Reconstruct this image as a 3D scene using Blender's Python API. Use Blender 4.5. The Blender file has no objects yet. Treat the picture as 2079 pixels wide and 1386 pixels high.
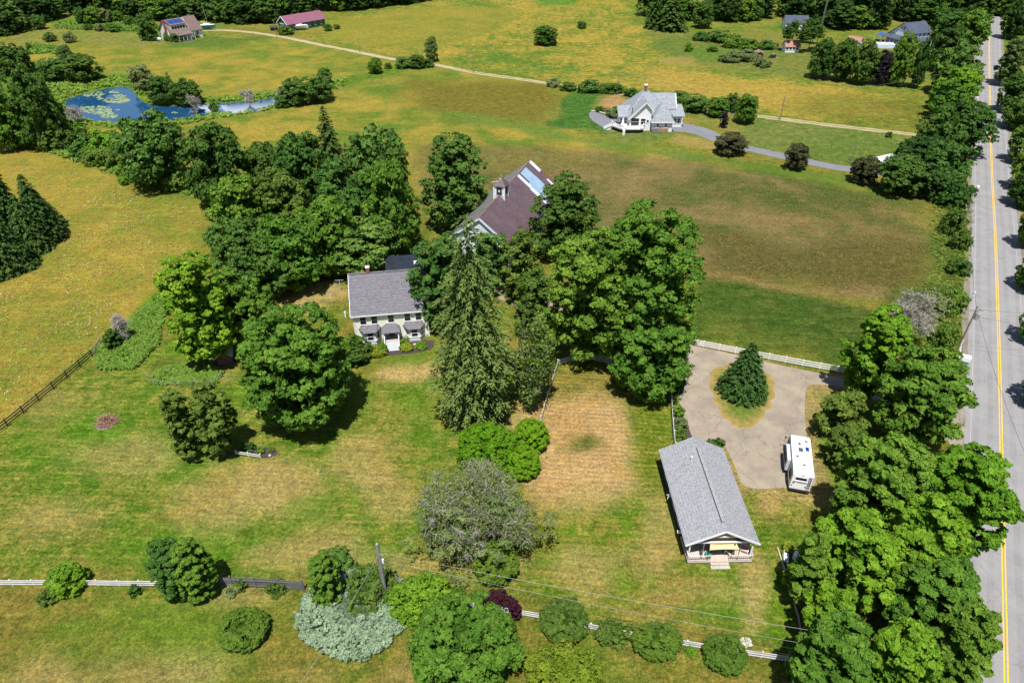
import bpy, math, random
import numpy as np
from mathutils import Vector, Matrix

# ---------------------------------------------------------------- camera, light, exposure
PI = math.pi
R = math.radians
scene = bpy.context.scene
C = scene.collection
CAMH, TILT, FPX = 60.0, R(35.3), 1386.0
cam_d = bpy.data.cameras.new('camera'); cam = bpy.data.objects.new('camera', cam_d); C.objects.link(cam)
cam.location = (0, 0, CAMH); cam.rotation_euler = (R(90) - TILT, 0, 0)
cam_d.sensor_width = 36; cam_d.lens = 24; cam_d.clip_end = 6000; cam_d.clip_start = 0.5
scene.camera = cam
SUN_EL, SUN_SX, SUN_SY = R(69), 0.12, 0.99          # shadows fall along (SX, SY)
w = bpy.data.worlds.new('World'); scene.world = w; w.use_nodes = True
nt = w.node_tree; bg = nt.nodes['Background']
sky = nt.nodes.new('ShaderNodeTexSky'); sky.sky_type = 'NISHITA'; sky.sun_disc = False
sky.sun_elevation = SUN_EL; sky.sun_rotation = R(187); sky.air_density = 1.0; sky.dust_density = 0.6
nt.links.new(sky.outputs[0], bg.inputs[0]); bg.inputs[1].default_value = 0.07
sd = bpy.data.lights.new('sun', 'SUN'); so = bpy.data.objects.new('sun', sd); C.objects.link(so)
sd.energy = 5.0; sd.angle = R(0.5); sd.color = (1.0, 0.975, 0.93)
dv = Vector((SUN_SX * math.cos(SUN_EL), SUN_SY * math.cos(SUN_EL), -math.sin(SUN_EL)))
so.rotation_euler = dv.to_track_quat('-Z', 'Y').to_euler(); so.location = (0, -40, 120)
scene.view_settings.view_transform = 'Standard'; scene.view_settings.look = 'None'
scene.view_settings.exposure = 0.55; scene.view_settings.gamma = 1; scene.view_settings.use_curve_mapping = False
scene.cycles.max_bounces = 5; scene.cycles.diffuse_bounces = 2; scene.cycles.glossy_bounces = 2
scene.cycles.transmission_bounces = 3; scene.cycles.transparent_max_bounces = 4

rnd = random.Random(7)
RNG = np.random.default_rng(11)

# ---------------------------------------------------------------- survey helpers: photograph point -> place on the ground
CT, ST = math.cos(TILT), math.sin(TILT)
def G(px, py, z=0.0):
    u = px - 1039.5; v = py - 693
    t = (CAMH - z) / (CT * v + ST * FPX)
    return (t * u, t * (CT * FPX - ST * v))
def GP(pts, z=0.0): return [G(a, b, z) for a, b in pts]
def PR(x, y, z):
    dz = z - CAMH; zc = CT * y - ST * dz; yc = ST * y + CT * dz
    return 1039.5 + FPX * x / zc, 693 - FPX * yc / zc
def lin(c): return c / 12.92 if c <= 0.04045 else ((c + 0.055) / 1.055) ** 2.4
def S(r, g, b, k=0.60): return tuple(lin(v / 255) * k for v in (r, g, b))

# ---------------------------------------------------------------- materials
def newmat(name, rough=0.8):
    m = bpy.data.materials.new(name); m.use_nodes = True
    b = m.node_tree.nodes['Principled BSDF']; b.inputs['Roughness'].default_value = rough
    b.inputs['Specular IOR Level'].default_value = 0.25
    return m, m.node_tree, b
def mat(name, col, rough=0.8, var=0.18, scale=3.0, bump=0.0, metal=0.0, spec=0.25, col2=None, fine=40.0):
    m, t, b = newmat(name, rough)
    b.inputs['Metallic'].default_value = metal; b.inputs['Specular IOR Level'].default_value = spec
    co = t.nodes.new('ShaderNodeTexCoord')
    n = t.nodes.new('ShaderNodeTexNoise'); n.inputs['Scale'].default_value = scale; n.inputs['Detail'].default_value = 6
    n2 = t.nodes.new('ShaderNodeTexNoise'); n2.inputs['Scale'].default_value = fine; n2.inputs['Detail'].default_value = 3
    t.links.new(co.outputs['Object'], n.inputs['Vector']); t.links.new(co.outputs['Object'], n2.inputs['Vector'])
    ad = t.nodes.new('ShaderNodeMath'); ad.operation = 'ADD'; t.links.new(n.outputs[0], ad.inputs[0]); t.links.new(n2.outputs[0], ad.inputs[1])
    r = t.nodes.new('ShaderNodeValToRGB'); e = r.color_ramp.elements
    c1 = tuple(min(1, v * (1 - var)) for v in col); c2 = col2 or tuple(min(1, v * (1 + var)) for v in col)
    e[0].position = 0.36; e[0].color = (*c1, 1); e[1].position = 0.64; e[1].color = (*c2, 1)
    hv = t.nodes.new('ShaderNodeMath'); hv.operation = 'MULTIPLY'; hv.inputs[1].default_value = 0.5
    t.links.new(ad.outputs[0], hv.inputs[0]); t.links.new(hv.outputs[0], r.inputs[0]); t.links.new(r.outputs[0], b.inputs['Base Color'])
    if bump:
        bp = t.nodes.new('ShaderNodeBump'); bp.inputs['Strength'].default_value = bump; bp.inputs['Distance'].default_value = 0.05
        t.links.new(hv.outputs[0], bp.inputs['Height']); t.links.new(bp.outputs[0], b.inputs['Normal'])
    return m
def stripes(m, axis, period, dark=0.75, width=0.2):
    """courses of siding or shingle, metal seams: darker joints and bump along one local axis"""
    t = m.node_tree; b = t.nodes['Principled BSDF']
    src = b.inputs['Base Color'].links[0].from_socket
    co = t.nodes.new('ShaderNodeTexCoord'); sp = t.nodes.new('ShaderNodeSeparateXYZ'); t.links.new(co.outputs['Object'], sp.inputs[0])
    d = t.nodes.new('ShaderNodeMath'); d.operation = 'DIVIDE'; d.inputs[1].default_value = period; t.links.new(sp.outputs[axis], d.inputs[0])
    f = t.nodes.new('ShaderNodeMath'); f.operation = 'FRACT'; t.links.new(d.outputs[0], f.inputs[0])
    l = t.nodes.new('ShaderNodeMath'); l.operation = 'LESS_THAN'; l.inputs[1].default_value = width; t.links.new(f.outputs[0], l.inputs[0])
    mx = t.nodes.new('ShaderNodeMix'); mx.data_type = 'RGBA'; mx.blend_type = 'MULTIPLY'
    t.links.new(l.outputs[0], mx.inputs[0]); t.links.new(src, mx.inputs[6]); mx.inputs[7].default_value = (dark, dark, dark, 1)
    t.links.new(mx.outputs[2], b.inputs['Base Color'])
    return m
def shingle(name, col, sc=9):
    m, t, b = newmat(name, 0.9)
    co = t.nodes.new('ShaderNodeTexCoord')
    mp = t.nodes.new('ShaderNodeMapping'); mp.inputs['Scale'].default_value = (0.5, 1, 1); t.links.new(co.outputs['Object'], mp.inputs[0])
    v = t.nodes.new('ShaderNodeTexVoronoi'); v.inputs['Scale'].default_value = sc; t.links.new(mp.outputs[0], v.inputs['Vector'])
    n = t.nodes.new('ShaderNodeTexNoise'); n.inputs['Scale'].default_value = 6; n.inputs['Detail'].default_value = 8; n.inputs['Roughness'].default_value = .8; t.links.new(co.outputs['Object'], n.inputs['Vector'])
    sp = t.nodes.new('ShaderNodeSeparateColor'); t.links.new(v.outputs['Color'], sp.inputs[0])
    mx = t.nodes.new('ShaderNodeMath'); mx.operation = 'MULTIPLY_ADD'; mx.inputs[1].default_value = 0.55
    t.links.new(sp.outputs[0], mx.inputs[0]); t.links.new(n.outputs[0], mx.inputs[2])
    r = t.nodes.new('ShaderNodeValToRGB'); e = r.color_ramp.elements
    e[0].position = 0.3; e[0].color = (*[c * .68 for c in col], 1); e[1].position = .95; e[1].color = (*[min(1, c * 1.35) for c in col], 1)
    t.links.new(mx.outputs[0], r.inputs[0]); t.links.new(r.outputs[0], b.inputs['Base Color'])
    bp = t.nodes.new('ShaderNodeBump'); bp.inputs['Strength'].default_value = 0.3; bp.inputs['Distance'].default_value = 0.04
    t.links.new(mx.outputs[0], bp.inputs['Height']); t.links.new(bp.outputs[0], b.inputs['Normal'])
    return m
def leafmat(name, c1, c2, trans=0.22, hue=0.0):
    m, t, b = newmat(name, 0.75); b.inputs['Specular IOR Level'].default_value = 0.08
    at = t.nodes.new('ShaderNodeAttribute'); at.attribute_name = 'tint'
    oi = t.nodes.new('ShaderNodeObjectInfo')
    mx = t.nodes.new('ShaderNodeMix'); mx.data_type = 'RGBA'; t.links.new(at.outputs['Fac'], mx.inputs[0])
    mx.inputs[6].default_value = (*c1, 1); mx.inputs[7].default_value = (*c2, 1)
    hs = t.nodes.new('ShaderNodeHueSaturation'); t.links.new(mx.outputs[2], hs.inputs['Color'])
    mr = t.nodes.new('ShaderNodeMapRange'); mr.inputs[3].default_value = 0.488 + hue; mr.inputs[4].default_value = 0.512 + hue
    t.links.new(oi.outputs['Random'], mr.inputs[0]); t.links.new(mr.outputs[0], hs.inputs['Hue'])
    mv = t.nodes.new('ShaderNodeMapRange'); mv.inputs[3].default_value = 1.15; mv.inputs[4].default_value = 0.85
    t.links.new(oi.outputs['Random'], mv.inputs[0]); t.links.new(mv.outputs[0], hs.inputs['Value'])
    t.links.new(hs.outputs[0], b.inputs['Base Color'])
    tr = t.nodes.new('ShaderNodeBsdfTranslucent'); t.links.new(hs.outputs[0], tr.inputs[0])
    ms = t.nodes.new('ShaderNodeMixShader'); ms.inputs[0].default_value = trans
    out = t.nodes['Material Output']
    t.links.new(b.outputs[0], ms.inputs[1]); t.links.new(tr.outputs[0], ms.inputs[2]); t.links.new(ms.outputs[0], out.inputs[0])
    return m

WHITE = mat('white_paint', (.74, .75, .76), .6, .05, 2)
CREAM = stripes(mat('cream_clapboard', (.84, .83, .68), .65, .04, 2), 2, .16, .9)
NAVY = stripes(mat('navy_clapboard', (.016, .035, .062), .65, .15, 2), 2, .18, .6)
VINYL = stripes(mat('white_vinyl', (.78, .78, .80), .6, .05, 2), 2, .2, .85)
BARNW = stripes(mat('weathered_white_board', (.70, .73, .77), .75, .12, 1.2), 0, .3, .8)
GREENW = stripes(mat('green_board', (.02, .11, .085), .75, .15, 1.5), 0, .4, .7)
GLASS = mat('window_glass', (.018, .022, .03), .12, .3, 1.5, spec=.6)
ROOFG = stripes(shingle('charcoal_shingle', (.125, .118, .132), 7), 1, .42, .84, .25)
ROOFL = stripes(shingle('grey_shingle', (.225, .225, .24), 9), 0, .30, .86, .3)
ROOFB = shingle('blue_grey_shingle', (.20, .215, .235), 6)
ROOFBK = stripes(mat('black_membrane', (.022, .027, .04), .5, .3, .8), 1, 1.0, .7, .06)
ROOFBR = shingle('brown_shingle', (.14, .098, .09), 4)
ROOFDK = shingle('slate_shingle', (.055, .065, .095), 3)
ROOFPU = stripes(mat('plum_metal_sheet', (.215, .085, .125), .45, .1, .6, spec=.4), 0, .9, .8, .08)
BARNROOF = stripes(mat('rusty_painted_metal', (.098, .066, .080), .5, .2, .45, col2=(.135, .085, .094), spec=.4, fine=2.5), 1, .75, .72, .07)
BARNROOFG = stripes(mat('dull_grey_metal', (.155, .15, .15), .55, .3, .5, spec=.4), 1, .75, .75, .07)
SHEETB = stripes(mat('blue_grey_metal', (.25, .36, .48), .4, .15, .8, spec=.5), 1, .7, .8, .08)
SHEETW = stripes(mat('pale_metal', (.50, .56, .66), .4, .12, .8, spec=.5), 1, .7, .85, .08)
RUST = mat('red_rust', (.24, .045, .04), .7, .4, 2)
BRICK = mat('brick_red', (.30, .10, .07), .85, .3, 6)
WOODG = mat('grey_board', (.14, .135, .13), .85, .35, 3, .2)
WOODD = mat('dark_rail', (.060, .058, .045), .85, .35, 3)
DECK = stripes(mat('pale_deck', (.46, .38, .32), .8, .12, 2), 1, .15, .7, .12)
POLE = mat('weathered_pole', (.20, .165, .135), .9, .25, 3)
BARK = mat('bark', (.10, .082, .065), .95, .35, 4, .3)
DEADW = mat('dead_wood', (.44, .41, .37), .9, .25, 4)
DARKM = mat('dark_metal', (.03, .03, .035), .5, .2, 3)
RED = mat('cushion_pink', (.62, .36, .33), .8, .15, 6)
TEAL = mat('teal_plastic', (.02, .22, .17), .5, .1, 4)
SAILC = mat('sand_cloth', (.70, .49, .24), .8, .06, 1.5)
CABLE = mat('wire', (.30, .29, .28), .5, .1, 4)
CABLED = mat('dark_wire', (.035, .035, .035), .6, .1, 4)
SOLAR = mat('solar_cell', (.012, .05, .21), .25, .3, 2, spec=.6)
MULCH = mat('bark_mulch', (.055, .04, .04), .95, .4, 4, .4)
STONE = mat('pale_stone', (.42, .40, .37), .9, .25, 4, .2)
CONC = mat('concrete', (.42, .40, .38), .9, .12, 3)
BRUSHW = mat('cut_brush', (.30, .17, .11), .95, .4, 4)
BLUE = mat('blue_canvas', (.02, .09, .32), .7, .15, 4)
LILY = mat('lily_leaf', (.21, .27, .12), .6, .3, .8, fine=3)

# ---------------------------------------------------------------- object helpers
def tag(o, label=None, cat=None, group=None, kind=None):
    if label: o['label'] = label
    if cat: o['category'] = cat
    if group: o['group'] = group
    if kind: o['kind'] = kind
    return o
def thing(name, label, cat, loc=(0, 0, 0), rz=0.0, group=None):
    o = bpy.data.objects.new(name, None); o.empty_display_size = .3; C.objects.link(o)
    o.location = (loc[0], loc[1], loc[2] if len(loc) > 2 else 0); o.rotation_euler = (0, 0, rz)
    return tag(o, label, cat, group)
def link(name, me, parent=None, loc=None, rz=None, sc=None):
    o = bpy.data.objects.new(name, me); C.objects.link(o)
    if parent is not None: o.parent = parent
    if loc is not None: o.location = loc
    if rz is not None: o.rotation_euler = (0, 0, rz)
    if sc is not None: o.scale = sc
    return o
class MB:
    def __init__(s): s.v = []; s.f = []
    def face(s, pts):
        n = len(s.v); s.v += [tuple(p) for p in pts]; s.f.append(tuple(range(n, n + len(pts)))); return s
    def hexa(s, p):
        n = len(s.v); s.v += [tuple(q) for q in p]
        s.f += [tuple(n + i for i in q) for q in ((3, 2, 1, 0), (4, 5, 6, 7), (0, 1, 5, 4), (1, 2, 6, 5), (2, 3, 7, 6), (3, 0, 4, 7))]; return s
    def box(s, x0, x1, y0, y1, z0, z1):
        return s.hexa([(x0, y0, z0), (x1, y0, z0), (x1, y1, z0), (x0, y1, z0), (x0, y0, z1), (x1, y0, z1), (x1, y1, z1), (x0, y1, z1)])
    def bar(s, p, q, wd, ht=None):
        """square bar from p to q"""
        ht = ht or wd; p = Vector(p); q = Vector(q); d = (q - p).normalized()
        up = Vector((0, 0, 1)) if abs(d.z) < .95 else Vector((1, 0, 0))
        a = d.cross(up).normalized() * wd / 2; b = a.cross(d).normalized() * ht / 2
        return s.hexa([p - a - b, p + a - b, p + a + b, p - a + b, q - a - b, q + a - b, q + a + b, q - a + b])
    def slab(s, q, th):
        """roof plane: four top corners, thickness straight down the normal"""
        q = [Vector(a) for a in q]; n = (q[1] - q[0]).cross(q[3] - q[0]).normalized()
        if n.z < 0: n = -n
        return s.hexa([a - n * th for a in q] + q)
    def prism(s, poly, z0, z1):
        n = len(s.v); k = len(poly); s.v += [(a, b, z0) for a, b in poly] + [(a, b, z1) for a, b in poly]
        s.f += [tuple(n + k - 1 - i for i in range(k)), tuple(n + k + i for i in range(k))]
        s.f += [(n + i, n + (i + 1) % k, n + k + (i + 1) % k, n + k + i) for i in range(k)]; return s
    def gable(s, x0, x1, y0, y1, z0, ze, zr, axis='x'):
        if axis == 'x':
            ym = (y0 + y1) / 2; P = [(y0, z0), (y1, z0), (y1, ze), (ym, zr), (y0, ze)]; A = [(x0, a, b) for a, b in P]; B = [(x1, a, b) for a, b in P]
        else:
            xm = (x0 + x1) / 2; P = [(x0, z0), (x1, z0), (x1, ze), (xm, zr), (x0, ze)]; A = [(a, y0, b) for a, b in P]; B = [(a, y1, b) for a, b in P]
        n = len(s.v); s.v += A + B
        s.f += [(n, n + 1, n + 2, n + 3, n + 4), (n + 9, n + 8, n + 7, n + 6, n + 5)] + [(n + i, n + 5 + i, n + 5 + (i + 1) % 5, n + (i + 1) % 5) for i in range(5)]; return s
    def tube(s, p, q, r0, r1, k=6):
        p = Vector(p); q = Vector(q); d = (q - p).normalized(); up = Vector((0, 0, 1)) if abs(d.z) < .9 else Vector((1, 0, 0))
        a = d.cross(up).normalized(); b = a.cross(d); n = len(s.v)
        for c, r in ((p, r0), (q, r1)):
            s.v += [tuple(c + (a * math.cos(2 * PI * i / k) + b * math.sin(2 * PI * i / k)) * r) for i in range(k)]
        s.f += [(n + i, n + (i + 1) % k, n + k + (i + 1) % k, n + k + i) for i in range(k)]
        s.f += [tuple(n + k - 1 - i for i in range(k)), tuple(n + k + i for i in range(k))]; return s
    def rope(s, pts, r, k=5):
        for a, b in zip(pts, pts[1:]): s.tube(a, b, r, r, k)
        return s
    def mesh(s, name, m):
        me = bpy.data.meshes.new(name); me.from_pydata(s.v, [], s.f)
        import bmesh
        bm = bmesh.new(); bm.from_mesh(me); bmesh.ops.recalc_face_normals(bm, faces=bm.faces); bm.to_mesh(me); bm.free()
        me.materials.append(m); return me
    def build(s, name, m, parent=None, **k): return link(name, s.mesh(name, m), parent, **k)
def gable_roof(mb, x0, x1, y0, y1, ze, zr, axis='x', ox=.35, oy=.4, th=.16):
    """two planes with overhang over a gable body"""
    if axis == 'x':
        ym = (y0 + y1) / 2; sl = (zr - ze) / (ym - y0); e = ze - sl * oy
        mb.slab([(x0 - ox, y0 - oy, e + th), (x1 + ox, y0 - oy, e + th), (x1 + ox, ym, zr + th), (x0 - ox, ym, zr + th)], th)
        mb.slab([(x0 - ox, ym, zr + th), (x1 + ox, ym, zr + th), (x1 + ox, y1 + oy, e + th), (x0 - ox, y1 + oy, e + th)], th)
    else:
        xm = (x0 + x1) / 2; sl = (zr - ze) / (xm - x0); e = ze - sl * ox
        mb.slab([(x0 - ox, y0 - oy, e + th), (xm, y0 - oy, zr + th), (xm, y1 + oy, zr + th), (x0 - ox, y1 + oy, e + th)], th)
        mb.slab([(xm, y0 - oy, zr + th), (x1 + ox, y0 - oy, e + th), (x1 + ox, y1 + oy, e + th), (xm, y1 + oy, zr + th)], th)
    return mb
_wc = {}
def window(root, p, ang, wd, ht, fm=None, mull=True, pane=None, name='window'):
    """window in a wall: p = bottom centre, ang = outward direction in the thing's frame"""
    key = (round(wd, 2), round(ht, 2), fm.name if fm else '', mull, pane.name if pane else '')
    if key not in _wc:
        t = .09; f = MB()   # local: x right, -y outward
        f.box(-wd / 2 - t, -wd / 2, -.06, .03, 0, ht); f.box(wd / 2, wd / 2 + t, -.06, .03, 0, ht)
        f.box(-wd / 2 - t, wd / 2 + t, -.06, .03, ht, ht + t); f.box(-wd / 2 - t - .04, wd / 2 + t + .04, -.1, .03, -t, 0)
        if mull: f.box(-wd / 2, wd / 2, -.045, .02, ht / 2 - .03, ht / 2 + .03)
        g = MB(); g.box(-wd / 2, wd / 2, -.018, .012, 0, ht)
        _wc[key] = (f.mesh('window_frame', fm or WHITE), g.mesh('pane', pane or GLASS))
    fr, gl = _wc[key]
    o = link(name, fr, root, loc=p, rz=ang + PI / 2)
    link('pane', gl, o); return o
def sheet(name, poly, z, m, parent=None, step=None):
    """flat ground sheet from a world polygon"""
    import bmesh
    me = bpy.data.meshes.new(name); bm = bmesh.new()
    vs = [bm.verts.new((a, b, z)) for a, b in poly]; bm.faces.new(vs); bmesh.ops.triangulate(bm, faces=bm.faces)
    bmesh.ops.recalc_face_normals(bm, faces=bm.faces)
    for f in bm.faces:
        if f.normal.z < 0: f.normal_flip()
    bm.to_mesh(me); bm.free(); me.materials.append(m); return link(name, me, parent)
def smooth_poly(pts, it=2):
    for _ in range(it):
        o = []
        for i in range(len(pts)):
            a = pts[i]; b = pts[(i + 1) % len(pts)]
            o += [(a[0] * .75 + b[0] * .25, a[1] * .75 + b[1] * .25), (a[0] * .25 + b[0] * .75, a[1] * .25 + b[1] * .75)]
        pts = o
    return pts
def spline(pts, n=8):
    out = []
    for i in range(len(pts) - 1):
        p0 = pts[max(i - 1, 0)]; p1 = pts[i]; p2 = pts[i + 1]; p3 = pts[min(i + 2, len(pts) - 1)]
        for k in range(n):
            t = k / n
            out.append(tuple(.5 * ((2 * b) + (-a + c) * t + (2 * a - 5 * b + 4 * c - d) * t * t + (-a + 3 * b - 3 * c + d) * t ** 3) for a, b, c, d in zip(p0, p1, p2, p3)))
    out.append(tuple(pts[-1])); return out
def ribbon(name, pts, w0, w1, z, m, jit=0.0, parent=None):
    """strip along a centreline, between offsets w0 and w1 to its right"""
    v = []; f = []
    for i, p in enumerate(pts):
        a = pts[max(i - 1, 0)]; b = pts[min(i + 1, len(pts) - 1)]
        dx, dy = b[0] - a[0], b[1] - a[1]; L = math.hypot(dx, dy) or 1; n = (dy / L, -dx / L)
        j0 = rnd.uniform(-jit, jit); j1 = rnd.uniform(-jit, jit)
        v += [(p[0] + n[0] * (w0 + j0), p[1] + n[1] * (w0 + j0), z), (p[0] + n[0] * (w1 + j1), p[1] + n[1] * (w1 + j1), z)]
    for i in range(len(pts) - 1): f.append((2 * i, 2 * i + 1, 2 * i + 3, 2 * i + 2))
    me = bpy.data.meshes.new(name); me.from_pydata(v, [], f); me.materials.append(m)
    return link(name, me, parent)
# ---------------------------------------------------------------- ground, water, roads
def inside(X, Y, poly):
    r = np.zeros(X.shape, bool); n = len(poly)
    for i in range(n):
        x1, y1 = poly[i]; x2, y2 = poly[(i + 1) % n]
        if y1 == y2: continue
        c = ((y1 > Y) != (y2 > Y)) & (X < (x2 - x1) * (Y - y1) / (y2 - y1) + x1); r ^= c
    return r
def sdist(X, Y, poly):
    """signed distance, positive inside"""
    d = np.full(X.shape, 1e9); n = len(poly)
    for i in range(n):
        x1, y1 = poly[i]; x2, y2 = poly[(i + 1) % n]; ex, ey = x2 - x1, y2 - y1; L = ex * ex + ey * ey + 1e-9
        t = np.clip(((X - x1) * ex + (Y - y1) * ey) / L, 0, 1)
        d = np.minimum(d, np.hypot(X - x1 - t * ex, Y - y1 - t * ey))
    return np.where(inside(X, Y, poly), d, -d)
def sstep(v, a, b):
    t = np.clip((v - a) / (b - a), 0, 1); return t * t * (3 - 2 * t)
ys = [12.0]; 
while ys[-1] < 470: ys.append(ys[-1] + .42 + (ys[-1] - 12) * .0052)
ys = np.array(ys)
us = np.sinh(np.linspace(-1, 1, 471) * 2.0) / math.sinh(2.0)
xs = us * 420.0
X, Y = np.meshgrid(xs, ys)
WOB = 1.2 * np.sin(X * .31 + 2 * np.sin(Y * .13)) + .9 * np.sin(Y * .27 + 1.7 * np.sin(X * .17))
POND = smooth_poly(GP([(127, 200), (150, 192), (185, 185), (215, 176), (258, 172), (272, 182), (288, 203), (320, 214), (370, 212), (430, 207), (480, 205), (530, 200), (560, 193), (566, 203), (552, 218), (500, 228), (440, 230), (410, 234), (370, 244), (320, 240), (265, 251), (200, 246), (150, 236), (132, 222)]))
pd = sdist(X, Y, POND)
Z = np.where(pd > -2, -1.2 * sstep(pd, -1.2, 3.5), 0.0)
LA, LB = S(94, 134, 28), S(148, 142, 66)      # lawn: green, and sun-dried blades
colA = np.zeros(X.shape + (3,)); colA[:] = S(100, 128, 38); colB = np.zeros_like(colA); colB[:] = S(148, 140, 62)
stp = np.zeros(X.shape)
def paint(poly_px, A, B, soft=1.5, op=1.0, world=False, stripe=None, wob=1.0):
    poly = poly_px if world else GP(poly_px)
    x0 = min(p[0] for p in poly) - 12; x1 = max(p[0] for p in poly) + 12; y0 = min(p[1] for p in poly) - 12; y1 = max(p[1] for p in poly) + 12
    ri = np.where((ys >= y0) & (ys <= y1))[0]; ci = np.where((xs >= x0) & (xs <= x1))[0]
    if not len(ri) or not len(ci): return
    r = slice(ri[0], ri[-1] + 1); c = slice(ci[0], ci[-1] + 1)
    d = sdist(X[r, c], Y[r, c], poly) + WOB[r, c] * wob * min(1, soft)
    m = (sstep(d, -soft, soft) * op)[..., None]
    colA[r, c] = colA[r, c] * (1 - m) + np.array(A) * m; colB[r, c] = colB[r, c] * (1 - m) + np.array(B) * m
    if stripe is not None: stp[r, c] = stp[r, c] * (1 - m[..., 0]) + stripe * m[..., 0]
def spot(px, py, rx, ry, A, B, op=.8, stripe=None):
    """soft ellipse given in photograph pixels"""
    paint([(px + rx * math.cos(a) * (1 + .18 * math.sin(3 * a + px)), py + ry * math.sin(a) * (1 + .18 * math.cos(2 * a + py))) for a in [i * PI / 10 for i in range(20)]],
          A, B, soft=max(.6, rx * .022), op=op, stripe=stripe, wob=.35)
HA, HB = S(178, 154, 64), S(124, 136, 46)        # hay: straw gold, olive
HG, HGB = S(98, 128, 42), S(148, 144, 60)
LU, LUB = S(86, 128, 30), S(62, 108, 30)         # lush uncut green
BR, BRB = S(218, 182, 122), S(186, 154, 90)       # burnt lawn
DBR, DBRB = S(146, 126, 78), S(84, 98, 40)       # flattened hay
DG, DGB = S(62, 92, 28), S(84, 100, 36)
paint([(-900, 1500), (-900, 240), (3000, 240), (3000, 1500)], S(116, 134, 44), S(142, 128, 56), 1)
# uncut hay fields
paint([(-260, 270), (0, 283), (60, 298), (150, 318), (250, 360), (330, 372), (420, 385), (432, 440), (418, 510), (380, 545), (330, 590), (262, 655), (205, 702), (0, 872), (-260, 1080)], HA, HB, 1.6)
paint([(0, 96), (60, 112), (120, 96), (230, 84), (330, 96), (430, 84), (560, 76), (690, 104), (800, 128), (740, 156), (660, 178), (560, 192), (470, 198), (420, 190), (330, 150), (240, 150), (120, 128), (0, 118)], HA, HG, 3)
paint([(560, 60), (690, 36), (870, 8), (1000, -14), (1320, -14), (1320, 62), (1420, 150), (1640, 165), (1880, 210), (1900, 270), (1700, 252), (1540, 230), (1340, 200), (1130, 165), (900, 126), (730, 100), (650, 82)], HG, HA, 3)
paint([(600, 55), (720, 38), (880, 12), (1040, 20), (1020, 60), (880, 100), (730, 96)], HA, HG, 5, .7)
paint([(1330, 135), (1500, 165), (1700, 180), (1860, 230), (1700, 240), (1500, 215), (1300, 175)], S(178, 150, 70), HA, 5, .9)
paint([(1640, 190), (1880, 200), (1890, 268), (1760, 258), (1600, 225)], S(112, 104, 42), HG, 5, .6)
paint([(140, 250), (170, 262), (300, 262), (430, 240), (520, 236), (580, 214), (690, 184), (870, 138), (1050, 160), (1160, 186), (1120, 244), (1200, 276), (1300, 296), (1460, 318), (1600, 350), (1780, 385), (1870, 414), (1900, 470), (1895, 560), (1830, 606), (1690, 606), (1430, 562), (1180, 520), (1080, 480), (850, 412), (820, 340), (640, 275), (500, 300), (380, 262), (250, 300), (160, 290)], HA, HG, 2.5)
paint([(820, 165), (1100, 165), (1150, 200), (1110, 245), (940, 245), (840, 215)], S(92, 98, 34), S(134, 112, 44), 7, .75)
paint([(850, 290), (1200, 305), (1450, 330), (1860, 410), (1900, 480), (1890, 550), (1820, 600), (1430, 556), (1180, 520), (860, 420)], DBR, DBRB, 5, 1)
paint([(850, 300), (1100, 310), (1260, 325), (1200, 345), (860, 345)], S(114, 116, 38), DBR, 5, .7)
paint([(1430, 470), (1620, 500), (1830, 470), (1890, 500), (1880, 590), (1700, 600), (1440, 556)], S(78, 82, 32), S(112, 96, 46), 4, .75)
paint([(1480, 400), (1750, 400), (1870, 440), (1860, 490), (1640, 470)], S(150, 124, 74), DBRB, 4, .6)
paint([(1400, 566), (1560, 588), (1700, 605), (1840, 612), (1790, 590), (1600, 575), (1450, 552)], S(140, 118, 66), DBR, 1.2, .8)
paint([(900, 225), (980, 232), (1100, 262), (1240, 285), (1420, 315), (1700, 350), (1800, 376), (1780, 388), (1500, 335), (1240, 302), (1060, 272), (900, 240)], S(112, 136, 58), HG, 2.2, .8)
# mown and lush ground
paint([(1405, 560), (1560, 590), (1700, 612), (1800, 618), (1830, 680), (1760, 750), (1640, 738), (1400, 692)], S(70, 98, 30), S(92, 104, 42), 1.5, 1, stripe=.25)
paint([(1440, 645), (1640, 690), (1720, 735), (1560, 722), (1440, 695)], S(104, 126, 38), S(120, 122, 48), 4, .7)
paint([(1180, 180), (1250, 176), (1400, 196), (1500, 232), (1700, 256), (1870, 280), (1850, 300), (1790, 350), (1700, 345), (1540, 310), (1420, 276), (1330, 290), (1200, 270), (1112, 250), (1160, 196)], S(104, 126, 52), S(128, 134, 66), 2)
paint([(1152, 190), (1190, 180), (1216, 196), (1200, 222), (1200, 240), (1240, 262), (1230, 275), (1120, 252)], S(68, 110, 40), S(84, 122, 46), 1, 1, stripe=.8)
paint([(1215, 200), (1255, 190), (1285, 208), (1250, 225), (1205, 215)], S(190, 150, 100), S(168, 140, 80), 1, .9, stripe=.7)
paint([(1370, 268), (1440, 285), (1500, 300), (1440, 302), (1330, 288)], S(190, 156, 92), S(150, 140, 66), 1.5, .7)
paint([(1375, 235), (1470, 235), (1530, 258), (1500, 285), (1420, 262)], S(160, 140, 70), S(110, 130, 48), 1.5, .9, stripe=.6)
paint([(1205, 214), (1290, 232), (1290, 240), (1235, 232)], S(120, 78, 62), S(100, 66, 52), .5, .9)
paint([(0, 82), (60, 70), (120, 55), (230, 60), (330, 66), (300, 100), (200, 88), (100, 82), (60, 100)], S(120, 136, 54), S(146, 136, 70), 3, .9)
paint([(115, 40), (290, 40), (330, 66), (230, 64), (115, 52)], S(98, 140, 34), S(84, 124, 34), 2, 1)
paint([(60, 86), (130, 96), (160, 110), (60, 110)], S(104, 142, 42), S(120, 140, 54), 2, .8)
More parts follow.
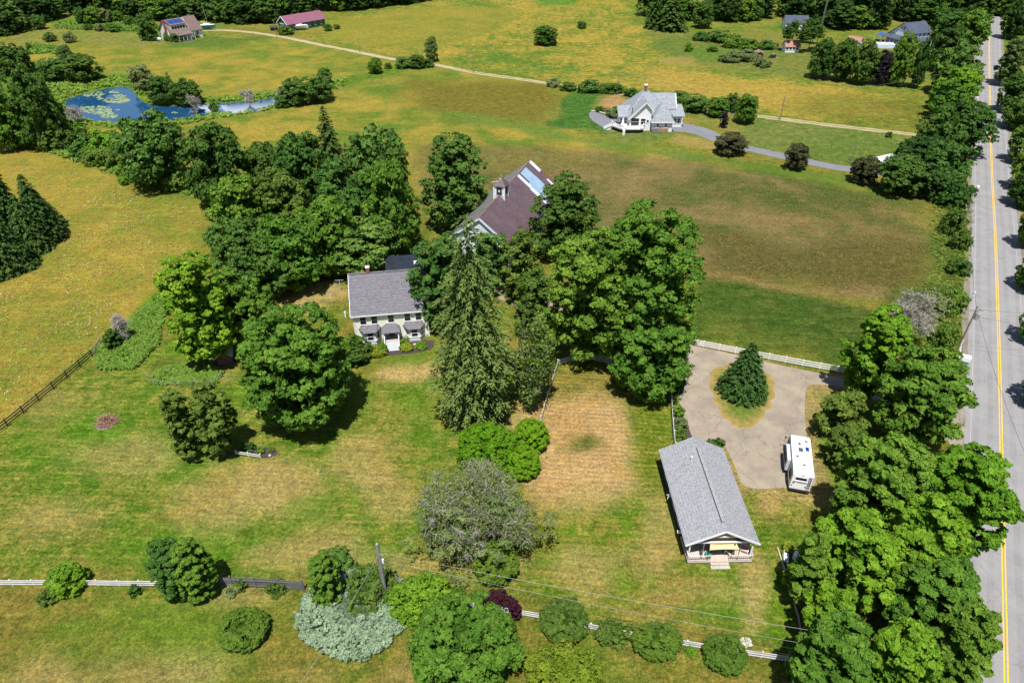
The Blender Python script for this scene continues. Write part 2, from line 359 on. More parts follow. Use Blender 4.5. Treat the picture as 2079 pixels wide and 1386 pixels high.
paint([(330, 90), (420, 75), (550, 76), (480, 92), (400, 100)], S(82, 116, 46), S(104, 124, 48), 3, .9)
paint([(400, 58), (540, 58), (660, 70), (560, 72), (430, 66)], S(150, 132, 60), S(122, 120, 46), 2, .8)
paint([(60, 160), (200, 150), (290, 155), (300, 195), (420, 200), (560, 185), (700, 160), (800, 135), (820, 145), (700, 176), (590, 205), (540, 222), (450, 238), (380, 250), (260, 260), (130, 245), (60, 200)], S(88, 126, 34), S(118, 134, 44), 2.2)
paint([(0, 130), (110, 150), (140, 260), (250, 320), (390, 385), (380, 400), (250, 355), (100, 300), (0, 285)], S(84, 124, 30), S(110, 132, 42), 2)
paint([(1310, 60), (1400, 70), (1560, 66), (1650, 90), (1780, 75), (1900, 90), (1900, 160), (1650, 160), (1540, 150), (1400, 125), (1330, 100)], S(102, 124, 50), S(136, 134, 62), 3)
paint([(1420, 75), (1560, 62), (1640, 95), (1500, 92)], S(150, 136, 66), S(120, 128, 52), 3, .8)
paint([(1390, 90), (1560, 100), (1580, 130), (1400, 120)], S(92, 132, 40), S(140, 116, 74), 2, .7)
paint([(1330, 115), (1400, 118), (1450, 140), (1350, 130)], S(176, 150, 86), S(150, 140, 64), 2, .7)
paint([(1060, -8), (1190, -10), (1160, 12), (1110, 14)], S(84, 132, 40), S(110, 140, 50), 3, 1)
paint([(820, 395), (870, 395), (870, 470), (860, 520), (760, 540), (640, 590), (560, 640), (520, 690), (470, 700), (540, 560), (760, 500), (830, 430)], S(108, 124, 42), S(132, 118, 58), 1.5, 1)
paint([(1905, 420), (1975, 400), (1955, 700), (1830, 690), (1800, 610), (1890, 560)], S(74, 104, 32), S(104, 112, 46), 2.5)
# the yards
paint([(0, 885), (200, 735), (330, 700), (480, 760), (900, 760), (1100, 740), (1700, 790), (1720, 1330), (1060, 1235), (620, 1175), (0, 1175)], S(90, 132, 26), S(148, 142, 64), 1.5, .9, stripe=.35)
paint([(1200, 1020), (1560, 1150), (1610, 1260), (1300, 1240), (1060, 1180), (1100, 1020)], S(116, 146, 34), S(150, 130, 60), 4, .7)
paint([(1640, 790), (1700, 790), (1700, 1000), (1660, 1010)], S(98, 132, 30), S(122, 130, 48), 1.5, .8)
paint([(262, 640), (335, 590), (330, 640), (300, 690), (230, 720), (250, 670)], S(84, 142, 18), S(96, 134, 30), 1, 1)
for q in ((1180, 855, 105, 110, .75), (1170, 985, 105, 50, .8), (1240, 800, 60, 40, .5), (1110, 960, 40, 60, .5), (830, 755, 70, 16, .8), (570, 985, 90, 60, .6), (460, 1020, 110, 50, .45),
          (740, 930, 60, 60, .45), (640, 1120, 110, 40, .5), (800, 1010, 60, 50, .4), (120, 1050, 90, 40, .35), (250, 920, 110, 35, .35), (1080, 860, 50, 60, .45), (1420, 1200, 90, 40, .4),
          (1350, 1050, 40, 130, .4), (1530, 1200, 30, 100, .5), (1640, 1010, 60, 12, .8), (1560, 1010, 30, 40, .7), (560, 620, 80, 18, .6), (660, 590, 60, 22, .6), (620, 575, 50, 14, .5),
          (330, 1370, 120, 40, .5), (100, 1380, 80, 40, .5), (420, 760, 60, 16, .3), (500, 1210, 80, 14, .45), (1180, 1160, 60, 40, .4), (1350, 1300, 60, 20, .35), (860, 1370, 60, 30, .4),
          (480, 950, 60, 20, .35), (900, 1150, 140, 18, .45), (1000, 1140, 60, 40, .5), (100, 820, 60, 30, .2), (620, 1370, 60, 20, .3), (1310, 1135, 60, 30, .3)):
    spot(*q[:4], BR, BRB, q[4])
for q in ((1188, 900, 40, 22, .85), (150, 870, 120, 40, .3), (700, 810, 60, 80, .45), (620, 1030, 45, 30, .6), (380, 1100, 90, 40, .3), (860, 860, 40, 60, .5), (300, 1280, 200, 40, .4), (220, 870, 40, 26, .5), (1440, 1240, 60, 30, .5),
          (1370, 1150, 25, 10, .6), (820, 720, 60, 22, .4), (980, 1160, 60, 18, .2), (720, 500, 60, 40, .3), (880, 950, 50, 40, .3)):
    spot(*q[:4], S(96, 150, 26), S(84, 124, 30), q[4])
paint([(1130, 800), (1200, 786), (1276, 800), (1282, 900), (1294, 985), (1250, 1008), (1190, 992), (1130, 1004), (1082, 975), (1112, 900)], S(216, 178, 122), S(190, 152, 92), 1.0, .85, stripe=.5, wob=.7)
spot(1188, 900, 40, 22, S(84, 112, 40), S(110, 112, 50), .9)
paint([(1110, 740), (1300, 760), (1350, 790), (1340, 860), (1200, 800), (1110, 800)], S(108, 122, 36), S(140, 124, 50), 3, .8, stripe=.8)
paint([(1270, 800), (1355, 800), (1350, 1000), (1300, 980)], S(112, 132, 34), S(150, 134, 56), 2, .8, stripe=.9)
paint([(340, 775), (440, 775), (400, 745), (330, 740)], S(110, 120, 44), S(80, 116, 34), .8, .8)
paint([(1376, 696), (1500, 716), (1720, 766), (1760, 800), (1655, 785), (1642, 800), (1668, 985), (1500, 1004), (1460, 905), (1400, 892), (1380, 850), (1368, 760)], S(190, 158, 104), S(150, 140, 76), .9, .85)
nr, nc = X.shape
verts = np.stack([X, Y, Z], -1).reshape(-1, 3)
idx = np.arange(nr * nc).reshape(nr, nc)
quads = np.stack([idx[:-1, :-1], idx[:-1, 1:], idx[1:, 1:], idx[1:, :-1]], -1).reshape(-1, 4)
def fastmesh(name, v, q, m, smooth=False):
    me = bpy.data.meshes.new(name); k = q.shape[1]
    me.vertices.add(len(v)); me.vertices.foreach_set('co', np.ascontiguousarray(v, np.float32).ravel())
    me.loops.add(len(q) * k); me.loops.foreach_set('vertex_index', np.ascontiguousarray(q, np.int32).ravel())
    me.polygons.add(len(q)); me.polygons.foreach_set('loop_start', np.arange(0, len(q) * k, k, dtype=np.int32))
    me.polygons.foreach_set('use_smooth', np.full(len(q), smooth)); me.update(); me.materials.append(m); return me
def ground_material():
    m, t, b = newmat('grass_ground', .95); b.inputs['Specular IOR Level'].default_value = .08
    L = t.links.new
    def N(ty, **k):
        n = t.nodes.new(ty)
        for a, v in k.items(): setattr(n, a, v)
        return n
    geo = N('ShaderNodeNewGeometry'); A = N('ShaderNodeAttribute', attribute_name='colA'); B = N('ShaderNodeAttribute', attribute_name='colB'); ST_ = N('ShaderNodeAttribute', attribute_name='stripe')
    def noise(sc, det, rough=.55, stretch=None, dist=0):
        n = N('ShaderNodeTexNoise'); n.inputs['Scale'].default_value = sc; n.inputs['Detail'].default_value = det; n.inputs['Roughness'].default_value = rough; n.inputs['Distortion'].default_value = dist
        if stretch:
            mp = N('ShaderNodeMapping'); mp.inputs['Scale'].default_value = stretch[0]; mp.inputs['Rotation'].default_value = (0, 0, stretch[1]); L(geo.outputs['Position'], mp.inputs[0]); L(mp.outputs[0], n.inputs['Vector'])
        else: L(geo.outputs['Position'], n.inputs['Vector'])
        return n.outputs[0]
    def ramp(s, a, b2, lo=0., hi=1.):
        r = N('ShaderNodeMapRange'); r.inputs[1].default_value = a; r.inputs[2].default_value = b2; r.inputs[3].default_value = lo; r.inputs[4].default_value = hi; L(s, r.inputs[0]); return r.outputs[0]
    def mth(op, a, b2):
        n = N('ShaderNodeMath', operation=op)
        for i, v in enumerate((a, b2)):
            if isinstance(v, (int, float)): n.inputs[i].default_value = v
            else: L(v, n.inputs[i])
        return n.outputs[0]
    n1 = noise(.09, 5, .6, dist=.6); n2 = noise(.55, 6, .68, dist=.4); n3 = noise(2.9, 8, .82); n4 = noise(1.0, 5, .7, ((.13, 1.9, 1), .30)); n5 = noise(7., 6, .85)
    n6 = noise(.8, 5, .7, ((.14, 2.0, 1), -.85)); n7 = noise(.022, 4, .6, dist=1.0); n8 = noise(.38, 7, .72, dist=3.2)
    s = mth('ADD', mth('ADD', mth('MULTIPLY', n1, .5), mth('MULTIPLY', n7, .45)), mth('ADD', mth('MULTIPLY', n2, .5), mth('ADD', mth('MULTIPLY', n3, .45), mth('ADD', mth('MULTIPLY', n4, .4), mth('MULTIPLY', n6, .3)))))
    f = ramp(s, 1.22, 1.40)
    mx = N('ShaderNodeMix', data_type='RGBA'); L(f, mx.inputs[0]); L(A.outputs['Color'], mx.inputs[6]); L(B.outputs['Color'], mx.inputs[7])
    # brightness mottling, value noise of real sward
    v = mth('MULTIPLY', ramp(n3, .36, .64, .42, 1.52), mth('MULTIPLY', mth('MULTIPLY', ramp(n5, .36, .64, .50, 1.46), mth('MULTIPLY', ramp(n8, .34, .66, .72, 1.28), ramp(n6, .3, .7, .84, 1.16))), ramp(n2, .32, .68, .74, 1.24)))
    # mowing stripes where the attribute says so
    wv = N('ShaderNodeTexWave', wave_type='BANDS', bands_direction='Y'); wv.inputs['Scale'].default_value = .42; wv.inputs['Distortion'].default_value = 2.6; wv.inputs['Detail'].default_value = 2; wv.inputs['Detail Scale'].default_value = .6
    mp = N('ShaderNodeMapping'); mp.inputs['Rotation'].default_value = (0, 0, .10); L(geo.outputs['Position'], mp.inputs[0]); L(mp.outputs[0], wv.inputs['Vector'])
    sv = mth('ADD', 1., mth('MULTIPLY', mth('SUBTRACT', wv.outputs['Fac'], .5), mth('MULTIPLY', ST_.outputs['Fac'], .42)))
    v = mth('MULTIPLY', v, sv)
    cm = N('ShaderNodeVectorMath', operation='SCALE'); L(mx.outputs[2], cm.inputs[0]); L(v, cm.inputs['Scale'])
    L(cm.outputs[0], b.inputs['Base Color'])
    bp = N('ShaderNodeBump'); bp.inputs['Strength'].default_value = .8; bp.inputs['Distance'].default_value = .22; L(mth('ADD', n3, mth('MULTIPLY', n5, .5)), bp.inputs['Height']); L(bp.outputs[0], b.inputs['Normal'])
    return m
gme = fastmesh('ground', verts, quads, ground_material(), True)
for nm, arr in (('colA', colA), ('colB', colB)):
    at = gme.attributes.new(nm, 'FLOAT_COLOR', 'POINT')
    at.data.foreach_set('color', np.concatenate([arr, np.ones(arr.shape[:2] + (1,))], -1).astype(np.float32).ravel())
at = gme.attributes.new('stripe', 'FLOAT', 'POINT'); at.data.foreach_set('value', stp.astype(np.float32).ravel())
tag(link('ground', gme), kind='structure')
fm = mat('far_meadow', S(104, 120, 44), .95, .2, .05, fine=1)
far = MB(); far.face([(-6000, -6000, -1.6), (6000, -6000, -1.6), (6000, 9000, -1.6), (-6000, 9000, -1.6)])
tag(far.build('terrain', fm), kind='structure')

def water_mat():
    m, t, b = newmat('pond_water', .03); b.inputs['Base Color'].default_value = (.010, .060, .15, 1); b.inputs['IOR'].default_value = 2.5; b.inputs['Specular IOR Level'].default_value = .9  # blue base colour has the sky's reflection painted into it
    n = t.nodes.new('ShaderNodeTexNoise'); n.inputs['Scale'].default_value = 1.6; n.inputs['Detail'].default_value = 3
    g = t.nodes.new('ShaderNodeNewGeometry'); t.links.new(g.outputs['Position'], n.inputs['Vector'])
    bp = t.nodes.new('ShaderNodeBump'); bp.inputs['Strength'].default_value = .03; bp.inputs['Distance'].default_value = .03; t.links.new(n.outputs[0], bp.inputs['Height']); t.links.new(bp.outputs[0], b.inputs['Normal'])
    return m
wx = [p[0] for p in POND]; wy = [p[1] for p in POND]
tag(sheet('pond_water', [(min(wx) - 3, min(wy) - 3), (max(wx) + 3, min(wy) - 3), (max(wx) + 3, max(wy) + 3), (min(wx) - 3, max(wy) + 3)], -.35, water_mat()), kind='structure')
lp = MB()
for (cx, cy, rx, ry, n) in ((190, 191, 22, 6, 70), (232, 187, 10, 2.5, 25), (243, 195, 13, 3, 40), (238, 204, 27, 6, 140), (202, 200, 6, 3, 16), (196, 223, 32, 8, 170), (222, 235, 17, 6, 60), (140, 197, 10, 3, 22), (240, 224, 4, 1.5, 6), (354, 229, 6, 2, 8), (208, 230, 22, 5, 40)):
    for _ in range(n):
        a = rnd.uniform(0, 2 * PI); q = math.sqrt(rnd.random())
        c = G(cx + rx * q * math.cos(a), cy + ry * q * math.sin(a), -.33); r_ = rnd.uniform(.18, .5)
        zz = -.33 + rnd.uniform(0, .03)
        lp.face([(c[0] + r_ * math.cos(k * PI / 3), c[1] + r_ * math.sin(k * PI / 3), zz) for k in range(6)])
tag(lp.build('lily_pads', LILY), 'pale green rafts of lily pads floating on the pond', 'lily pads', kind='stuff')

def asphalt(name, col, var=.12, crack=0.0, patch=None):
    m, t, b = newmat(name, .85); g = t.nodes.new('ShaderNodeNewGeometry'); L = t.links.new
    n = t.nodes.new('ShaderNodeTexNoise'); n.inputs['Scale'].default_value = .35; n.inputs['Detail'].default_value = 8; n.inputs['Roughness'].default_value = .65; L(g.outputs['Position'], n.inputs['Vector'])
    n2 = t.nodes.new('ShaderNodeTexNoise'); n2.inputs['Scale'].default_value = 9; n2.inputs['Detail'].default_value = 4; L(g.outputs['Position'], n2.inputs['Vector'])
    r = t.nodes.new('ShaderNodeValToRGB'); e = r.color_ramp.elements; p2 = patch or tuple(c * (1 + var) for c in col)
    e[0].position = .38; e[0].color = (*[c * (1 - var) for c in col], 1); e[1].position = .64; e[1].color = (*p2, 1)
    L(n.outputs[0], r.inputs[0])
    mr = t.nodes.new('ShaderNodeMapRange'); mr.inputs[1].default_value = .3; mr.inputs[2].default_value = .7; mr.inputs[3].default_value = .86; mr.inputs[4].default_value = 1.12; L(n2.outputs[0], mr.inputs[0])
    sc = t.nodes.new('ShaderNodeVectorMath'); sc.operation = 'SCALE'; L(r.outputs[0], sc.inputs[0]); L(mr.outputs[0], sc.inputs['Scale'])
    last = sc.outputs[0]
    if crack:
        v = t.nodes.new('ShaderNodeTexVoronoi'); v.feature = 'DISTANCE_TO_EDGE'; v.inputs['Scale'].default_value = .16
        nz = t.nodes.new('ShaderNodeTexNoise'); nz.inputs['Scale'].default_value = .6; L(g.outputs['Position'], nz.inputs['Vector'])
        ad = t.nodes.new('ShaderNodeVectorMath'); ad.operation = 'ADD'; L(g.outputs['Position'], ad.inputs[0])
        s2 = t.nodes.new('ShaderNodeVectorMath'); s2.operation = 'SCALE'; s2.inputs['Scale'].default_value = 2.5; L(nz.outputs['Color'], s2.inputs[0]); L(s2.outputs[0], ad.inputs[1])
        L(ad.outputs[0], v.inputs['Vector'])
        lt = t.nodes.new('ShaderNodeMapRange'); lt.inputs[1].default_value = .0; lt.inputs[2].default_value = .014; lt.inputs[3].default_value = crack; lt.inputs[4].default_value = 1; L(v.outputs['Distance'], lt.inputs[0])
        s3 = t.nodes.new('ShaderNodeVectorMath'); s3.operation = 'SCALE'; L(last, s3.inputs[0]); L(lt.outputs[0], s3.inputs['Scale']); last = s3.outputs[0]
    L(last, b.inputs['Base Color']); return m
ROADM = asphalt('road_asphalt', S(162, 159, 158, .64), .07, .82)
road_px = [(2048, 1700), (2043, 1384), (2038, 1153), (2033, 916), (2028, 697), (2020, 464), (2013.5, 339), (2010, 203), (2008.5, 120), (2009, 68), (2012, 20), (2018, -20)]
road = spline(GP(road_px), 10)
shoulder = asphalt('verge_gravel', S(150, 140, 122), .2)
tag(ribbon('road_verge', road, -4.9, 4.9, .004, shoulder, .25), kind='structure')
tag(ribbon('road', road, -4.05, 4.05, .010, ROADM, .04), kind='structure')
YEL = mat('yellow_line_paint', (.68, .40, .012), .7, .1, 2); WHL = mat('white_line_paint', S(190, 190, 192), .7, .15, 1.5)
TYRE = asphalt('worn_asphalt', S(157, 154, 154, .632), .1, .85)
for a in (-3.1, -1.5, 1.0, 2.5): tag(ribbon('tyre_track', road, a, a + .62, .0125, TYRE, .05), kind='structure')
for a in (-.2, .08): tag(ribbon('road_centre_line', road, a, a + .12, .015, YEL), kind='structure')
tag(ribbon('road_edge_line', road, -3.42, -3.34, .015, WHL), kind='structure'); tag(ribbon('road_edge_line', road, 3.3, 3.38, .015, WHL), kind='structure')
gravel = asphalt('tan_gravel', S(196, 180, 138), .1)
TRACK = spline(GP([(412, 62), (460, 62), (510, 66), (570, 75), (640, 89), (727, 106), (800, 121), (880, 131), (960, 147), (1050, 160), (1130, 172), (1190, 182), (1270, 192), (1340, 203), (1440, 220), (1540, 236), (1620, 246), (1700, 256), (1800, 267), (1900, 278), (1990, 288)]), 8)
tag(ribbon('farm_track', TRACK, -1.35, 1.35, .006, gravel, .25), kind='structure')
tag(ribbon('grass_strip', TRACK[60:], -.25, .25, .010, mat('strip_grass', S(120, 124, 56), .95, .2, 1), .15), kind='structure')
DRV = asphalt('drive_asphalt', S(142, 142, 150), .08)
tag(ribbon('asphalt_drive', spline(GP([(1362, 258), (1400, 262), (1440, 276), (1480, 292), (1540, 306), (1620, 324), (1700, 340), (1790, 352), (1900, 372), (1985, 385)]), 8), -1.9, 1.9, .008, DRV, .1), kind='structure')
tag(sheet('asphalt_apron', smooth_poly(GP([(1358, 252), (1390, 250), (1440, 262), (1470, 278), (1475, 292), (1440, 284), (1400, 268), (1362, 268)])), .012, DRV), kind='structure')
tag(sheet('asphalt_apron', smooth_poly(GP([(1196, 228), (1205, 226), (1230, 236), (1268, 243), (1275, 250), (1245, 268), (1215, 254), (1196, 240)])), .012, DRV), kind='structure')
YARD = asphalt('pale_drive', S(168, 154, 138), .10, .72, S(186, 172, 150))
yard_px = [(1386, 700), (1440, 708), (1500, 722), (1580, 740), (1660, 757), (1740, 775), (1840, 790), (1900, 778), (1956, 770), (1962, 872), (1900, 868), (1830, 838), (1750, 800), (1700, 783), (1652, 779), (1636, 786), (1634, 812), (1634, 850), (1640, 900), (1650, 940), (1658, 975), (1652, 988), (1600, 989), (1508, 994), (1494, 950), (1478, 915), (1466, 900), (1440, 905), (1404, 888), (1388, 850), (1377, 810), (1374, 760)]
tag(sheet('driveway', smooth_poly(GP(yard_px), 2), .008, YARD), kind='structure')
tag(ribbon('driveway_spur', spline(GP([(1420, 712), (1330, 690), (1250, 664), (1170, 640), (1100, 622), (1040, 596), (1020, 575)]), 6), -2.6, 2.6, .005, asphalt('drive_gravel', S(176, 150, 132), .15), .3), kind='structure')
tag(ribbon('driveway_spur', spline(GP([(1962, 900), (1940, 880), (1925, 872)]), 6), -2., 2., .006, YARD, .2), kind='structure')
# grass island in the drive: a slightly domed bed
isl = smooth_poly(GP([(1444, 748), (1475, 739), (1530, 744), (1564, 758), (1574, 780), (1570, 810), (1556, 840), (1538, 860), (1520, 870), (1497, 868), (1468, 850), (1448, 812), (1438, 775)]), 2)
isl = [(a + .22 * math.sin(i * 1.9) + rnd.uniform(-.08, .08), b + .2 * math.cos(i * 2.3) + rnd.uniform(-.08, .08)) for i, (a, b) in enumerate(isl)]
def dome_bed(name, poly, h, m, rings=8, z0=.012):
    cx = sum(p[0] for p in poly) / len(poly); cy = sum(p[1] for p in poly) / len(poly); v = []; f = []; n = len(poly)
    for k in range(rings + 1):
        s = k / rings
        for (a, b) in poly: v.append((cx + (a - cx) * s, cy + (b - cy) * s, z0 + h * (1 - s ** 3)))
    for k in range(rings):
        for i in range(n): f.append((k * n + i, (k + 1) * n + i, (k + 1) * n + (i + 1) % n, k * n + (i + 1) % n))
    me = bpy.data.meshes.new(name); me.from_pydata(v, [], f); me.materials.append(m); return link(name, me)
def island_mat():
    m, t, b = newmat('island_grass', .95); L = t.links.new
    g = t.nodes.new('ShaderNodeNewGeometry'); n = t.nodes.new('ShaderNodeTexNoise'); n.inputs['Scale'].default_value = 1.1; n.inputs['Detail'].default_value = 7; n.inputs['Roughness'].default_value = .7
    L(g.outputs['Position'], n.inputs['Vector'])
    sp = t.nodes.new('ShaderNodeSeparateXYZ'); L(g.outputs['Position'], sp.inputs[0])
    mr = t.nodes.new('ShaderNodeMapRange'); mr.inputs[1].default_value = .16; mr.inputs[2].default_value = .03; mr.inputs[3].default_value = -.16; mr.inputs[4].default_value = .16; L(sp.outputs[2], mr.inputs[0])
    ad = t.nodes.new('ShaderNodeMath'); ad.operation = 'ADD'; L(mr.outputs[0], ad.inputs[0]); L(n.outputs[0], ad.inputs[1])
    r = t.nodes.new('ShaderNodeValToRGB'); e = r.color_ramp.elements; e[0].position = .36; e[0].color = (*S(96, 120, 36), 1); e[1].position = .72; e[1].color = (*S(184, 152, 92), 1)
    L(ad.outputs[0], r.inputs[0]); L(r.outputs[0], b.inputs['Base Color']); return m
tag(dome_bed('island_bed', isl, .16, island_mat()), kind='structure')

# a distant cumulus outside the frame: the pale patch mirrored in the pond, as the water shows
def cloud(cx, cy, cz, s, n, seed):
    r = random.Random(seed); import bmesh
    bm = bmesh.new()
    for i in range(n):
        a = r.uniform(0, 2 * PI); q = math.sqrt(r.random()); R_ = s * r.uniform(.22, .42) * (1.15 - q * .6)
        mt = Matrix.Translation((cx + s * 1.4 * q * math.cos(a), cy + s * .8 * q * math.sin(a), cz + abs(r.gauss(0, .12)) * s)) @ Matrix.Diagonal((1, 1, .7, 1))
        bmesh.ops.create_icosphere(bm, subdivisions=2, radius=R_, matrix=mt)
    me = bpy.data.meshes.new('cloud'); bm.to_mesh(me); bm.free()
    for p in me.polygons: p.use_smooth = True
    me.materials.append(CLOUDM); tag(link('cloud', me), kind='structure')
CLOUDM = mat('cloud_white', (.86, .87, .9), 1, .04, .01, fine=.05)
# ---------------------------------------------------------------- buildings
def wins(root, lst, ang, wd, ht, **k):
    for p in lst: window(root, p, ang, wd, ht, **k)
S_, N_, E_, W_ = -PI / 2, PI / 2, 0.0, PI     # outward directions in a thing's own frame

STEPM = mat('painted_step', (.46, .46, .48), .7, .08, 2)
# the cream farmhouse
def farmhouse():
    r = thing('farmhouse', 'cream clapboard farmhouse with dark grey shingle roof, two bay windows and a front porch', 'house', G(723.5, 686)[:2] + (0,), R(9))
    r.location = (-23.5, 84.5, 0)
    W, D, ze, zr = 10.9, 10.6, 5.0, 8.7
    MB().gable(0, W, 0, D, 0, ze, zr).build('wall', CREAM, r)
    MB().box(-.03, W + .03, -.04, D + .03, -.1, .45).build('foundation', STONE, r)
    rf = gable_roof(MB(), 0, W, 0, D, ze, zr, 'x', .35, .35).build('roof', ROOFG, r)
    sl = (zr - ze) / (D / 2); e = ze - sl * .35
    for y in (-.37, D + .37): MB().bar((-.37, y, e + .02), (W + .37, y, e + .02), .06, .2).build('eave_trim', WHITE, r)
    for x in (-.38, W + .38):
        for y in (-.35, D + .35): MB().bar((x, y, e + .04), (x, D / 2, zr + .06), .06, .24).build('verge_board', WHITE, r)
    MB().bar((-.35, D / 2, zr + .19), (W + .35, D / 2, zr + .19), .3, .07).build('ridge_cap', ROOFG, rf)
    for x in (0, W): MB().box(x - .1, x + .1, -.06, .12, 0, ze - .36).build('corner_board', WHITE, r)
    MB().box(-.1, W + .1, -.05, 0, ze - .35, ze - .02).build('frieze_board', WHITE, r)
    wins(r, [(x, 0, 3.1) for x in (1.35, 3.0, 5.45, 7.9, 9.55)], S_, .85, 1.4)
    for x in (1.35, 3.0, 5.45, 7.9, 9.55): MB().box(x - .65, x + .65, -.14, 0, 4.5, 4.6).build('window_hood', WHITE, r)
    wins(r, [(0, 3, 3.1), (0, 7, 3.1), (0, 3, .9), (0, 7, .9)], W_, .8, 1.3); wins(r, [(W, 3, 3.1), (W, 7, 3.1), (W, 3, .9), (W, 7, .9)], E_, .8, 1.3)
    wins(r, [(x, D, 3.1) for x in (1.5, 3.8)], N_, .8, 1.3)
    for cx in (2.2, 8.75):
        a, b, d, h = 1.4, .78, 1.1, 2.45
        pl = [(cx - a, 0), (cx - b, -d), (cx + b, -d), (cx + a, 0)]
        bay = MB().prism(pl, 0, h).build('bay_window', WHITE, r)
        m = MB(); q = 1.22
        o = [(cx - a - .3, 0, h), (cx - b - .18, -d - .3, h), (cx + b + .18, -d - .3, h), (cx + a + .3, 0, h)]
        tp = [(cx - a + .35, 0, h + .5), (cx + a - .35, 0, h + .5)]
        lo = [(x, y, z - .12) for x, y, z in o]
        m.face([o[0], o[1], tp[0]]); m.face([o[1], o[2], tp[1], tp[0]]); m.face([o[2], o[3], tp[1]]); m.face(lo[::-1]); m.face([o[0], o[3], tp[1], tp[0]])
        for i in range(3): m.face([lo[i], lo[i + 1], o[i + 1], o[i]])
        m.build('bay_roof', ROOFG, r)
        al = math.atan2(-(a - b), -d)   # side facets
        window(bay, (cx, -d, .9), S_, .85, 1.3); sx = (a + b) / 2
        f = math.atan2(-(a - b), d)
        for sgn in (-1, 1):
            window(bay, (cx + sgn * sx, -d / 2, .95), S_ + sgn * math.atan2(d, a - b), .65, 1.3)
        k = MB()
        for (p, q2) in zip(pl, pl[1:]): k.bar((p[0], p[1] - .02, .78), (q2[0], q2[1] - .02, .78), .12, .12)
        k.build('bay_sill', WHITE, bay)
        MB().box(cx - .6, cx + .6, -d - .05, -d - .01, .2, .6).build('bay_panel', VINYL, bay)
    # porch with hipped roof
    cx = 5.3; h = 2.4
    o = [(cx - 1.35, 0, h), (cx - 1.35, -1.75, h), (cx + 1.35, -1.75, h), (cx + 1.35, 0, h)]; tp = [(cx - .7, 0, h + .6), (cx + .7, 0, h + .6)]; lo = [(x, y, z - .14) for x, y, z in o]
    m = MB(); m.face([o[0], o[1], tp[0]]); m.face([o[1], o[2], tp[1], tp[0]]); m.face([o[2], o[3], tp[1]]); m.face(lo[::-1]); m.face([o[0], o[3], tp[1], tp[0]])
    for i in range(3): m.face([lo[i], lo[i + 1], o[i + 1], o[i]])
    m.build('porch_roof', ROOFG, r)
    for s in (-1, 1):
        MB().box(cx + s * 1.05 - .08, cx + s * 1.05 + .08, -1.6, -1.44, .8, 2.27).build('porch_post', WHITE, r)
        MB().bar((cx + s * 1.05, -1.55, 1.65), (cx + s * 1.05, -3.0, .85), .07, .1).bar((cx + s * 1.05, -3.0, 0), (cx + s * 1.05, -3.0, .9), .1).bar((cx + s * 1.05, -1.52, 1.65), (cx + s * 1.05, -.02, 1.65), .07).build('handrail', WHITE, r)
    MB().box(cx - 1.15, cx + 1.15, -1.65, 0, .1, .8).build('porch_floor', mat('porch_boards', (.42, .36, .33), .8, .1, 2), r)
    for i in range(5): MB().box(cx - 1.0, cx + 1.0, -1.65 - .28 * (i + 1), -1.65 - .28 * i, 0, .66 - .15 * i).build('step', STEPM, r)
    d = MB().box(cx - .95, cx + .95, -.05, 0, .8, 2.85).build('door_surround', WHITE, r)
    for s in (-1, 1): window(d, (cx + s * .42, -.06, 1.75), S_, .55, .75, mull=False)
    MB().box(cx - .45, cx + .45, -.09, -.05, .8, 1.62).build('door', mat('dark_door', (.06, .035, .035), .5, .1, 2), r)
    for (x, y, s, hh) in ((2.6, D / 2 + .1, .5, 1.05), (10.1, D / 2 + .35, .95, 1.0)):
        c = MB().box(x - s / 2, x + s / 2, y - s / 2, y + s / 2, zr - 1.2, zr + hh).build('chimney', BRICK, r)
        MB().box(x - s / 2 - .06, x + s / 2 + .06, y - s / 2 - .06, y + s / 2 + .06, zr + hh, zr + hh + .14).build('chimney_cap', WHITE, c)
    # flat rear wing
    MB().box(5.2, 12.6, D + .02, D + 6.2, 0, 5.1).build('rear_wing', VINYL, r)
    MB().slab([(4.9, D - .9, 5.55), (12.9, D - .9, 5.55), (12.9, D + 6.6, 5.15), (4.9, D + 6.6, 5.15)], .18).build('rear_roof', ROOFBK, r)
    wins(r, [(5.2, D + 3, 3), (5.2, D + 3, .9)], W_, .8, 1.3)
    return r
farmhouse()
sheetbed = smooth_poly([(-22.3, 83.2), (-21.6, 81.6), (-19, 80.9), (-16.5, 81.4), (-13.2, 81.9), (-11.6, 83.2), (-12, 85.4), (-17, 84.9), (-22, 84.2)])
tag(sheet('mulch_bed', sheetbed, .012, MULCH), kind='structure')
for k, (px, py) in enumerate(((842, 699), (842, 706))):
    p = G(px, py); tag(MB().prism([(p[0] + .25 * math.cos(a), p[1] + .25 * math.sin(a)) for a in (0, 1, 2, 3.1, 4.2, 5.3)], .01, .06).build('stepping_stone', STONE), 'pale stepping stone in the mulch bed before the right bay window', 'stepping stone', 'stepping stones in the mulch bed')

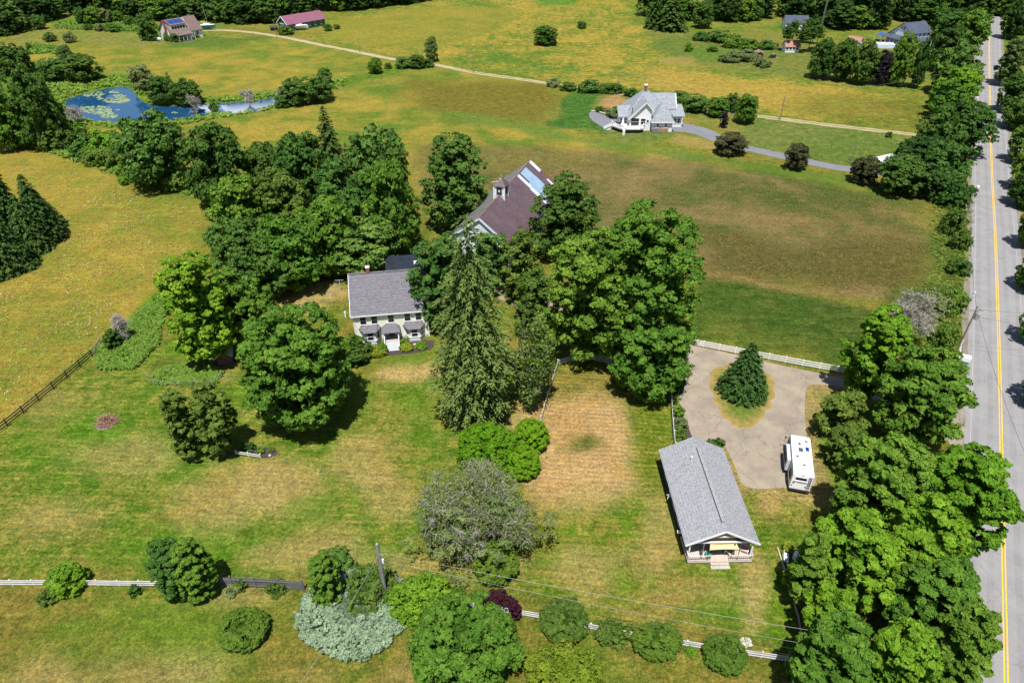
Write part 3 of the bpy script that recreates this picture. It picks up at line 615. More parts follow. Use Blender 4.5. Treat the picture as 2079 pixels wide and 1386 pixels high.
# the old barn
def barn():
    a = G(972, 443, 10.4); b = G(1077, 325, 10.4); hd = math.atan2(b[0] - a[0], b[1] - a[1]); L = math.dist(a, b)
    r = thing('barn', 'long white barn with rusty plum metal roof and pale replacement sheets', 'barn', (a[0], a[1], 0), -hd)
    W, ze, zr = 5.9, 5.5, 10.2
    MB().gable(-W, W, .3, L - .3, 0, ze, zr, 'y').build('wall', BARNW, r)
    sl = (zr - ze) / W; e = ze - sl * .4
    def ry(px, py): 
        g = G(px, py, 10.4); return (g[0] - a[0]) * math.sin(hd) + (g[1] - a[1]) * math.cos(hd)
    def pl(y0, y1, u0, u1, side, lift, th): # roof piece; u = 0 ridge .. 1 eave
        X0, Z0 = side * (W + .4) * u0, zr + .18 - (zr - e) * u0; X1, Z1 = side * (W + .4) * u1, zr + .18 - (zr - e) * u1
        return MB().slab([(X1, y0, Z1 + lift), (X1, y1, Z1 + lift), (X0, y1, Z0 + lift), (X0, y0, Z0 + lift)], th)
    pl(0, L, 0, 1, 1, 0, .18).build('roof', BARNROOF, r); pl(0, L, 0, 1, -1, 0, .18).build('roof', BARNROOFG, r)
    yw0, yw1, yb1 = ry(1053, 357), ry(1059.5, 350), ry(1068.5, 338)
    dy = (yw1 - yw0)
    pl(yw0, yw0 + dy * .55, .02, .45, 1, .03, .03).build('roof_sheet', SHEETW, r); pl(yw0 - .3, yw0 + dy * .5, .451, .96, 1, .034, .03).build('roof_sheet', SHEETW, r)
    pl(yw1 - .1, yb1, .03, .34, 1, .03, .03).build('roof_sheet', SHEETB, r); pl(yw1 - .8, yb1 + .1, .342, .66, 1, .036, .03).build('roof_sheet', SHEETB, r); pl(yw1 - 1.2, yb1 - .3, .663, .95, 1, .03, .03).build('roof_sheet', SHEETB, r)
    pl(L - 1.15, L + .04, .01, .36, 1, .03, .03).build('roof_sheet', SHEETW, r); pl(yb1 + 2.2, yb1 + 2.9, .62, .98, 1, .03, .03).build('roof_sheet', SHEETW, r)
    pl(L - .35, L + .06, .36, 1, 1, .035, .035).build('rusty_verge', RUST, r)
    MB().bar((0, 0, zr + .2), (0, L, zr + .2), .16, .05).build('ridge_cap', mat('dull_rust', (.20, .085, .07), .7, .3, 2), r)
    vb = mat('pale_blue_board', (.62, .68, .74), .6, .05, 2)
    for s in (-1, 1):
        MB().bar((s * (W + .42), .02, e + .06), (0, .02, zr + .06), .08, .34).build('verge_board', vb, r)
        MB().box(s * W - .1, s * W + .1, .2, .34, 0, ze).build('corner_board', WHITE, r)
    for x, z in ((-3.4, 1.2), (3.4, 1.2), (0, 5.4), (-2.2, 4.0), (2.2, 4.0)): window(r, (x, .3, z), S_, .8, 1.3)
    MB().box(-1.7, 1.7, .2, .29, 0, 3.2).build('barn_door', mat('barn_door_white', (.6, .62, .65), .7, .1, 2), r)
    wins(r, [(W, y, 2.2) for y in (4, 8, 12, 16, 20)], E_, .7, .9); wins(r, [(-W, y, 2.2) for y in (4, 8, 12, 16, 20)], W_, .7, .9)
    # cupola
    cy = 11.2; s = .98; c = MB().box(-s, s, cy - s, cy + s, zr - .9, zr + 1.75).build('cupola', BARNW, r)
    k = MB()
    for dx in (-s, s):
        for dy2 in (-s, s): k.box(dx - .13, dx + .13, cy + dy2 - .13, cy + dy2 + .13, zr - .9, zr + 1.78)
    k.box(-s - .12, s + .12, cy - s - .12, cy + s + .12, zr + 1.75, zr + 1.9); k.box(-s - .06, s + .06, cy - s - .06, cy + s + .06, zr + .1, zr + .22); k.build('cupola_trim', WHITE, c)
    for ang, p in ((S_, (0, cy - s - .01, zr + .4)), (E_, (s + .01, cy, zr + .4)), (W_, (-s - .01, cy, zr + .4)), (N_, (0, cy + s + .01, zr + .4))): window(c, p, ang, .8, 1.15, fm=DARKM, mull=False, pane=DARKM, name='cupola_opening')
    MB().box(-.14, .14, cy - s - .1, cy - s - .07, zr + .75, zr + 1.15).build('cupola_board', WHITE, c)
    z1 = zr + 1.9; q = s + .22; m = MB(); ap = (0.05, cy, z1 + 1.35); cs = [(-q, cy - q, z1), (q, cy - q, z1), (q, cy + q, z1), (-q, cy + q, z1)]
    for i in range(4): m.face([cs[i], cs[(i + 1) % 4], ap])
    m.face(cs[::-1]); m.build('cupola_roof', BARNROOF, c)
    MB().bar((q - .1, cy - .2, z1 + .02), (-.2, cy - .3, z1 + 1.2), .12, .06).bar((-q - .25, cy - .9, z1 + .5), (-.2, cy - .5, z1 + .75), .06).bar(ap, (ap[0], ap[1], ap[2] + .5), .05).build('broken_board', WHITE, c)
barn()

# the white house beyond
def white_house():
    r = thing('white_house', 'white sided house with steep grey gabled and hipped roofs, chimney and railed deck', 'house', (34, 183, 0))
    def L(x, y): return x - 34, y - 183
    MB().box(-2.6, 9.2, 2.5, 12, 0, 3.6).build('wall', VINYL, r)
    m = MB(); e = 3.5; lo = [(-3.1, 2.3, e), (9.5, 2.3, e), (9.5, 12.4, e), (-3.1, 12.4, e)]; A, B = (1.9, 7.4, 9.0), (2.3, 7.6, 9.0)
    m.face([lo[0], lo[1], B, A]); m.face([lo[1], lo[2], B]); m.face([lo[2], lo[3], A, B]); m.face([lo[3], lo[0], A]); m.face(lo[::-1]); m.build('main_roof', ROOFB, r)
    # front gable, apex off centre
    P = [(-2.5, 0), (3.15, 0), (3.15, 5.6), (1.45, 7.35), (-2.5, 3.4)]
    m = MB(); n = 5; m.v = [(x, 0, z) for x, z in P] + [(x, 7, z) for x, z in P]; m.f = [(0, 1, 2, 3, 4), (9, 8, 7, 6, 5)] + [(i, 5 + i, 5 + (i + 1) % 5, (i + 1) % 5) for i in range(5)]
    m.build('front_gable', VINYL, r)
    g = MB(); g.slab([(-3.0, -.45, 3.05), (1.45, -.45, 7.55), (1.45, 8, 7.55), (-3.0, 8, 3.05)], .18); g.slab([(1.45, -.45, 7.55), (3.6, -.45, 5.3), (3.6, 8, 5.3), (1.45, 8, 7.55)], .18); g.build('gable_roof', ROOFB, r)
    MB().bar((-3.0, -.48, 2.98), (1.45, -.48, 7.46), .08, .3).bar((1.45, -.48, 7.46), (3.6, -.48, 5.2), .08, .3).build('verge_board', WHITE, r)
    # garage wing with hipped roof
    MB().box(3.4, 8.8, -1.0, 5.5, 0, 2.75).build('garage_wall', VINYL, r)
    m = MB(); e = 2.7; lo = [(3.0, -1.5, e), (9.3, -1.5, e), (9.3, 6.2, e), (3.0, 6.2, e)]; A, B = (6.3, 2.5, 6.75), (6.3, 3.0, 6.75)
    m.face([lo[0], lo[1], A]); m.face([lo[1], lo[2], B, A]); m.face([lo[2], lo[3], B]); m.face([lo[3], lo[0], A, B]); m.face(lo[::-1]); m.build('garage_roof', ROOFB, r)
    MB().box(3.0, 9.3, -1.56, -1.48, 2.5, 2.72).build('fascia', WHITE, r)
    # right block with ridge across the view
    MB().gable(4, 11.0, 5.9, 12.3, 0, 4.4, 7.3).build('side_block', VINYL, r)
    gable_roof(MB(), 4, 10.4, 5.9, 12.3, 4.4, 7.3, 'x', .4, .5).build('side_roof', ROOFB, r)
    MB().box(9.2, 12.2, 3.0, 8, 0, 3).build('entry_wall', VINYL, r)
    MB().slab([(9.0, 2.2, 3.1), (12.8, 2.2, 3.1), (12.8, 8.4, 4.6), (9.0, 8.4, 4.6)], .15).build('entry_roof', ROOFB, r)
    MB().box(11.9, 12.1, 2.3, 2.5, 0, 3).build('porch_post', WHITE, r)
    wins(r, [(10.3, 3.0, 1), (11.3, 3.0, 1)], S_, .6, 1.3)
    # left porch
    MB().box(-5.0, -2.5, 2.2, 6, 0, 3.2).build('side_bay', VINYL, r)
    MB().slab([(-5.4, 1.4, 3.2), (-1.8, 1.4, 3.2), (-1.8, 6, 5.0), (-5.4, 6, 5.0)], .15).build('side_roof', ROOFB, r)
    wins(r, [(-4.5, 2.2, 1.2), (-3.3, 2.2, 1.2)], S_, .6, 1.4)
    window(r, (-1.1, 0, 1.4), S_, 2.1, 1.9); window(r, (1.05, 0, 1.7), S_, 1.2, 1.5); window(r, (2.3, 0, 2.2), S_, .5, .7, mull=False)
    wins(r, [(4.9, -1.0, 1.2), (7.1, -1.0, 1.2)], S_, .55, .9)
    c = MB().box(1.85, 2.6, 6.9, 7.7, 7.5, 9.9).build('chimney', BRICK, r); MB().box(1.75, 2.7, 6.8, 7.8, 9.9, 10.1).build('chimney_cap', WHITE, c)
    MB().tube((-1.9, 1.2, 4.2), (-1.9, 1.2, 5.8), .12, .12).build('stove_pipe', DARKM, r)
    for p in ((-2.2, 4, 5.2), (1.0, 2.4, 7.3)): MB().tube(p, (p[0], p[1], p[2] + .5), .1, .1).build('vent_pipe', WHITE, r)
    # deck
    dk = [(-7.0, .6), (-5.2, -1.9), (-3.8, -2.4), (.2, -2.4), (1.2, -1.6), (1.2, 0), (-2.5, 0), (-2.5, 2.2), (-5, 2.2), (-7, 2.4)]
    MB().prism(dk, .95, 1.15).build('deck', mat('pink_white_deck', (.62, .55, .54), .8, .06, 2), r)
    MB().prism([(x * .93 - .1, y * .9 + .15) for x, y in dk], 0, .9).build('deck_base', DARKM, r)
    edge = [(-7.0, 2.3), (-7.0, .6), (-5.2, -1.9), (-3.8, -2.4), (.2, -2.4), (1.2, -1.6), (1.2, -.05)]
    rl = MB()
    for (p, q) in zip(edge, edge[1:]):
        rl.bar((*p, 2.1), (*q, 2.1), .1, .1).bar((*p, 1.3), (*q, 1.3), .06, .06)
        n = max(2, int(math.dist(p, q) / .28))
        for i in range(n + 1): rl.bar((p[0] + (q[0] - p[0]) * i / n, p[1] + (q[1] - p[1]) * i / n, 1.15), (p[0] + (q[0] - p[0]) * i / n, p[1] + (q[1] - p[1]) * i / n, 2.1), .10)
    rl.build('deck_rail', WHITE, r)
    st = MB()
    for i in range(5): st.box(-7.4 - .35 * (i + 1), -7.4 - .35 * i, .6, 1.9, 0, 1.0 - .19 * i)
    st.build('deck_stair', WHITE, r)
    MB().bar((-7.0, .55, 2.1), (-9.2, .55, 1.0), .08).bar((-9.2, .55, 0), (-9.2, .55, 1.05), .09).bar((-7.0, .55, 1.5), (-9.2, .55, .5), .2, .5).build('stair_rail', WHITE, r)
white_house()
_g = G(1294, 251)
t = thing('patio_parasol', 'closed white parasol standing on the railed deck of the white house', 'parasol', (29.6, 182.6, 1.16)); MB().tube((0, 0, 0), (0, 0, 2.6), .04, .04).build('pole', WHITE, t); MB().tube((0, 0, .8), (0, 0, 2.5), .42, .06, 8).build('canopy', WHITE, t)
t = thing('barbecue_grill', 'black barbecue grill on the deck of the white house', 'grill', (28.6, 182.9, 1.16)); MB().box(-.5, .5, -.25, .25, .5, .9).build('firebox', DARKM, t); MB().tube((-.45, 0, .9), (.45, 0, .9), .28, .28, 8).build('lid', DARKM, t); MB().box(-.4, -.34, -.2, .2, 0, .5).box(.34, .4, -.2, .2, 0, .5).build('leg', DARKM, t)
t = thing('gas_tank', 'white gas cylinder standing on the grass before the deck', 'gas tank', G(1266, 274) + (0,)); MB().tube((0, 0, 0), (0, 0, 1.3), .38, .38, 12).build('tank_body', WHITE, t); MB().tube((0, 0, 1.3), (0, 0, 1.5), .34, .12, 12).build('tank_cap', WHITE, t)
for k, (x, lab) in enumerate(((38.3, 'grey stacked firewood under the left garage window'), (40.6, 'tan stacked firewood under the right garage window'))):
    t = thing('firewood_stack', lab, 'firewood', (x, 181.3, 0), 0, 'firewood stacks by the garage wall'); wm = mat('firewood_' + ('grey', 'tan')[k], ((.28, .24, .23), (.42, .27, .19))[k], .9, .4, 8)
    for i in range(8):
        for j in range(5):
            z = .18 + j * .24; MB().tube((-.9 + i * .25 + (j % 2) * .1, -.3, z), (-.9 + i * .25 + (j % 2) * .1, .3, z), .12, .12, 6).build('log', wm, t)
    MB().bar((-1.05, 0, 0), (-1.05, 0, 1.5), .08).bar((1.05, 0, 0), (1.05, 0, 1.5), .08).bar((-1.05, 0, .05), (1.05, 0, .05), .08).build('rack', DARKM, t)
tag(sheet('brick_path', GP([(1372, 246), (1382, 252), (1388, 250), (1376, 240)]), .014, mat('brick_paving', (.42, .23, .18), .9, .2, 3)), kind='structure')
tag(MB().rope([(*G(px, py), .15) for px, py in ((1200, 226), (1212, 227), (1234, 233), (1250, 238), (1266, 241))], .2).build('stone_edging', STONE), 'curved pale stone edging above the asphalt apron', 'edging')

RAILW = mat('weathered_rail', (.50, .47, .43), .8, .12, 3); STEPD = stripes(mat('step_boards', (.40, .35, .30), .8, .15, 2), 1, .15, .7, .12)
# the grey-roofed cottage with a covered deck
def cottage():
    r = thing('cottage', 'navy clapboard cottage with long light grey shingle roof and porch under the gable', 'house', (21.55, 44.7, 0), R(1.2))
    L = 13.7; W = 3.35; ze, zr = 2.95, 4.75
    MB().gable(-W, W, 3.3, L - .3, 0, ze, zr, 'y').build('wall', NAVY, r)
    rf = gable_roof(MB(), -W, W, .55, L - .1, ze, zr, 'y', .45, .35, .14).build('roof', ROOFL, r)
    MB().bar((0, 1.4, zr + .19), (0, L - 1.6, zr + .19), .34, .1).build('ridge_vent', ROOFL, rf)
    MB().bar((-.17, 1.4, zr + .14), (-.17, L - 1.6, zr + .14), .06, .14).build('ridge_gap', DARKM, rf)
    sl = (zr - ze) / W; e = ze - sl * .45
    for s in (-1, 1):
        for y, hh in ((.17, .2), (L + .26, .1)): MB().bar((s * (W + .48), y, e + .03), (0, y, zr + .05), .07, hh).build('verge_board', WHITE, r)
        MB().bar((s * (W + .47), .2, e - .02), (s * (W + .47), L + .25, e - .02), .08, .08).build('gutter', mat('grey_gutter', (.3, .3, .32), .6, .1, 2), r)
    MB().bar((-1.9, .45, 3.75), (1.9, .45, 3.75), .1, .16).build('collar_beam', WHITE, r)
    MB().bar((-W, .5, ze - .12), (W, .5, ze - .12), .1, .2).build('tie_beam', WHITE, r)
    MB().box(-W, W, -.05, 3.3, .28, .42).build('deck', DECK, r); MB().box(-W + .05, W - .05, .02, 3.25, 0, .27).build('deck_skirt', mat('skirt_board', (.25, .23, .21), .8, .2, 3), r)
    for i, x in enumerate((-W + .1, -1.85, 1.35, W - .1)): MB().box(x - .07, x + .07, .38, .52, .42, ze - .2 + (.0 if abs(x) > 3 else .0)).build('post', WOODG if i in (1, 2) else WHITE, r)
    for x in (-W + .05, W - .05): MB().bar((x, .05, .42), (x, .05, 1.25), .09).build('rail_post', RAILW, r)
    for (x0, x1) in ((-W, -1.0), (.95, W)):
        b = MB(); b.bar((x0, .02, 1.28), (x1, .02, 1.28), .1, .07).bar((x0, .02, .55), (x1, .02, .55), .05, .05).build('rail', RAILW, r)
        n = int((x1 - x0) / .2); xs_ = [x0 + (x1 - x0) * i / n for i in range(n + 1)]
        bm_ = MB().bar((0, .02, .42), (0, .02, 1.25), .035).mesh('baluster', RAILW)
        for x in xs_: link('baluster', bm_, r, loc=(x, 0, 0))
    for x in (-W, W): MB().bar((x, 0, 1.28), (x, 3.2, 1.28), .08, .07).bar((x, 0, .55), (x, 3.2, .55), .05).build('side_rail', RAILW, r)
    for i, (w_, y) in enumerate(((.95, -.35), (1.0, -.72))): MB().box(-w_, w_, y, y + .36, 0, .28 - i * .14).build('step', STEPD, r)
    window(r, (-2.1, 3.3, 1.4), S_, .95, 1.1); window(r, (2.1, 3.3, 1.4), S_, .95, 1.1)
    MB().box(-.9, .9, 3.22, 3.3, .42, 2.5).build('glass_door', GLASS, r); MB().box(-1.0, -.9, 3.2, 3.3, .42, 2.55).box(.9, 1.0, 3.2, 3.3, .42, 2.55).box(-.05, .05, 3.18, 3.24, .42, 2.5).box(-1, 1, 3.2, 3.3, 2.5, 2.6).build('door_frame', WHITE, r)
    NF = mat('blue_white_trim', (.55, .6, .66), .6, .05, 2)
    wins(r, [(-W, y, 1.2) for y in (1.2 + 3.3, 6.6, 8.6, 11.2)], W_, .8, 1.2, fm=NF); wins(r, [(W, y, 1.2) for y in (5, 9, 11.6)], E_, .8, 1.2)
    MB().tube((-1.05, 10.6, 4.0), (-1.05, 10.6, 4.85), .06, .06, 8).tube((-1.05, 10.6, 4.85), (-1.05, 10.6, 4.97), .11, .11, 8).build('vent_pipe', WHITE, r)
    MB().bar((-W - .05, 7.8, 1.6), (-W - .55, 7.8, 1.6), .07).bar((-W - .55, 7.8, 1.6), (-W - .55, 7.8, 1.2), .07).bar((-W - .05, 7.8, 1.9), (-W - .75, 7.8, 1.9), .05).build('vent_hood', WHITE, r)
    MB().box(-W - .5, -W, 3.0, 3.25, 1.2, 1.45).build('wall_lamp', WHITE, r)
    MB().box(-.1, W, L - .3, L - .05, 0, 2.8).build('rear_entry', WHITE, r)
    MB().tube((-.25, L + .35, 2.2), (.2, L + .35, 2.2), .15, .15, 8).build('rear_lamp', WHITE, r)
    return r
cot = cottage()
ct = Vector((21.55, 44.7, 0)); cr = R(1.2)
def cl(x, y, z=0): return (21.55 + x * math.cos(cr) - y * math.sin(cr), 44.7 + x * math.sin(cr) + y * math.cos(cr), z)
# shade sail
n = 12; v = []; f = []
for j in range(n + 1):
    for i in range(n + 1):
        u, t_ = i / n, j / n; cx0, cx1 = -1.3 + .05 * t_, 1.8 - .4 * t_
        pin = .22 * math.sin(PI * t_); x = cx0 + (cx1 - cx0) * u; x += pin * (0.5 - u) * 2 * .6
        y = .05 + 1.5 * t_ + .10 * math.sin(PI * u) * (1 - 2 * t_); z = 2.15 + 1.15 * t_ - .16 * math.sin(PI * u) * math.sin(PI * t_)
        v.append((x, y, z))
for j in range(n):
    for i in range(n): a = j * (n + 1) + i; f.append((a, a + 1, a + n + 2, a + n + 1))
me = bpy.data.meshes.new('cloth'); me.from_pydata(v, [], f); me.materials.append(SAILC)
for p in me.polygons: p.use_smooth = True
t = thing('shade_sail', 'sand coloured shade sail stretched over the cottage deck', 'shade sail', cl(0, 0), cr); o = link('cloth', me, t); sm = o.modifiers.new('s', 'SOLIDIFY'); sm.thickness = .02
MB().bar((-1.3, .05, .42), (-1.3, .05, 2.2), .06).build('pole', WOODG, t); MB().bar((1.8, .05, .42), (1.8, .05, 2.2), .06).build('pole', WOODG, t)
MB().rope([(-1.25, .15, 2.36), (-1.4, -.02, 1.3)], .012).rope([(1.5, .15, 2.36), (1.65, -.02, 1.3)], .012).build('cord', CABLE, t)
def deck_chair(name, lab, x, y, rz, m, grp=None):
    t = thing(name, lab, 'chair', cl(x, y, .42), cr + rz, grp)
    MB().box(-.32, .32, -.35, .3, .3, .42).build('seat', m, t); MB().slab([(-.32, .3, .42), (.32, .3, .42), (.32, .62, 1.05), (-.32, .62, 1.05)], .1).build('backrest', m, t)
    for sx in (-.36, .36):
        MB().bar((sx, -.35, .55), (sx, .4, .58), .07, .05).build('arm', WHITE, t)
        for sy in (-.32, .28): MB().bar((sx, sy, 0), (sx, sy, .55), .06).build('leg', WHITE, t)
deck_chair('deck_chair', 'pink cushioned deck chair beside the shade sail pole', 2.05, 1.6, .25, RED, 'pink cushioned chairs on the cottage deck')
deck_chair('deck_chair', 'pink cushioned deck chair nearest the right corner rail of the cottage deck', 2.95, 1.2, -.5, RED, 'pink cushioned chairs on the cottage deck')
deck_chair('deck_chair', 'pale folding chair under the right edge of the shade sail', 1.25, .9, .5, mat('pale_cloth', (.5, .42, .38), .8, .1, 4))
t = thing('storage_bin', 'round green bin on the cottage deck behind the left railing', 'bin', cl(-1.05, .6, .42)); MB().tube((0, 0, 0), (0, 0, .5), .3, .34, 12).build('bin_body', TEAL, t); MB().tube((0, 0, .5), (0, 0, .57), .37, .3, 12).build('lid', TEAL, t)
t = thing('patio_table', 'low white table between the pink deck chairs', 'table', cl(2.5, 1.9, .42)); MB().box(-.3, .3, -.3, .3, .4, .45).build('table_top', WHITE, t); MB().bar((0, 0, 0), (0, 0, .4), .1).build('leg', WHITE, t)
t = thing('ladder_rack', 'dark folded wooden stand on the deck boards behind the left railing', 'stand', cl(-1.55, 1.2, .42)); MB().bar((-.1, 0, 0), (0, .5, 1.1), .07).build('frame', WOODG, t); MB().bar((.3, 0, 0), (.1, .5, 1.1), .07).build('frame', WOODG, t)

# the motorhome
def motorhome():
    r = thing('motorhome', 'white motorhome parked on the pale drive with its rear window and ladder towards the lawn', 'motorhome', (33.1, 54.4, 0), R(-15.6))
    W, L = 1.12, 7.2; GS = mat('motorhome_shaded_white', (.50, .51, .55), .5, .06, 1); GW = mat('motorhome_white', (.82, .82, .83), .35, .03, 1)  # grey copy of the white: shade of the left side put into its colour
    body = MB(); P = [(0, .55), (0, 2.85), (.12, 2.98), (L - .9, 2.98), (L - .25, 2.7), (L, 1.9), (L, .55)]
    body.v = [(-W, a, b) for a, b in P] + [(W, a, b) for a, b in P]; k = len(P)
    body.f = [tuple(range(k)), tuple(range(2 * k - 1, k - 1, -1))] + [(i, k + i, k + (i + 1) % k, (i + 1) % k) for i in range(k)]
    b = body.build('body', GW, r); bv = b.modifiers.new('b', 'BEVEL'); bv.width = .05; bv.segments = 2
    MB().box(-W - .015, -W + .01, .3, L - .5, 1.1, 2.5).build('shaded_side', GS, r)
    MB().box(-W - .02, -W + .01, .1, L - .1, 2.72, 2.9).build('awning_rail', mat('teal_stripe', (.05, .16, .17), .5, .1, 2), r)
    so_ = MB().box(-W - .42, -W, 2.6, 5.4, .8, 2.45).build('slide_out', GS, r); window(so_, (-W - .42, 3.6, 1.5), W_, .9, .6, fm=DARKM, mull=False); window(so_, (-W - .42, 4.7, 1.5), W_, .6, .6, fm=DARKM, mull=False)
    window(r, (-W - .015, 1.2, 1.5), W_, .9, .6, fm=DARKM, mull=False); window(r, (-W - .015, 6.1, 1.5), W_, .7, .7, fm=DARKM, mull=False)
    window(r, (W + .01, 2, 1.5), E_, 1, .6, fm=DARKM, mull=False)
    window(r, (-.15, 0, 2.0), S_, 1.2, .5, fm=GW, mull=False)
    MB().box(-W, W, -.14, .02, .38, .62).build('bumper', DARKM, r); MB().box(-W + .02, W - .02, .1, L - .1, .3, .56).build('skirt', DARKM, r)
    ld = MB(); 
    for x in (.62, .98): ld.tube((x, -.09, .7), (x, -.09, 2.9), .025, .025)
    ld.build('ladder', GW, r)
    for i in range(7): MB().tube((.62, -.09, .85 + i * .32), (.98, -.09, .85 + i * .32), .02, .02).build('ladder_rung', DARKM, r)
    for i in range(5):
        for sx in (0, 1): MB().box(.66 + sx * .17, .77 + sx * .17, -.02, -.004, .95 + i * .36, 1.14 + i * .36).build('marking', DARKM, r)
    for x in (-.95, .5): MB().box(x - .07, x + .07, -.03, .0, 1.05, 1.2).build('tail_lamp', RUST, r)
    MB().box(-.95, -.7, -.02, -.004, 1.45, 1.6).build('badge', DARKM, r); MB().box(-.45, .45, -.02, -.004, 1.62, 1.655).build('trim_line', CABLE, r); MB().box(-.2, .2, -.03, -.0, 2.78, 2.83).build('marker_lamp', DARKM, r)
    for x, y, s, t2 in ((-.2, 5.1, .28, .32), (-.12, 4.1, .5, .62), (-.55, 2.9, .3, .24), (.12, 1.6, .3, .2)):
        o = MB().box(x - s / 2, x + s / 2, y - t2 / 2, y + t2 / 2, 2.98, 3.08).build('roof_vent', mat('smoked_lid', (.07, .09, .1), .3, .2, 4) if s > .29 or True else GW, r)
    sp_ = MB().box(.42, .82, 4.05, 4.75, 3.0, 3.05).build('solar_panel', SOLAR, r)
    MB().tube((.6, 5.8, 2.98), (.6, 5.8, 3.1), .2, .16, 12).build('satellite_dome', DARKM, r); MB().tube((.6, 5.8, 3.1), (.6, 5.8, 3.13), .1, .1, 12).build('dome_cap', GW, r)
    MB().tube((.72, 2.7, 2.98), (.72, 2.7, 3.12), .05, .05).build('vent_pipe', DARKM, r)
    for x in (-W + .12, W - .12):
        for y in (1.7, 6.2):
            w_ = MB().tube((x - .12, y, .36), (x + .12, y, .36), .36, .36, 16).build('wheel', DARKM, r); MB().tube((x - .13, y, .36), (x + .13, y, .36), .18, .18, 12).build('rim', CABLE, w_)
    MB().bar((-W, 7.0, 2.0), (-W - .35, 7.05, 2.05), .04).box(-W - .42, -W - .3, 6.95, 7.05, 1.85, 2.2).build('mirror', DARKM, r)
    MB().bar((W, 7.0, 2.0), (W + .35, 7.05, 2.05), .04).box(W + .3, W + .42, 6.95, 7.05, 1.85, 2.2).build('mirror', DARKM, r)
motorhome()

# far buildings placed from ridge and eave
def frame_from(A, B, zr, E, ze):
    a = G(*A, zr); b = G(*B, zr); hd = math.atan2(b[0] - a[0], b[1] - a[1]); L = math.dist(a, b); e = G(*E, ze)
    w = (e[0] - a[0]) * math.cos(hd) - (e[1] - a[1]) * math.sin(hd)
    return a, hd, L, abs(w)
a, hd, L, w_ = frame_from((329, 41.5), (390, 31.5), 7.5, (347, 67.5), 2.8)
w_ = max(4.5, min(w_, 8))
r = thing('solar_house', 'cream house with brown roof, shed dormer and blue solar panels at the far wood', 'house', (a[0], a[1], 0), -hd)
LT = L; L = LT * .62
MB().gable(-w_, w_, 0, L, 0, 3.4, 7.3, 'y').build('wall', mat('far_cream', (.66, .6, .56), .7, .05, 1), r)
gable_roof(MB(), -w_, w_, 0, L, 3.4, 7.3, 'y', .5, .4).build('roof', ROOFBR, r)
s_ = 3.9 / w_
dm = MB().box(w_ * .25, w_ * .82, .8, L * .9, 3.6, 5.9).build('dormer', mat('dormer_white', (.7, .7, .7), .7, .05, 1), r)
MB().slab([(0.1, .5, 7.5), (w_ * .9, .5, 6.0), (w_ * .9, L * .93, 6.0), (0.1, L * .93, 7.5)], .15).build('dormer_roof', ROOFBR, r)
for i in range(5): window(dm, (w_ * .82, 1.6 + i * (L * .9 - 2.4) / 4.2, 4.2), E_, 1.0, 1.2, mull=False)
for i in range(6):
    for j in range(3):
        u0, u1 = .16 + j * .2, .16 + j * .2 + .19
        y0 = 1.0 + i * (L * .75) / 6; y1 = y0 + (L * .75) / 6 - .1
        def zz(u): return 7.5 - u * 1.5 / .9 + .08
        MB().slab([(w_ * u1, y0, zz(u1)), (w_ * u1, y1, zz(u1)), (w_ * u0, y1, zz(u0)), (w_ * u0, y0, zz(u0))], .05).build('solar_panel', SOLAR, r)
MB().box(.6, 1.6, -.5, .02, 0, 7.6).build('chimney', mat('dull_brick', (.22, .10, .08), .85, .2, 3), r)
MB().slab([(w_ - .4, 1, 3.6), (w_ + 3, 1, 2.5), (w_ + 3, L * .95, 2.5), (w_ - .4, L * .95, 3.6)], .12).build('porch_roof', ROOFBR, r)
for i in range(5): MB().box(w_ + 2.7, w_ + 2.85, 1.2 + i * L * .21, 1.35 + i * L * .21, 0, 2.5).build('porch_post', WHITE, r)
MB().box(w_, w_ + 2.9, 1, L * .75, 0, .5).build('porch_floor', WOODG, r)
o = MB().gable(-w_ * .8, w_ * 1.05, L + .03, LT, 0, 3.2, 7.6, 'y').build('side_wing', mat('wing_white', (.66, .68, .72), .7, .05, 1), r); gable_roof(MB(), -w_ * .8, w_ * 1.05, L + .4, LT, 3.2, 7.6, 'y', .4, .3).build('wing_roof', ROOFBR, r)
window(r, (w_ * 1.05, L + 2.8, 1), E_, .9, 1.5); MB().bar((0, LT - 1, 7.6), (0, LT - 1, 9.4), .06).bar((-1.2, LT - 1, 9.1), (1.2, LT - 1, 9.1), .08).build('aerial', CABLE, r)

a, hd, L, w_ = frame_from((571, 34), (647, 22), 5.6, (583, 49), 3.0)
w_ = max(3.5, min(w_, 6))
r = thing('green_barn', 'dark green barn with a plum metal roof at the edge of the wood', 'barn', (a[0], a[1], 0), -hd)
MB().gable(-w_, w_, 0, L, 0, 3.0, 5.6, 'y').build('wall', GREENW, r)
gable_roof(MB(), -w_, w_, 0, L, 3.0, 5.6, 'y', .5, .5).build('roof', ROOFPU, r)
MB().bar((-w_ - .5, -.52, 2.75), (0, -.52, 5.7), .08, .25).bar((w_ + .5, -.52, 2.75), (0, -.52, 5.7), .08, .25).build('verge_board', WHITE, r)
MB().box(-1.6, 1.6, -.08, 0, 0, 2.6).build('barn_door', mat('teal_door', (.03, .22, .15), .6, .1, 1), r); MB().bar((-2, -.1, 2.8), (2, -.1, 2.8), .1, .2).build('door_track', WHITE, r)
for i in range(6): window(r, (w_, 2 + i * (L - 4) / 5, 1.0), E_, .9, 1.1, mull=False)

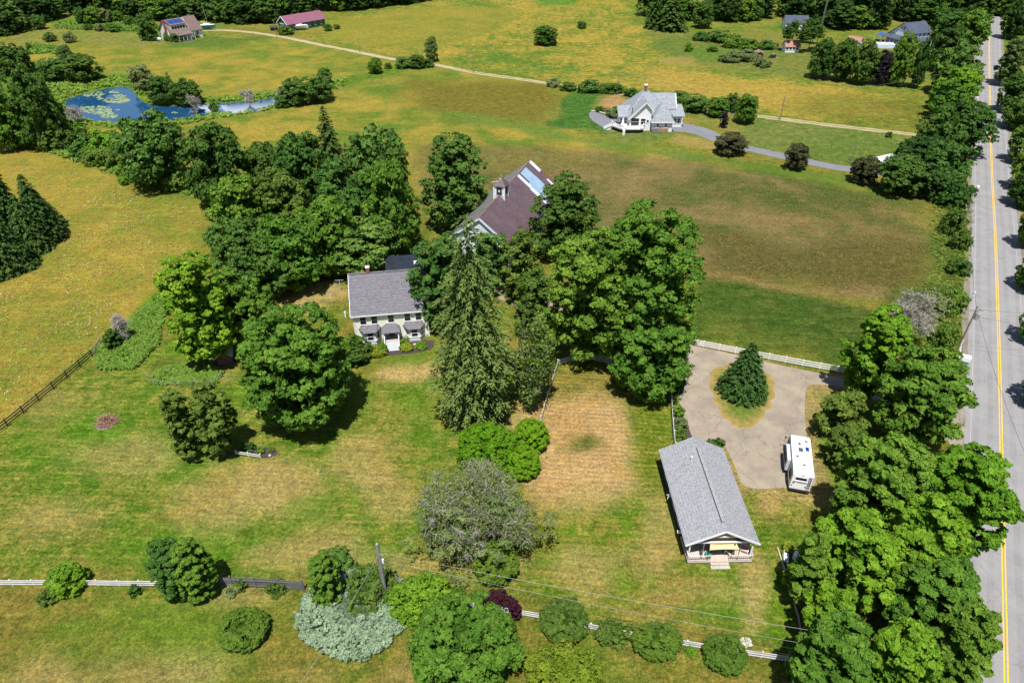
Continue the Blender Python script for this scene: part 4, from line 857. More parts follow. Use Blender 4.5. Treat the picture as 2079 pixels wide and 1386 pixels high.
a, hd, L, w_ = frame_from((1837, 47.5), (1878, 44), 8, (1850, 67), 5.3)
r = thing('gabled_house', 'white saltbox house with dark slate roof and porches by the road woods', 'house', (a[0], a[1], 0), -hd)
w_ = max(3, min(w_, 4.2)); P = [(w_, 0), (w_, 5.2), (0, 8), (-6.5, 3.2), (-6.5, 0)]
m = MB(); m.v = [(x, 0, z) for x, z in P] + [(x, L, z) for x, z in P]; m.f = [(0, 1, 2, 3, 4), (9, 8, 7, 6, 5)] + [(i, 5 + i, 5 + (i + 1) % 5, (i + 1) % 5) for i in range(5)]; m.build('wall', mat('far_white_siding', (.62, .66, .76), .7, .04, 1), r)
m = MB(); m.slab([(w_ + .5, -.4, 4.9), (w_ + .5, L + .4, 4.9), (0, L + .4, 8.2), (0, -.4, 8.2)], .16); m.slab([(0, -.4, 8.2), (0, L + .4, 8.2), (-7, L + .4, 3.0), (-7, -.4, 3.0)], .16); m.build('roof', ROOFDK, r)
for x in (-.6, .6): window(r, (x, 0, 5.6), W_ + PI / 2, .7, 1.2)
for x in (-3.8, -3.0, 2, 3): window(r, (x, 0, 3.2), W_ + PI / 2, .6, .9)
for i in range(5): window(r, (w_, .9 + i * (L - 1.8) / 4, 3.6), E_, .8, 1.1)
MB().slab([(w_ - .05, -.5, 3.3), (w_ + 2.6, -.5, 2.5), (w_ + 2.6, L + .5, 2.5), (w_ - .05, L + .5, 3.3)], .12).build('porch_roof', ROOFDK, r)
MB().slab([(-6.8, -2.9, 2.6), (w_ + .5, -2.9, 2.6), (w_ + .5, .02, 3.5), (-6.8, .02, 3.5)], .12).build('porch_roof', ROOFDK, r)
for i in range(6): MB().box(-6.4 + i * (w_ + 6.4) / 5 - .09, -6.4 + i * (w_ + 6.4) / 5 + .09, -2.7, -2.5, 0, 2.6).build('porch_post', WHITE, r)
for i in range(4): MB().box(w_ + 2.3, w_ + 2.5, .2 + i * L * .3, .4 + i * L * .3, 0, 2.5).build('porch_post', WHITE, r)
MB().box(-6.5, w_, -2.8, 0, 0, .5).build('porch_floor', WOODG, r)
t = thing('garden_terrace', 'pale blue raised pool deck below the gabled house', 'terrace', G(1799, 98) + (0,), R(-5)); MB().box(-3.6, 3.4, -.5, 4.2, 0, 1.3).build('terrace_wall', mat('pool_wall', (.5, .62, .72), .7, .1, 1), t); MB().box(-3.4, 3.2, -.3, 4.0, 1.3, 1.36).build('terrace_floor', CONC, t)
for x in (-3, -1, 1, 3): MB().box(x - .06, x + .06, -.45, -.35, 1.3, 2.2).build('rail_post', WHITE, t)
t = thing('garden_parasol', 'blue canvas canopy left of the gabled house', 'canopy', G(1787, 83) + (0,), R(20)); m = MB()
for i in range(4):
    q = [(-2.1, -1.6), (2.1, -1.6), (2.1, 1.6), (-2.1, 1.6)]; m.face([(*q[i], 2.3), (*q[(i + 1) % 4], 2.3), (0, 0, 3.2)])
m.build('canopy', BLUE, t)
for q in ((-2, -1.5), (2, -1.5), (2, 1.5), (-2, 1.5)): MB().bar((*q, 0), (*q, 2.35), .08).build('pole', WHITE, t)
def shed(name, lab, cat, p, rz, w_, d_, ze, zr, wm, rm, axis='x', nwin=0, door=True):
    r = thing(name, lab, cat, (p[0], p[1], 0), rz)
    MB().gable(-w_ / 2, w_ / 2, 0, d_, 0, ze, zr, axis).build('wall', wm, r); gable_roof(MB(), -w_ / 2, w_ / 2, 0, d_, ze, zr, axis, .3, .3, .12).build('roof', rm, r)
    for i in range(nwin): window(r, (-w_ / 2 + w_ * (i + .5) / nwin, 0, .9), S_, w_ / nwin * .6, ze - 1.3, mull=False)
    if door: MB().box(w_ / 2, w_ / 2 + .06, d_ * .35, d_ * .35 + 1, 0, 2).build('door', mat('shed_door', (.3, .3, .32), .7, .1, 1), r)
    return r
PK = mat('faded_red_roof', (.33, .17, .13), .8, .2, 2)
shed('garden_shed', 'small white shed with faded red roof and four front windows on the lawn', 'shed', G(1607, 107), R(4), 5.2, 3.4, 2.2, 3.9, WHITE, PK, 'x', 4)
shed('cottage_far', 'small white house with blue grey roof behind the pine cluster', 'house', G(1616, 62), R(-4), 9.5, 6.5, 2.8, 5.2, WHITE, ROOFDK, 'x', 3)
shed('hut', 'pink roofed white hut half hidden behind the dark tree row', 'shed', G(1745, 98), R(48), 3.0, 4.8, 2.4, 3.9, WHITE, PK, 'y', 0)
shed('coop', 'little rusty roofed coop in the vegetable garden', 'coop', G(1541, 119), R(-8), 2.6, 3.6, 1.6, 2.3, mat('coop_wood', (.2, .09, .06), .8, .2, 2), mat('patched_metal', (.30, .27, .30), .6, .4, 1.2, col2=(.34, .14, .13)), 'y', 0, False)
shed('garden_hut', 'small grey roofed shed half hidden between the two left maples', 'shed', G(459, 742), R(20), 2.0, 3.0, 1.7, 2.5, mat('hut_wall', (.12, .06, .06), .8, .3, 2), mat('hut_roof', (.4, .4, .42), .7, .4, 2), 'y', 0, False)
# canopy tent
t = thing('carport', 'white peaked carport among the roadside bushes by the asphalt drive', 'carport', G(1815, 358) + (0,), R(-8)); m = MB()
m.slab([(-3.1, 0, 2.4), (0, 0, 3.4), (0, 5.5, 3.4), (-3.1, 5.5, 2.4)], .06).slab([(0, 0, 3.4), (3.1, 0, 2.4), (3.1, 5.5, 2.4), (0, 5.5, 3.4)], .06); m.build('canopy', WHITE, t)
MB().gable(-3, 3, -.02, .02, 2.1, 2.35, 3.3, 'y').build('valance', TEAL, t)
for x in (-3, 3):
    for y in (.1, 2.7, 5.4): MB().bar((x, y, 0), (x, y, 2.4), .08).build('pole', WHITE, t)
# boats
def boat(name, lab, p, rz, L, col, mast):
    r = thing(name, lab, 'boat', (p[0], p[1], 0), rz); v = []; f = []; K = 9
    for i in range(K):
        s = i / (K - 1); w_ = L * .15 * math.sin(PI * min(1, .12 + s * .88)) ** .6; zt = 1.9 + .25 * s; x = -L / 2 + L * s
        v += [(x, -w_, zt), (x, -w_ * .7, 1.2), (x, 0, .75), (x, w_ * .7, 1.2), (x, w_, zt)]
    for i in range(K - 1):
        for j in range(4): a = i * 5 + j; f.append((a, a + 1, a + 6, a + 5))
    me = bpy.data.meshes.new('hull'); me.from_pydata(v, [], f); me.materials.append(col); link('hull', me, r)
    d = MB(); d.v = [(x, y, z + .01) for i in range(K) for (x, y, z) in (v[i * 5], v[i * 5 + 4])]; d.f = [(2 * i, 2 * i + 1, 2 * i + 3, 2 * i + 2) for i in range(K - 1)]; d.build('deck', WHITE, r)
    MB().box(-L * .22, L * .15, -.6, .6, 1.95, 2.5).build('cabin', WHITE, r); MB().box(-L * .3, L * .2, -.08, .08, .2, .9).build('keel', TEAL, r)
    for x in (-L * .25, L * .2): MB().box(x - .08, x + .08, -1, 1, 0, .12).bar((x, -.9, 0), (x, -.6, 1.4), .08).bar((x, .9, 0), (x, .6, 1.4), .08).build('cradle', WOODG, r)
    if mast: MB().tube((.3, 0, 2), (-.2, 0, 10.5), .09, .05).build('mast', CABLE, r); MB().bar((.3, 0, 3), (-L * .38, 0, 3.1), .14).build('boom', WHITE, r)
boat('sailboat', 'white and teal sailboat on a cradle with bare mast beside the gravel track', G(423, 61), R(5), 7.0, TEAL, True)
boat('motorboat', 'white covered boat on a cradle in front of the green barn', G(609, 62), R(14), 7.2, WHITE, False)
t = thing('round_tank', 'dark round tank beside the green barn door', 'tank', G(557, 62) + (0,), .4); MB().tube((-1.5, 0, 1), (1.5, 0, 1), .95, .95, 12).build('tank_body', DARKM, t); MB().box(-1.2, -1, -.7, .7, 0, .5).box(1, 1.2, -.7, .7, 0, .5).build('saddle', WOODG, t)
# mower in the far garden
t = thing('garden_tractor', 'small black tractor standing near the white garden shed', 'tractor', G(1568, 118) + (0,), .5)
MB().box(-.9, .4, -.4, .4, .5, 1.1).build('body', DARKM, t); MB().box(-.2, .4, -.3, .3, 1.1, 1.7).build('seat', CABLE, t)
for x, rr in ((-1.0, .35), (.6, .6)):
    for y in (-.5, .5): MB().tube((x, y - .1, rr), (x, y + .1, rr), rr, rr, 12).build('wheel', DARKM, t)
t = thing('lattice_mast', 'tall thin lattice mast behind the pine cluster', 'mast', G(1662, 76) + (0,)); m = MB(); H_ = 17
for k in range(3):
    an = k * 2.1; m.tube((.6 * math.cos(an), .6 * math.sin(an), 0), (.12 * math.cos(an), .12 * math.sin(an), H_), .035, .03, 4)
m.build('leg', CABLE, t); m = MB()
for i in range(14):
    s = 1 - i / 15.5
    for k in range(3): m.bar((.6 * s * math.cos(k * 2.1), .6 * s * math.sin(k * 2.1), i * H_ / 15), (.57 * s * math.cos(k * 2.1 + 2.1), .57 * s * math.sin(k * 2.1 + 2.1), (i + 1) * H_ / 15), .025)
m.build('brace', CABLE, t)
t = thing('parked_car', 'dark blue parked car in the shade right of the gabled house', 'car', G(1912, 93) + (0,), R(75)); CB = mat('car_blue', (.02, .035, .07), .25, .1, 1, spec=.6)
body = MB(); body.hexa([(-2.2, -.85, .35), (2.2, -.85, .35), (2.2, .85, .35), (-2.2, .85, .35), (-2.2, -.8, .9), (2.1, -.8, .8), (2.1, .8, .8), (-2.2, .8, .9)]); body.build('body', CB, t)
MB().hexa([(-1.7, -.75, .85), (1.1, -.75, .82), (1.1, .75, .82), (-1.7, .75, .85), (-1.3, -.6, 1.4), (.4, -.6, 1.4), (.4, .6, 1.4), (-1.3, .6, 1.4)]).build('cabin', GLASS, t)
for x in (-1.4, 1.4):
    for y in (-.8, .8): MB().tube((x, y - .1, .33), (x, y + .1, .33), .33, .33, 12).build('wheel', DARKM, t)

# ---------------------------------------------------------------- fences
_fc = {}
def fence(name, lab, pts, gap, post_h, rails, pm, rm, rw=.14, rt=.05, pw=.12, cap=False):
    L = [0]
    for p, q in zip(pts, pts[1:]): L.append(L[-1] + math.dist(p, q))
    n = max(1, round(L[-1] / gap)); at_ = []
    for i in range(n + 1):
        d = L[-1] * i / n; k = min(max(j for j in range(len(L)) if L[j] <= d + 1e-6), len(pts) - 2); s = (d - L[k]) / (L[k + 1] - L[k])
        at_.append((pts[k][0] + (pts[k + 1][0] - pts[k][0]) * s, pts[k][1] + (pts[k + 1][1] - pts[k][1]) * s))
    r = thing(name, lab, 'fence', (*at_[0], 0)); o0 = at_[0]
    pk = ('p', pw, post_h, pm.name)
    if pk not in _fc:
        m = MB().box(-pw / 2, pw / 2, -pw / 2, pw / 2, 0, post_h)
        if cap: m.box(-pw / 2 - .03, pw / 2 + .03, -pw / 2 - .03, pw / 2 + .03, post_h, post_h + .05)
        _fc[pk] = m.mesh('post', pm)
    rk = ('r', rw, rt, rm.name)
    if rk not in _fc: _fc[rk] = MB().box(0, 1, -rt / 2, rt / 2, -rw / 2, rw / 2).mesh('rail', rm)
    for i, p in enumerate(at_):
        a = math.atan2(at_[min(i + 1, n)][1] - at_[max(i - 1, 0)][1], at_[min(i + 1, n)][0] - at_[max(i - 1, 0)][0])
        o = link('post', _fc[pk], r, loc=(p[0] - o0[0], p[1] - o0[1], 0), rz=a + rnd.uniform(-.05, .05)); o.rotation_euler[0] = rnd.uniform(-.03, .03)
    for p, q in zip(at_, at_[1:]):
        d = math.dist(p, q); a = math.atan2(q[1] - p[1], q[0] - p[0]); off = pw / 2 + rt / 2
        for z in rails:
            o = link('rail', _fc[rk], r, loc=(p[0] - o0[0] + off * math.sin(a), p[1] - o0[1] - off * math.cos(a), z), rz=a + rnd.uniform(-.008, .008), sc=(d, 1, 1))
    return r
FW = mat('fence_white', (.52, .51, .50), .7, .12, 3)
fence('paddock_fence', 'dark weathered three rail fence between the left hay field and the lawn', GP([(-60, 919), (0, 878), (60, 830), (120, 782), (188, 724)]), 2.6, 1.35, (.35, .75, 1.15), WOODD, WOODD, .16)
t = thing('field_gate', 'silver metal gate at the end of the dark rail fence', 'gate', G(190, 723) + (0,), math.atan2(G(206, 703)[1] - G(190, 723)[1], G(206, 703)[0] - G(190, 723)[0]))
MB().bar((0, 0, 0), (0, 0, 1.4), .14).bar((2.6, 0, 0), (2.6, 0, 1.6), .14).build('post', STONE, t); m = MB()
for z in (.3, .55, .8, 1.05, 1.3): m.tube((0, 0, z), (2.6, 0, z), .025, .025)
m.bar((0, 0, .3), (2.6, 0, 1.3), .04).build('gate_bars', CABLE, t)
fence('white_rail_fence', 'white three rail fence crossing the lower left lawn', GP([(-60, 1188), (0, 1188), (160, 1188), (330, 1190)]), 2.15, 1.0, (.3, .6, .9), FW, FW)
fence('white_rail_fence', 'white three rail fence running behind the round shrubs at the bottom of the lawn', GP([(700, 1200), (800, 1212), (900, 1224), (1000, 1240), (1100, 1255), (1200, 1277), (1300, 1296), (1400, 1312), (1515, 1330), (1600, 1342), (1700, 1356)]), 2.2, 1.0, (.3, .6, .9), FW, FW)
fence('driveway_fence', 'long white three rail fence along the top of the pale drive', GP([(1395, 698), (1450, 709), (1550, 728), (1640, 745), (1715, 758), (1800, 768), (1900, 760)]), 2.35, 1.15, (.3, .68, 1.05), WHITE, WHITE)
fence('curved_fence', 'short curving white fence beside the road at the drive mouth', GP([(1900, 760), (1925, 755), (1940, 742), (1945, 730), (1943, 715), (1950, 700)]), 1.8, 1.1, (.3, .65, 1.0), WHITE, WHITE)
fence('old_rail_fence', 'thin old white fence leading from the broken conifer to the burnt lawn', GP([(1098, 856), (1106, 825), (1118, 785), (1132, 742)]), 2.6, 1.1, (.45, .9), FW, STONE, .1)
fence('corral_fence', 'white rail fence in the shade below the giant maple', GP([(1132, 742), (1160, 733), (1200, 730), (1250, 741), (1300, 756)]), 2.4, 1.15, (.3, .65, 1.0), FW, FW)
fence('bed_fence', 'white and green weathered fence from the giant maple to the cottage', GP([(1362, 775), (1363, 820), (1366, 870), (1370, 912)]), 2.2, 1.2, (.4, .75, 1.1), FW, FW, .1)
fence('pine_edging', 'low timber edging along the shrub border below the cottage', GP([(1580, 1113), (1592, 1150), (1604, 1192), (1620, 1240), (1632, 1300)]), 3.0, .25, (.15,), WOODG, DECK, .18, .12)
fence('bench_fence', 'short two rail white fence beside the small flower bed', GP([(480, 922), (505, 926), (530, 930)]), 1.8, .75, (.3, .6), FW, FW, .12)
# grey picket panel fence: boards are parts
pts = GP([(425, 1190), (500, 1191), (560, 1194), (620, 1199)]); L_ = sum(math.dist(a, b) for a, b in zip(pts, pts[1:])); r = thing('board_fence', 'tall grey board fence between the green shrubs on the lower lawn', 'fence', (*pts[0], 0))
bd = MB().box(-.062, .062, -.012, .012, .08, 1.5).mesh('board', WOODG); N_b = int(L_ / .135)
for i in range(N_b):
    d = i * .135; k = 0; acc = 0
    while k < len(pts) - 2 and acc + math.dist(pts[k], pts[k + 1]) < d: acc += math.dist(pts[k], pts[k + 1]); k += 1
    s = (d - acc) / math.dist(pts[k], pts[k + 1]); x = pts[k][0] + (pts[k + 1][0] - pts[k][0]) * s; y = pts[k][1] + (pts[k + 1][1] - pts[k][1]) * s
    o = link('board', bd, r, loc=(x - pts[0][0], y - pts[0][1] + rnd.uniform(-.006, .006), rnd.uniform(-.03, .03)), rz=math.atan2(pts[k + 1][1] - pts[k][1], pts[k + 1][0] - pts[k][0])); o.rotation_euler[1] = rnd.uniform(-.015, .015)
for k in range(0, N_b + 1, 18):
    d = k * .135 / L_; x = pts[0][0] + (pts[-1][0] - pts[0][0]) * d; y = pts[0][1] + (pts[-1][1] - pts[0][1]) * d + .08
    MB().box(-.06, .06, -.06, .06, 0, 1.7).box(-.08, .08, -.08, .08, 1.7, 1.76).build('post', WOODG, r, loc=(x - pts[0][0], y - pts[0][1], 0))
for z in (.4, 1.2): MB().bar((0, .045, z), (pts[-1][0] - pts[0][0], pts[-1][1] - pts[0][1] + .045, z), .05, .1).build('rail', WOODG, r)
# wire netting round the vegetable patch
fence('garden_fence', 'low wire and post fence around the weedy vegetable patch', GP([(305, 772), (306, 782), (340, 783), (400, 782), (440, 780), (452, 765)]), 2.6, .9, (.4, .8), WOODG, CABLE, .03, .02, .09)

# ---------------------------------------------------------------- poles and wires
def catenary(a, b, sag, n=14):
    return [(a[0] + (b[0] - a[0]) * i / n, a[1] + (b[1] - a[1]) * i / n, a[2] + (b[2] - a[2]) * i / n - sag * 4 * (i / n) * (1 - i / n)) for i in range(n + 1)]
def pole(lab, p, h, arms=True, lean=(0, 0), transformer=False, group=None, r0=.16):
    t = thing('utility_pole', lab, 'utility pole', (p[0], p[1], 0), 0, group); MB().tube((0, 0, 0), (lean[0], lean[1], h), r0, r0 * .65, 10).build('pole', POLE, t)
    if arms:
        MB().bar((lean[0] - .9, lean[1] - .1, h - .6), (lean[0] + .9, lean[1] - .1, h - .6), .1, .12).build('crossarm', POLE, t)
        for x in (-.8, 0, .8): MB().tube((lean[0] + x, lean[1] - .1, h - .54), (lean[0] + x, lean[1] - .1, h - .32), .05, .05).build('insulator', WHITE, t)
    if transformer: MB().tube((lean[0] + .45, lean[1] - .1, h - 2.1), (lean[0] + .45, lean[1] - .1, h - 1.1), .3, .3, 12).build('transformer', CABLE, t)
    return (p[0] + lean[0], p[1] + lean[1], h)
def solve_h(base, toprow):
    g = G(*base); z = 1.0
    while PR(g[0], g[1], z)[1] > toprow and z < 25: z += .1
    return g, z
for lab, base, top, kw in (
    ('wooden pole with a transformer at the curving white fence by the road', (1938, 723), 622, dict(transformer=True)),
    ('leaning wooden pole on the road verge beside the brown field', (1944, 478), 412, dict()),
    ('wooden road pole beneath the tree leaning over the road', (1953, 348), 296, dict()),
    ('grey pole on the far side of the road above the brown field', (2056, 345), 300, dict())):
    g, z = solve_h(base, top); pole(lab, g, z, **kw)
P1 = solve_h((1938, 723), 622); P2 = solve_h((1944, 478), 412); P3 = solve_h((1953, 348), 296)
def wire(lab, a, b, sag, m=CABLED, r_=.02, grp='overhead wires'): tag(MB().rope(catenary(a, b, sag), r_, 4).build('overhead_wire', m), lab, 'wire', grp)
wire('overhead wire between the two road poles beside the brown field', (*P1[0], P1[1] - .4), (*P2[0], P2[1] - .4), .8)
wire('overhead wire between the two far road poles', (*P2[0], P2[1] - .4), (*P3[0], P3[1] - .4), .8)
wire('upper dark wire crossing the road from the transformer pole', (*P1[0], P1[1] - .5), (P1[0][0] + 26, P1[0][1] - 4, 9.5), .5)
wire('lower dark wire crossing the road from the transformer pole', (*P1[0], P1[1] - 1.6), (P1[0][0] + 26, P1[0][1] - 7, 7.0), .6)
wire('dark wire running from the transformer pole down the roadside', (*P1[0], P1[1] - .4), (P1[0][0] - 14, P1[0][1] - 34, 10.5), .8)
for lab, base, top in (('thin grey pole beside the farm track next to the white house', (1253, 192), 145), ('pole at the gravel track above the asphalt drive', (1583, 244), 197), ('leaning brown pole left of the white carport', (1728, 328), 284),
                       ('grey pole standing on the straight middle stretch of the farm track', (961, 148), 110), ('thin pole above the farm track, left of the track shrubs', (731, 108), 75), ('white leaning pole below the green barn', (562, 79), 42)):
    g, z = solve_h(base, top); pole(lab, g, z, arms=False, group='poles along the farm track', r0=.13)
q1 = solve_h((1253, 192), 145); q2 = solve_h((1583, 244), 197); q3 = solve_h((1728, 328), 284)
wire('faint wire over the hay field between the track poles', (*q1[0], q1[1]), (*q2[0], q2[1]), 1.0, CABLE, .012); wire('faint wire from the track pole towards the road trees', (*q2[0], q2[1]), G(1960, 190)[:2] + (8.0,), 1.0, CABLE, .012)
tp = G(765, 1104, 8.5); t = thing('utility_pole', 'grey wooden pole rising from the shrubs at the bottom lawn fence', 'utility pole', (tp[0], tp[1], 0)); MB().tube((0, 0, 0), (0, 0, 8.5), .2, .15, 10).build('pole', mat('grey_pole', (.24, .23, .23), .9, .25, 3), t)
MB().bar((0, -.1, 7.2), (.5, -.2, 7.1), .05).build('bracket', CABLE, t); MB().tube((.3, 0, 5.8), (.3, 0, 6.3), .12, .1).build('insulator', WHITE, t)
e1 = G(1703, 1288, 8.0); e2 = G(1740, 1324, 7.0); e3 = G(560, 1460, 9)
for lab, a, b, sg, m, r_ in (('upper pale service wire over the bottom lawn', (tp[0], tp[1], 7.3), (*e1, 8.0), .35, CABLE, .015), ('second pale service wire over the round shrubs', (tp[0], tp[1], 6.3), (*e2, 7.0), .5, CABLE, .012),
                     ('dark service wire just below the pale ones', (tp[0], tp[1], 5.9), (e2[0], e2[1] - .3, 6.4), .5, CABLED, .012), ('lowest dark service wire over the bottom lawn', (tp[0], tp[1], 5.6), (e2[0], e2[1] - .7, 6.0), .6, CABLED, .010),
                     ('pale wire dropping from the shrub pole to the lower left', (tp[0], tp[1], 7.0), (*e3, 9), .5, CABLE, .014), ('dark wire dropping from the shrub pole to the lower left', (tp[0], tp[1], 6.6), (e3[0] + 2, e3[1], 9), .5, CABLED, .010)):
    wire(lab, a, b, sg, m, r_, 'wires from the shrub pole')

# ---------------------------------------------------------------- small things of the yard
for lab, p in (('clothes line T post nearer the farmhouse wall', G(692, 590)), ('clothes line T post nearer the big maple', G(675, 619))):
    t = thing('clothes_post', lab, 'clothes post', (*p, 0), R(5)); MB().bar((0, 0, 0), (0, 0, 2.1), .1).build('post', STONE, t); MB().bar((-.7, 0, 2.05), (.7, 0, 2.05), .07).build('crossarm', CABLE, t)
pa, pb = G(692, 590), G(675, 619)
for k in range(4):
    o = -.6 + k * .4; tag(MB().rope([(pa[0] + o, pa[1], 2.1), (pb[0] + o, pb[1], 2.1)], .012, 4).build('clothes_line', CABLE), 'thin line strung between the two clothes posts', 'clothes line', 'clothes lines')
g = G(702, 644); t = thing('marker_post', 'short white post on the grass left of the farmhouse', 'post', (*g, 0)); MB().box(-.1, .1, -.1, .1, 0, 1.0).build('post', WHITE, t); MB().box(-.12, .12, -.12, .12, 1.0, 1.08).build('cap', WHITE, t)
g = G(1958, 735); t = thing('utility_cabinet', 'white utility box on a green plinth at the road verge', 'utility box', (*g, 0), R(-29)); MB().box(-.55, .55, -.45, .45, .35, 1.05).build('cabinet', WHITE, t); MB().box(-.5, .5, -.4, .4, 0, .35).build('plinth', TEAL, t)
g = G(1968, 617); t = thing('road_sign', 'small white sign on a post beside the road pole', 'sign', (*g, 0), R(-29)); MB().bar((0, 0, 0), (0, 0, 2.2), .06).build('post', CABLE, t); MB().box(-.08, .08, -.3, .3, 1.6, 2.3).build('sign_plate', WHITE, t)
for k, (px, py, lab) in enumerate(((1981, 207, 'white road sign at the left edge of the far road'), (1981, 391, 'white mailbox on a post beside the far road verge'))):
    g = G(px, py); t = thing('mailbox', lab, 'mailbox', (*g, 0), R(-29)); MB().bar((0, 0, 0), (0, 0, 1.1), .1).build('post', WOODG, t); MB().box(-.25, .25, -.5, .5, 1.1, 1.5).build('box', WHITE, t)
# brush pile
g = G(217, 858); t = thing('brush_pile', 'heap of cut reddish brush on the left lawn', 'brush pile', (*g, 0)); m = MB()
for k in range(320):
    a = rnd.uniform(0, 2 * PI); r_ = rnd.random() ** .6 * 1.25; zz = max(.02, (1.25 - r_) * 1.1 * rnd.random()); d = rnd.uniform(.3, .9); b = rnd.uniform(0, 2 * PI)
    m.bar((r_ * math.cos(a), r_ * math.sin(a), zz + .05), (r_ * math.cos(a) + d * math.cos(b), r_ * math.sin(a) + d * math.sin(b), zz + rnd.uniform(0, .35)), .035)
tag(m.build('twigs', BRUSHW, t), kind='stuff'); MB().tube((0, -.15, 0), (0, -.15, .04), 1.25, 1.1, 16).build('ash_bed', mat('ash', (.20, .18, .15), .95, .3, 3), t)
tag(sheet('flower_bed', smooth_poly(GP([(487, 915), (500, 903), (530, 905), (565, 912), (560, 926), (535, 930), (505, 926)])), .012, MULCH), kind='structure')
tag(sheet('flower_bed', smooth_poly(GP([(1372, 900), (1380, 840), (1392, 850), (1404, 885), (1420, 925), (1380, 930)])), .012, MULCH), kind='structure')
for px, py, s, lab in ((506, 921, .28, 'grey rock at the left of the small flower bed'), (548, 925, .22, 'small rock at the right of the flower bed')):
    g = G(px, py); m = MB().prism([(s * math.cos(a) * rnd.uniform(.8, 1.1), s * math.sin(a) * rnd.uniform(.8, 1.1)) for a in (0, 1, 2, 3.1, 4.2, 5.3)], 0, s * .8); o = m.build('rock', STONE); o.location = (*g, 0); b = o.modifiers.new('b', 'BEVEL'); b.width = .08; tag(o, lab, 'rock')
g = G(1617, 1133); t = thing('covered_grill', 'white covered object at the edge of the shrubs below the motorhome', 'cover', (*g, 0), .5); MB().tube((0, 0, 0), (0, 0, .8), .45, .4, 10).build('cover_body', WHITE, t); MB().tube((0, 0, .8), (0, 0, 1.1), .4, .12, 10).build('cover_top', WHITE, t)
t = thing('garden_bench', 'white slatted bench beside the timber edging', 'bench', G(1594, 1136) + (0,), R(70))
for i in range(3): MB().box(-.6, .6, -.25 + i * .17, -.12 + i * .17, .4, .44).build('slat', WHITE, t)
for i in range(2): MB().box(-.6, .6, .28, .31, .55 + i * .2, .68 + i * .2).build('back_slat', WHITE, t)
for x in (-.5, .5): MB().box(x - .04, x + .04, -.2, -.12, 0, .4).box(x - .04, x + .04, .26, .32, 0, .9).build('leg', WHITE, t)
t = thing('lawn_table', 'white garden bench at the corner of the solar panel house', 'bench', G(322, 83) + (0,), .3); MB().box(-1, 1, -.3, .3, .5, .6).box(-1, 1, .3, .38, .6, 1.2).build('seat', WHITE, t); MB().box(-.9, -.8, -.25, .25, 0, .5).box(.8, .9, -.25, .25, 0, .5).build('leg', WHITE, t)
# ---------------------------------------------------------------- vegetation
LEAF = dict(
    maple=leafmat('maple_leaf', (.050, .120, .014), (.165, .285, .032), .2),
    bright=leafmat('sunny_leaf', (.062, .155, .010), (.210, .370, .028), .24),
    dark=leafmat('dark_leaf', (.030, .074, .012), (.095, .175, .028), .16),
    deep=leafmat('deep_wood_leaf', (.026, .062, .014), (.070, .135, .024), .2),
    blue=leafmat('blue_green_leaf', (.042, .100, .018), (.130, .235, .040), .18),
    olive=leafmat('olive_leaf', (.052, .098, .014), (.165, .240, .040), .2),
    spruce=leafmat('spruce_needle', (.036, .075, .014), (.190, .245, .060), .12),
    fir=leafmat('fir_needle', (.020, .056, .015), (.065, .125, .026), .1),
    lime=leafmat('lime_leaf', (.110, .230, .010), (.200, .370, .016), .3),
    dome=leafmat('clipped_leaf', (.055, .115, .014), (.120, .205, .024), .2),
    silver=leafmat('silver_juniper', (.14, .21, .12), (.33, .42, .26), .1),
    purple=leafmat('purple_leaf', (.028, .008, .014), (.060, .016, .026), .15),
    copper=leafmat('copper_beech', (.016, .014, .020), (.040, .030, .034), .1),
    bronze=leafmat('bronze_leaf', (.042, .048, .018), (.090, .090, .034), .15),
    yellow=leafmat('yellow_green_leaf', (.150, .210, .016), (.260, .310, .030), .25),
    willow=leafmat('willow_leaf', (.080, .130, .034), (.170, .240, .070), .25),
    grey=leafmat('grey_twig', (.20, .18, .155), (.42, .39, .34), 0),
    hazy=leafmat('grey_green_leaf', (.110, .150, .048), (.230, .275, .095), .2),
    weed=leafmat('weed_leaf', (.090, .180, .018), (.200, .290, .050), .25),
    straw=leafmat('straw_blade', (.20, .155, .055), (.34, .26, .11), .25),
    flower=leafmat('white_flower', (.5, .5, .38), (.75, .75, .6), .2))

def quads_mesh(name, c, nrm, s, wd, m, tint, along=None):
    """leaf quads: centres c, normals nrm, half-length s, half-width wd"""
    n = len(c); nrm = nrm / (np.linalg.norm(nrm, axis=1, keepdims=True) + 1e-9)
    t = RNG.normal(size=(n, 3)) if along is None else along + RNG.normal(size=(n, 3)) * .25
    t = t - (t * nrm).sum(1, keepdims=True) * nrm; t /= np.linalg.norm(t, axis=1, keepdims=True) + 1e-9
    b = np.cross(nrm, t); s = np.asarray(s).reshape(-1, 1); wd = np.asarray(wd).reshape(-1, 1)
    v = np.stack([c + t * s * 1.25, c - t * s * .75 + b * wd * 1.3, c - t * s * .75 - b * wd * 1.3], 1).reshape(-1, 3)
    q = np.arange(3 * n).reshape(n, 3)
    me = fastmesh(name, v, q, m)
    at = me.attributes.new('tint', 'FLOAT', 'POINT'); at.data.foreach_set('value', np.repeat(np.clip(tint, 0, 1), 3).astype(np.float32))
    return me
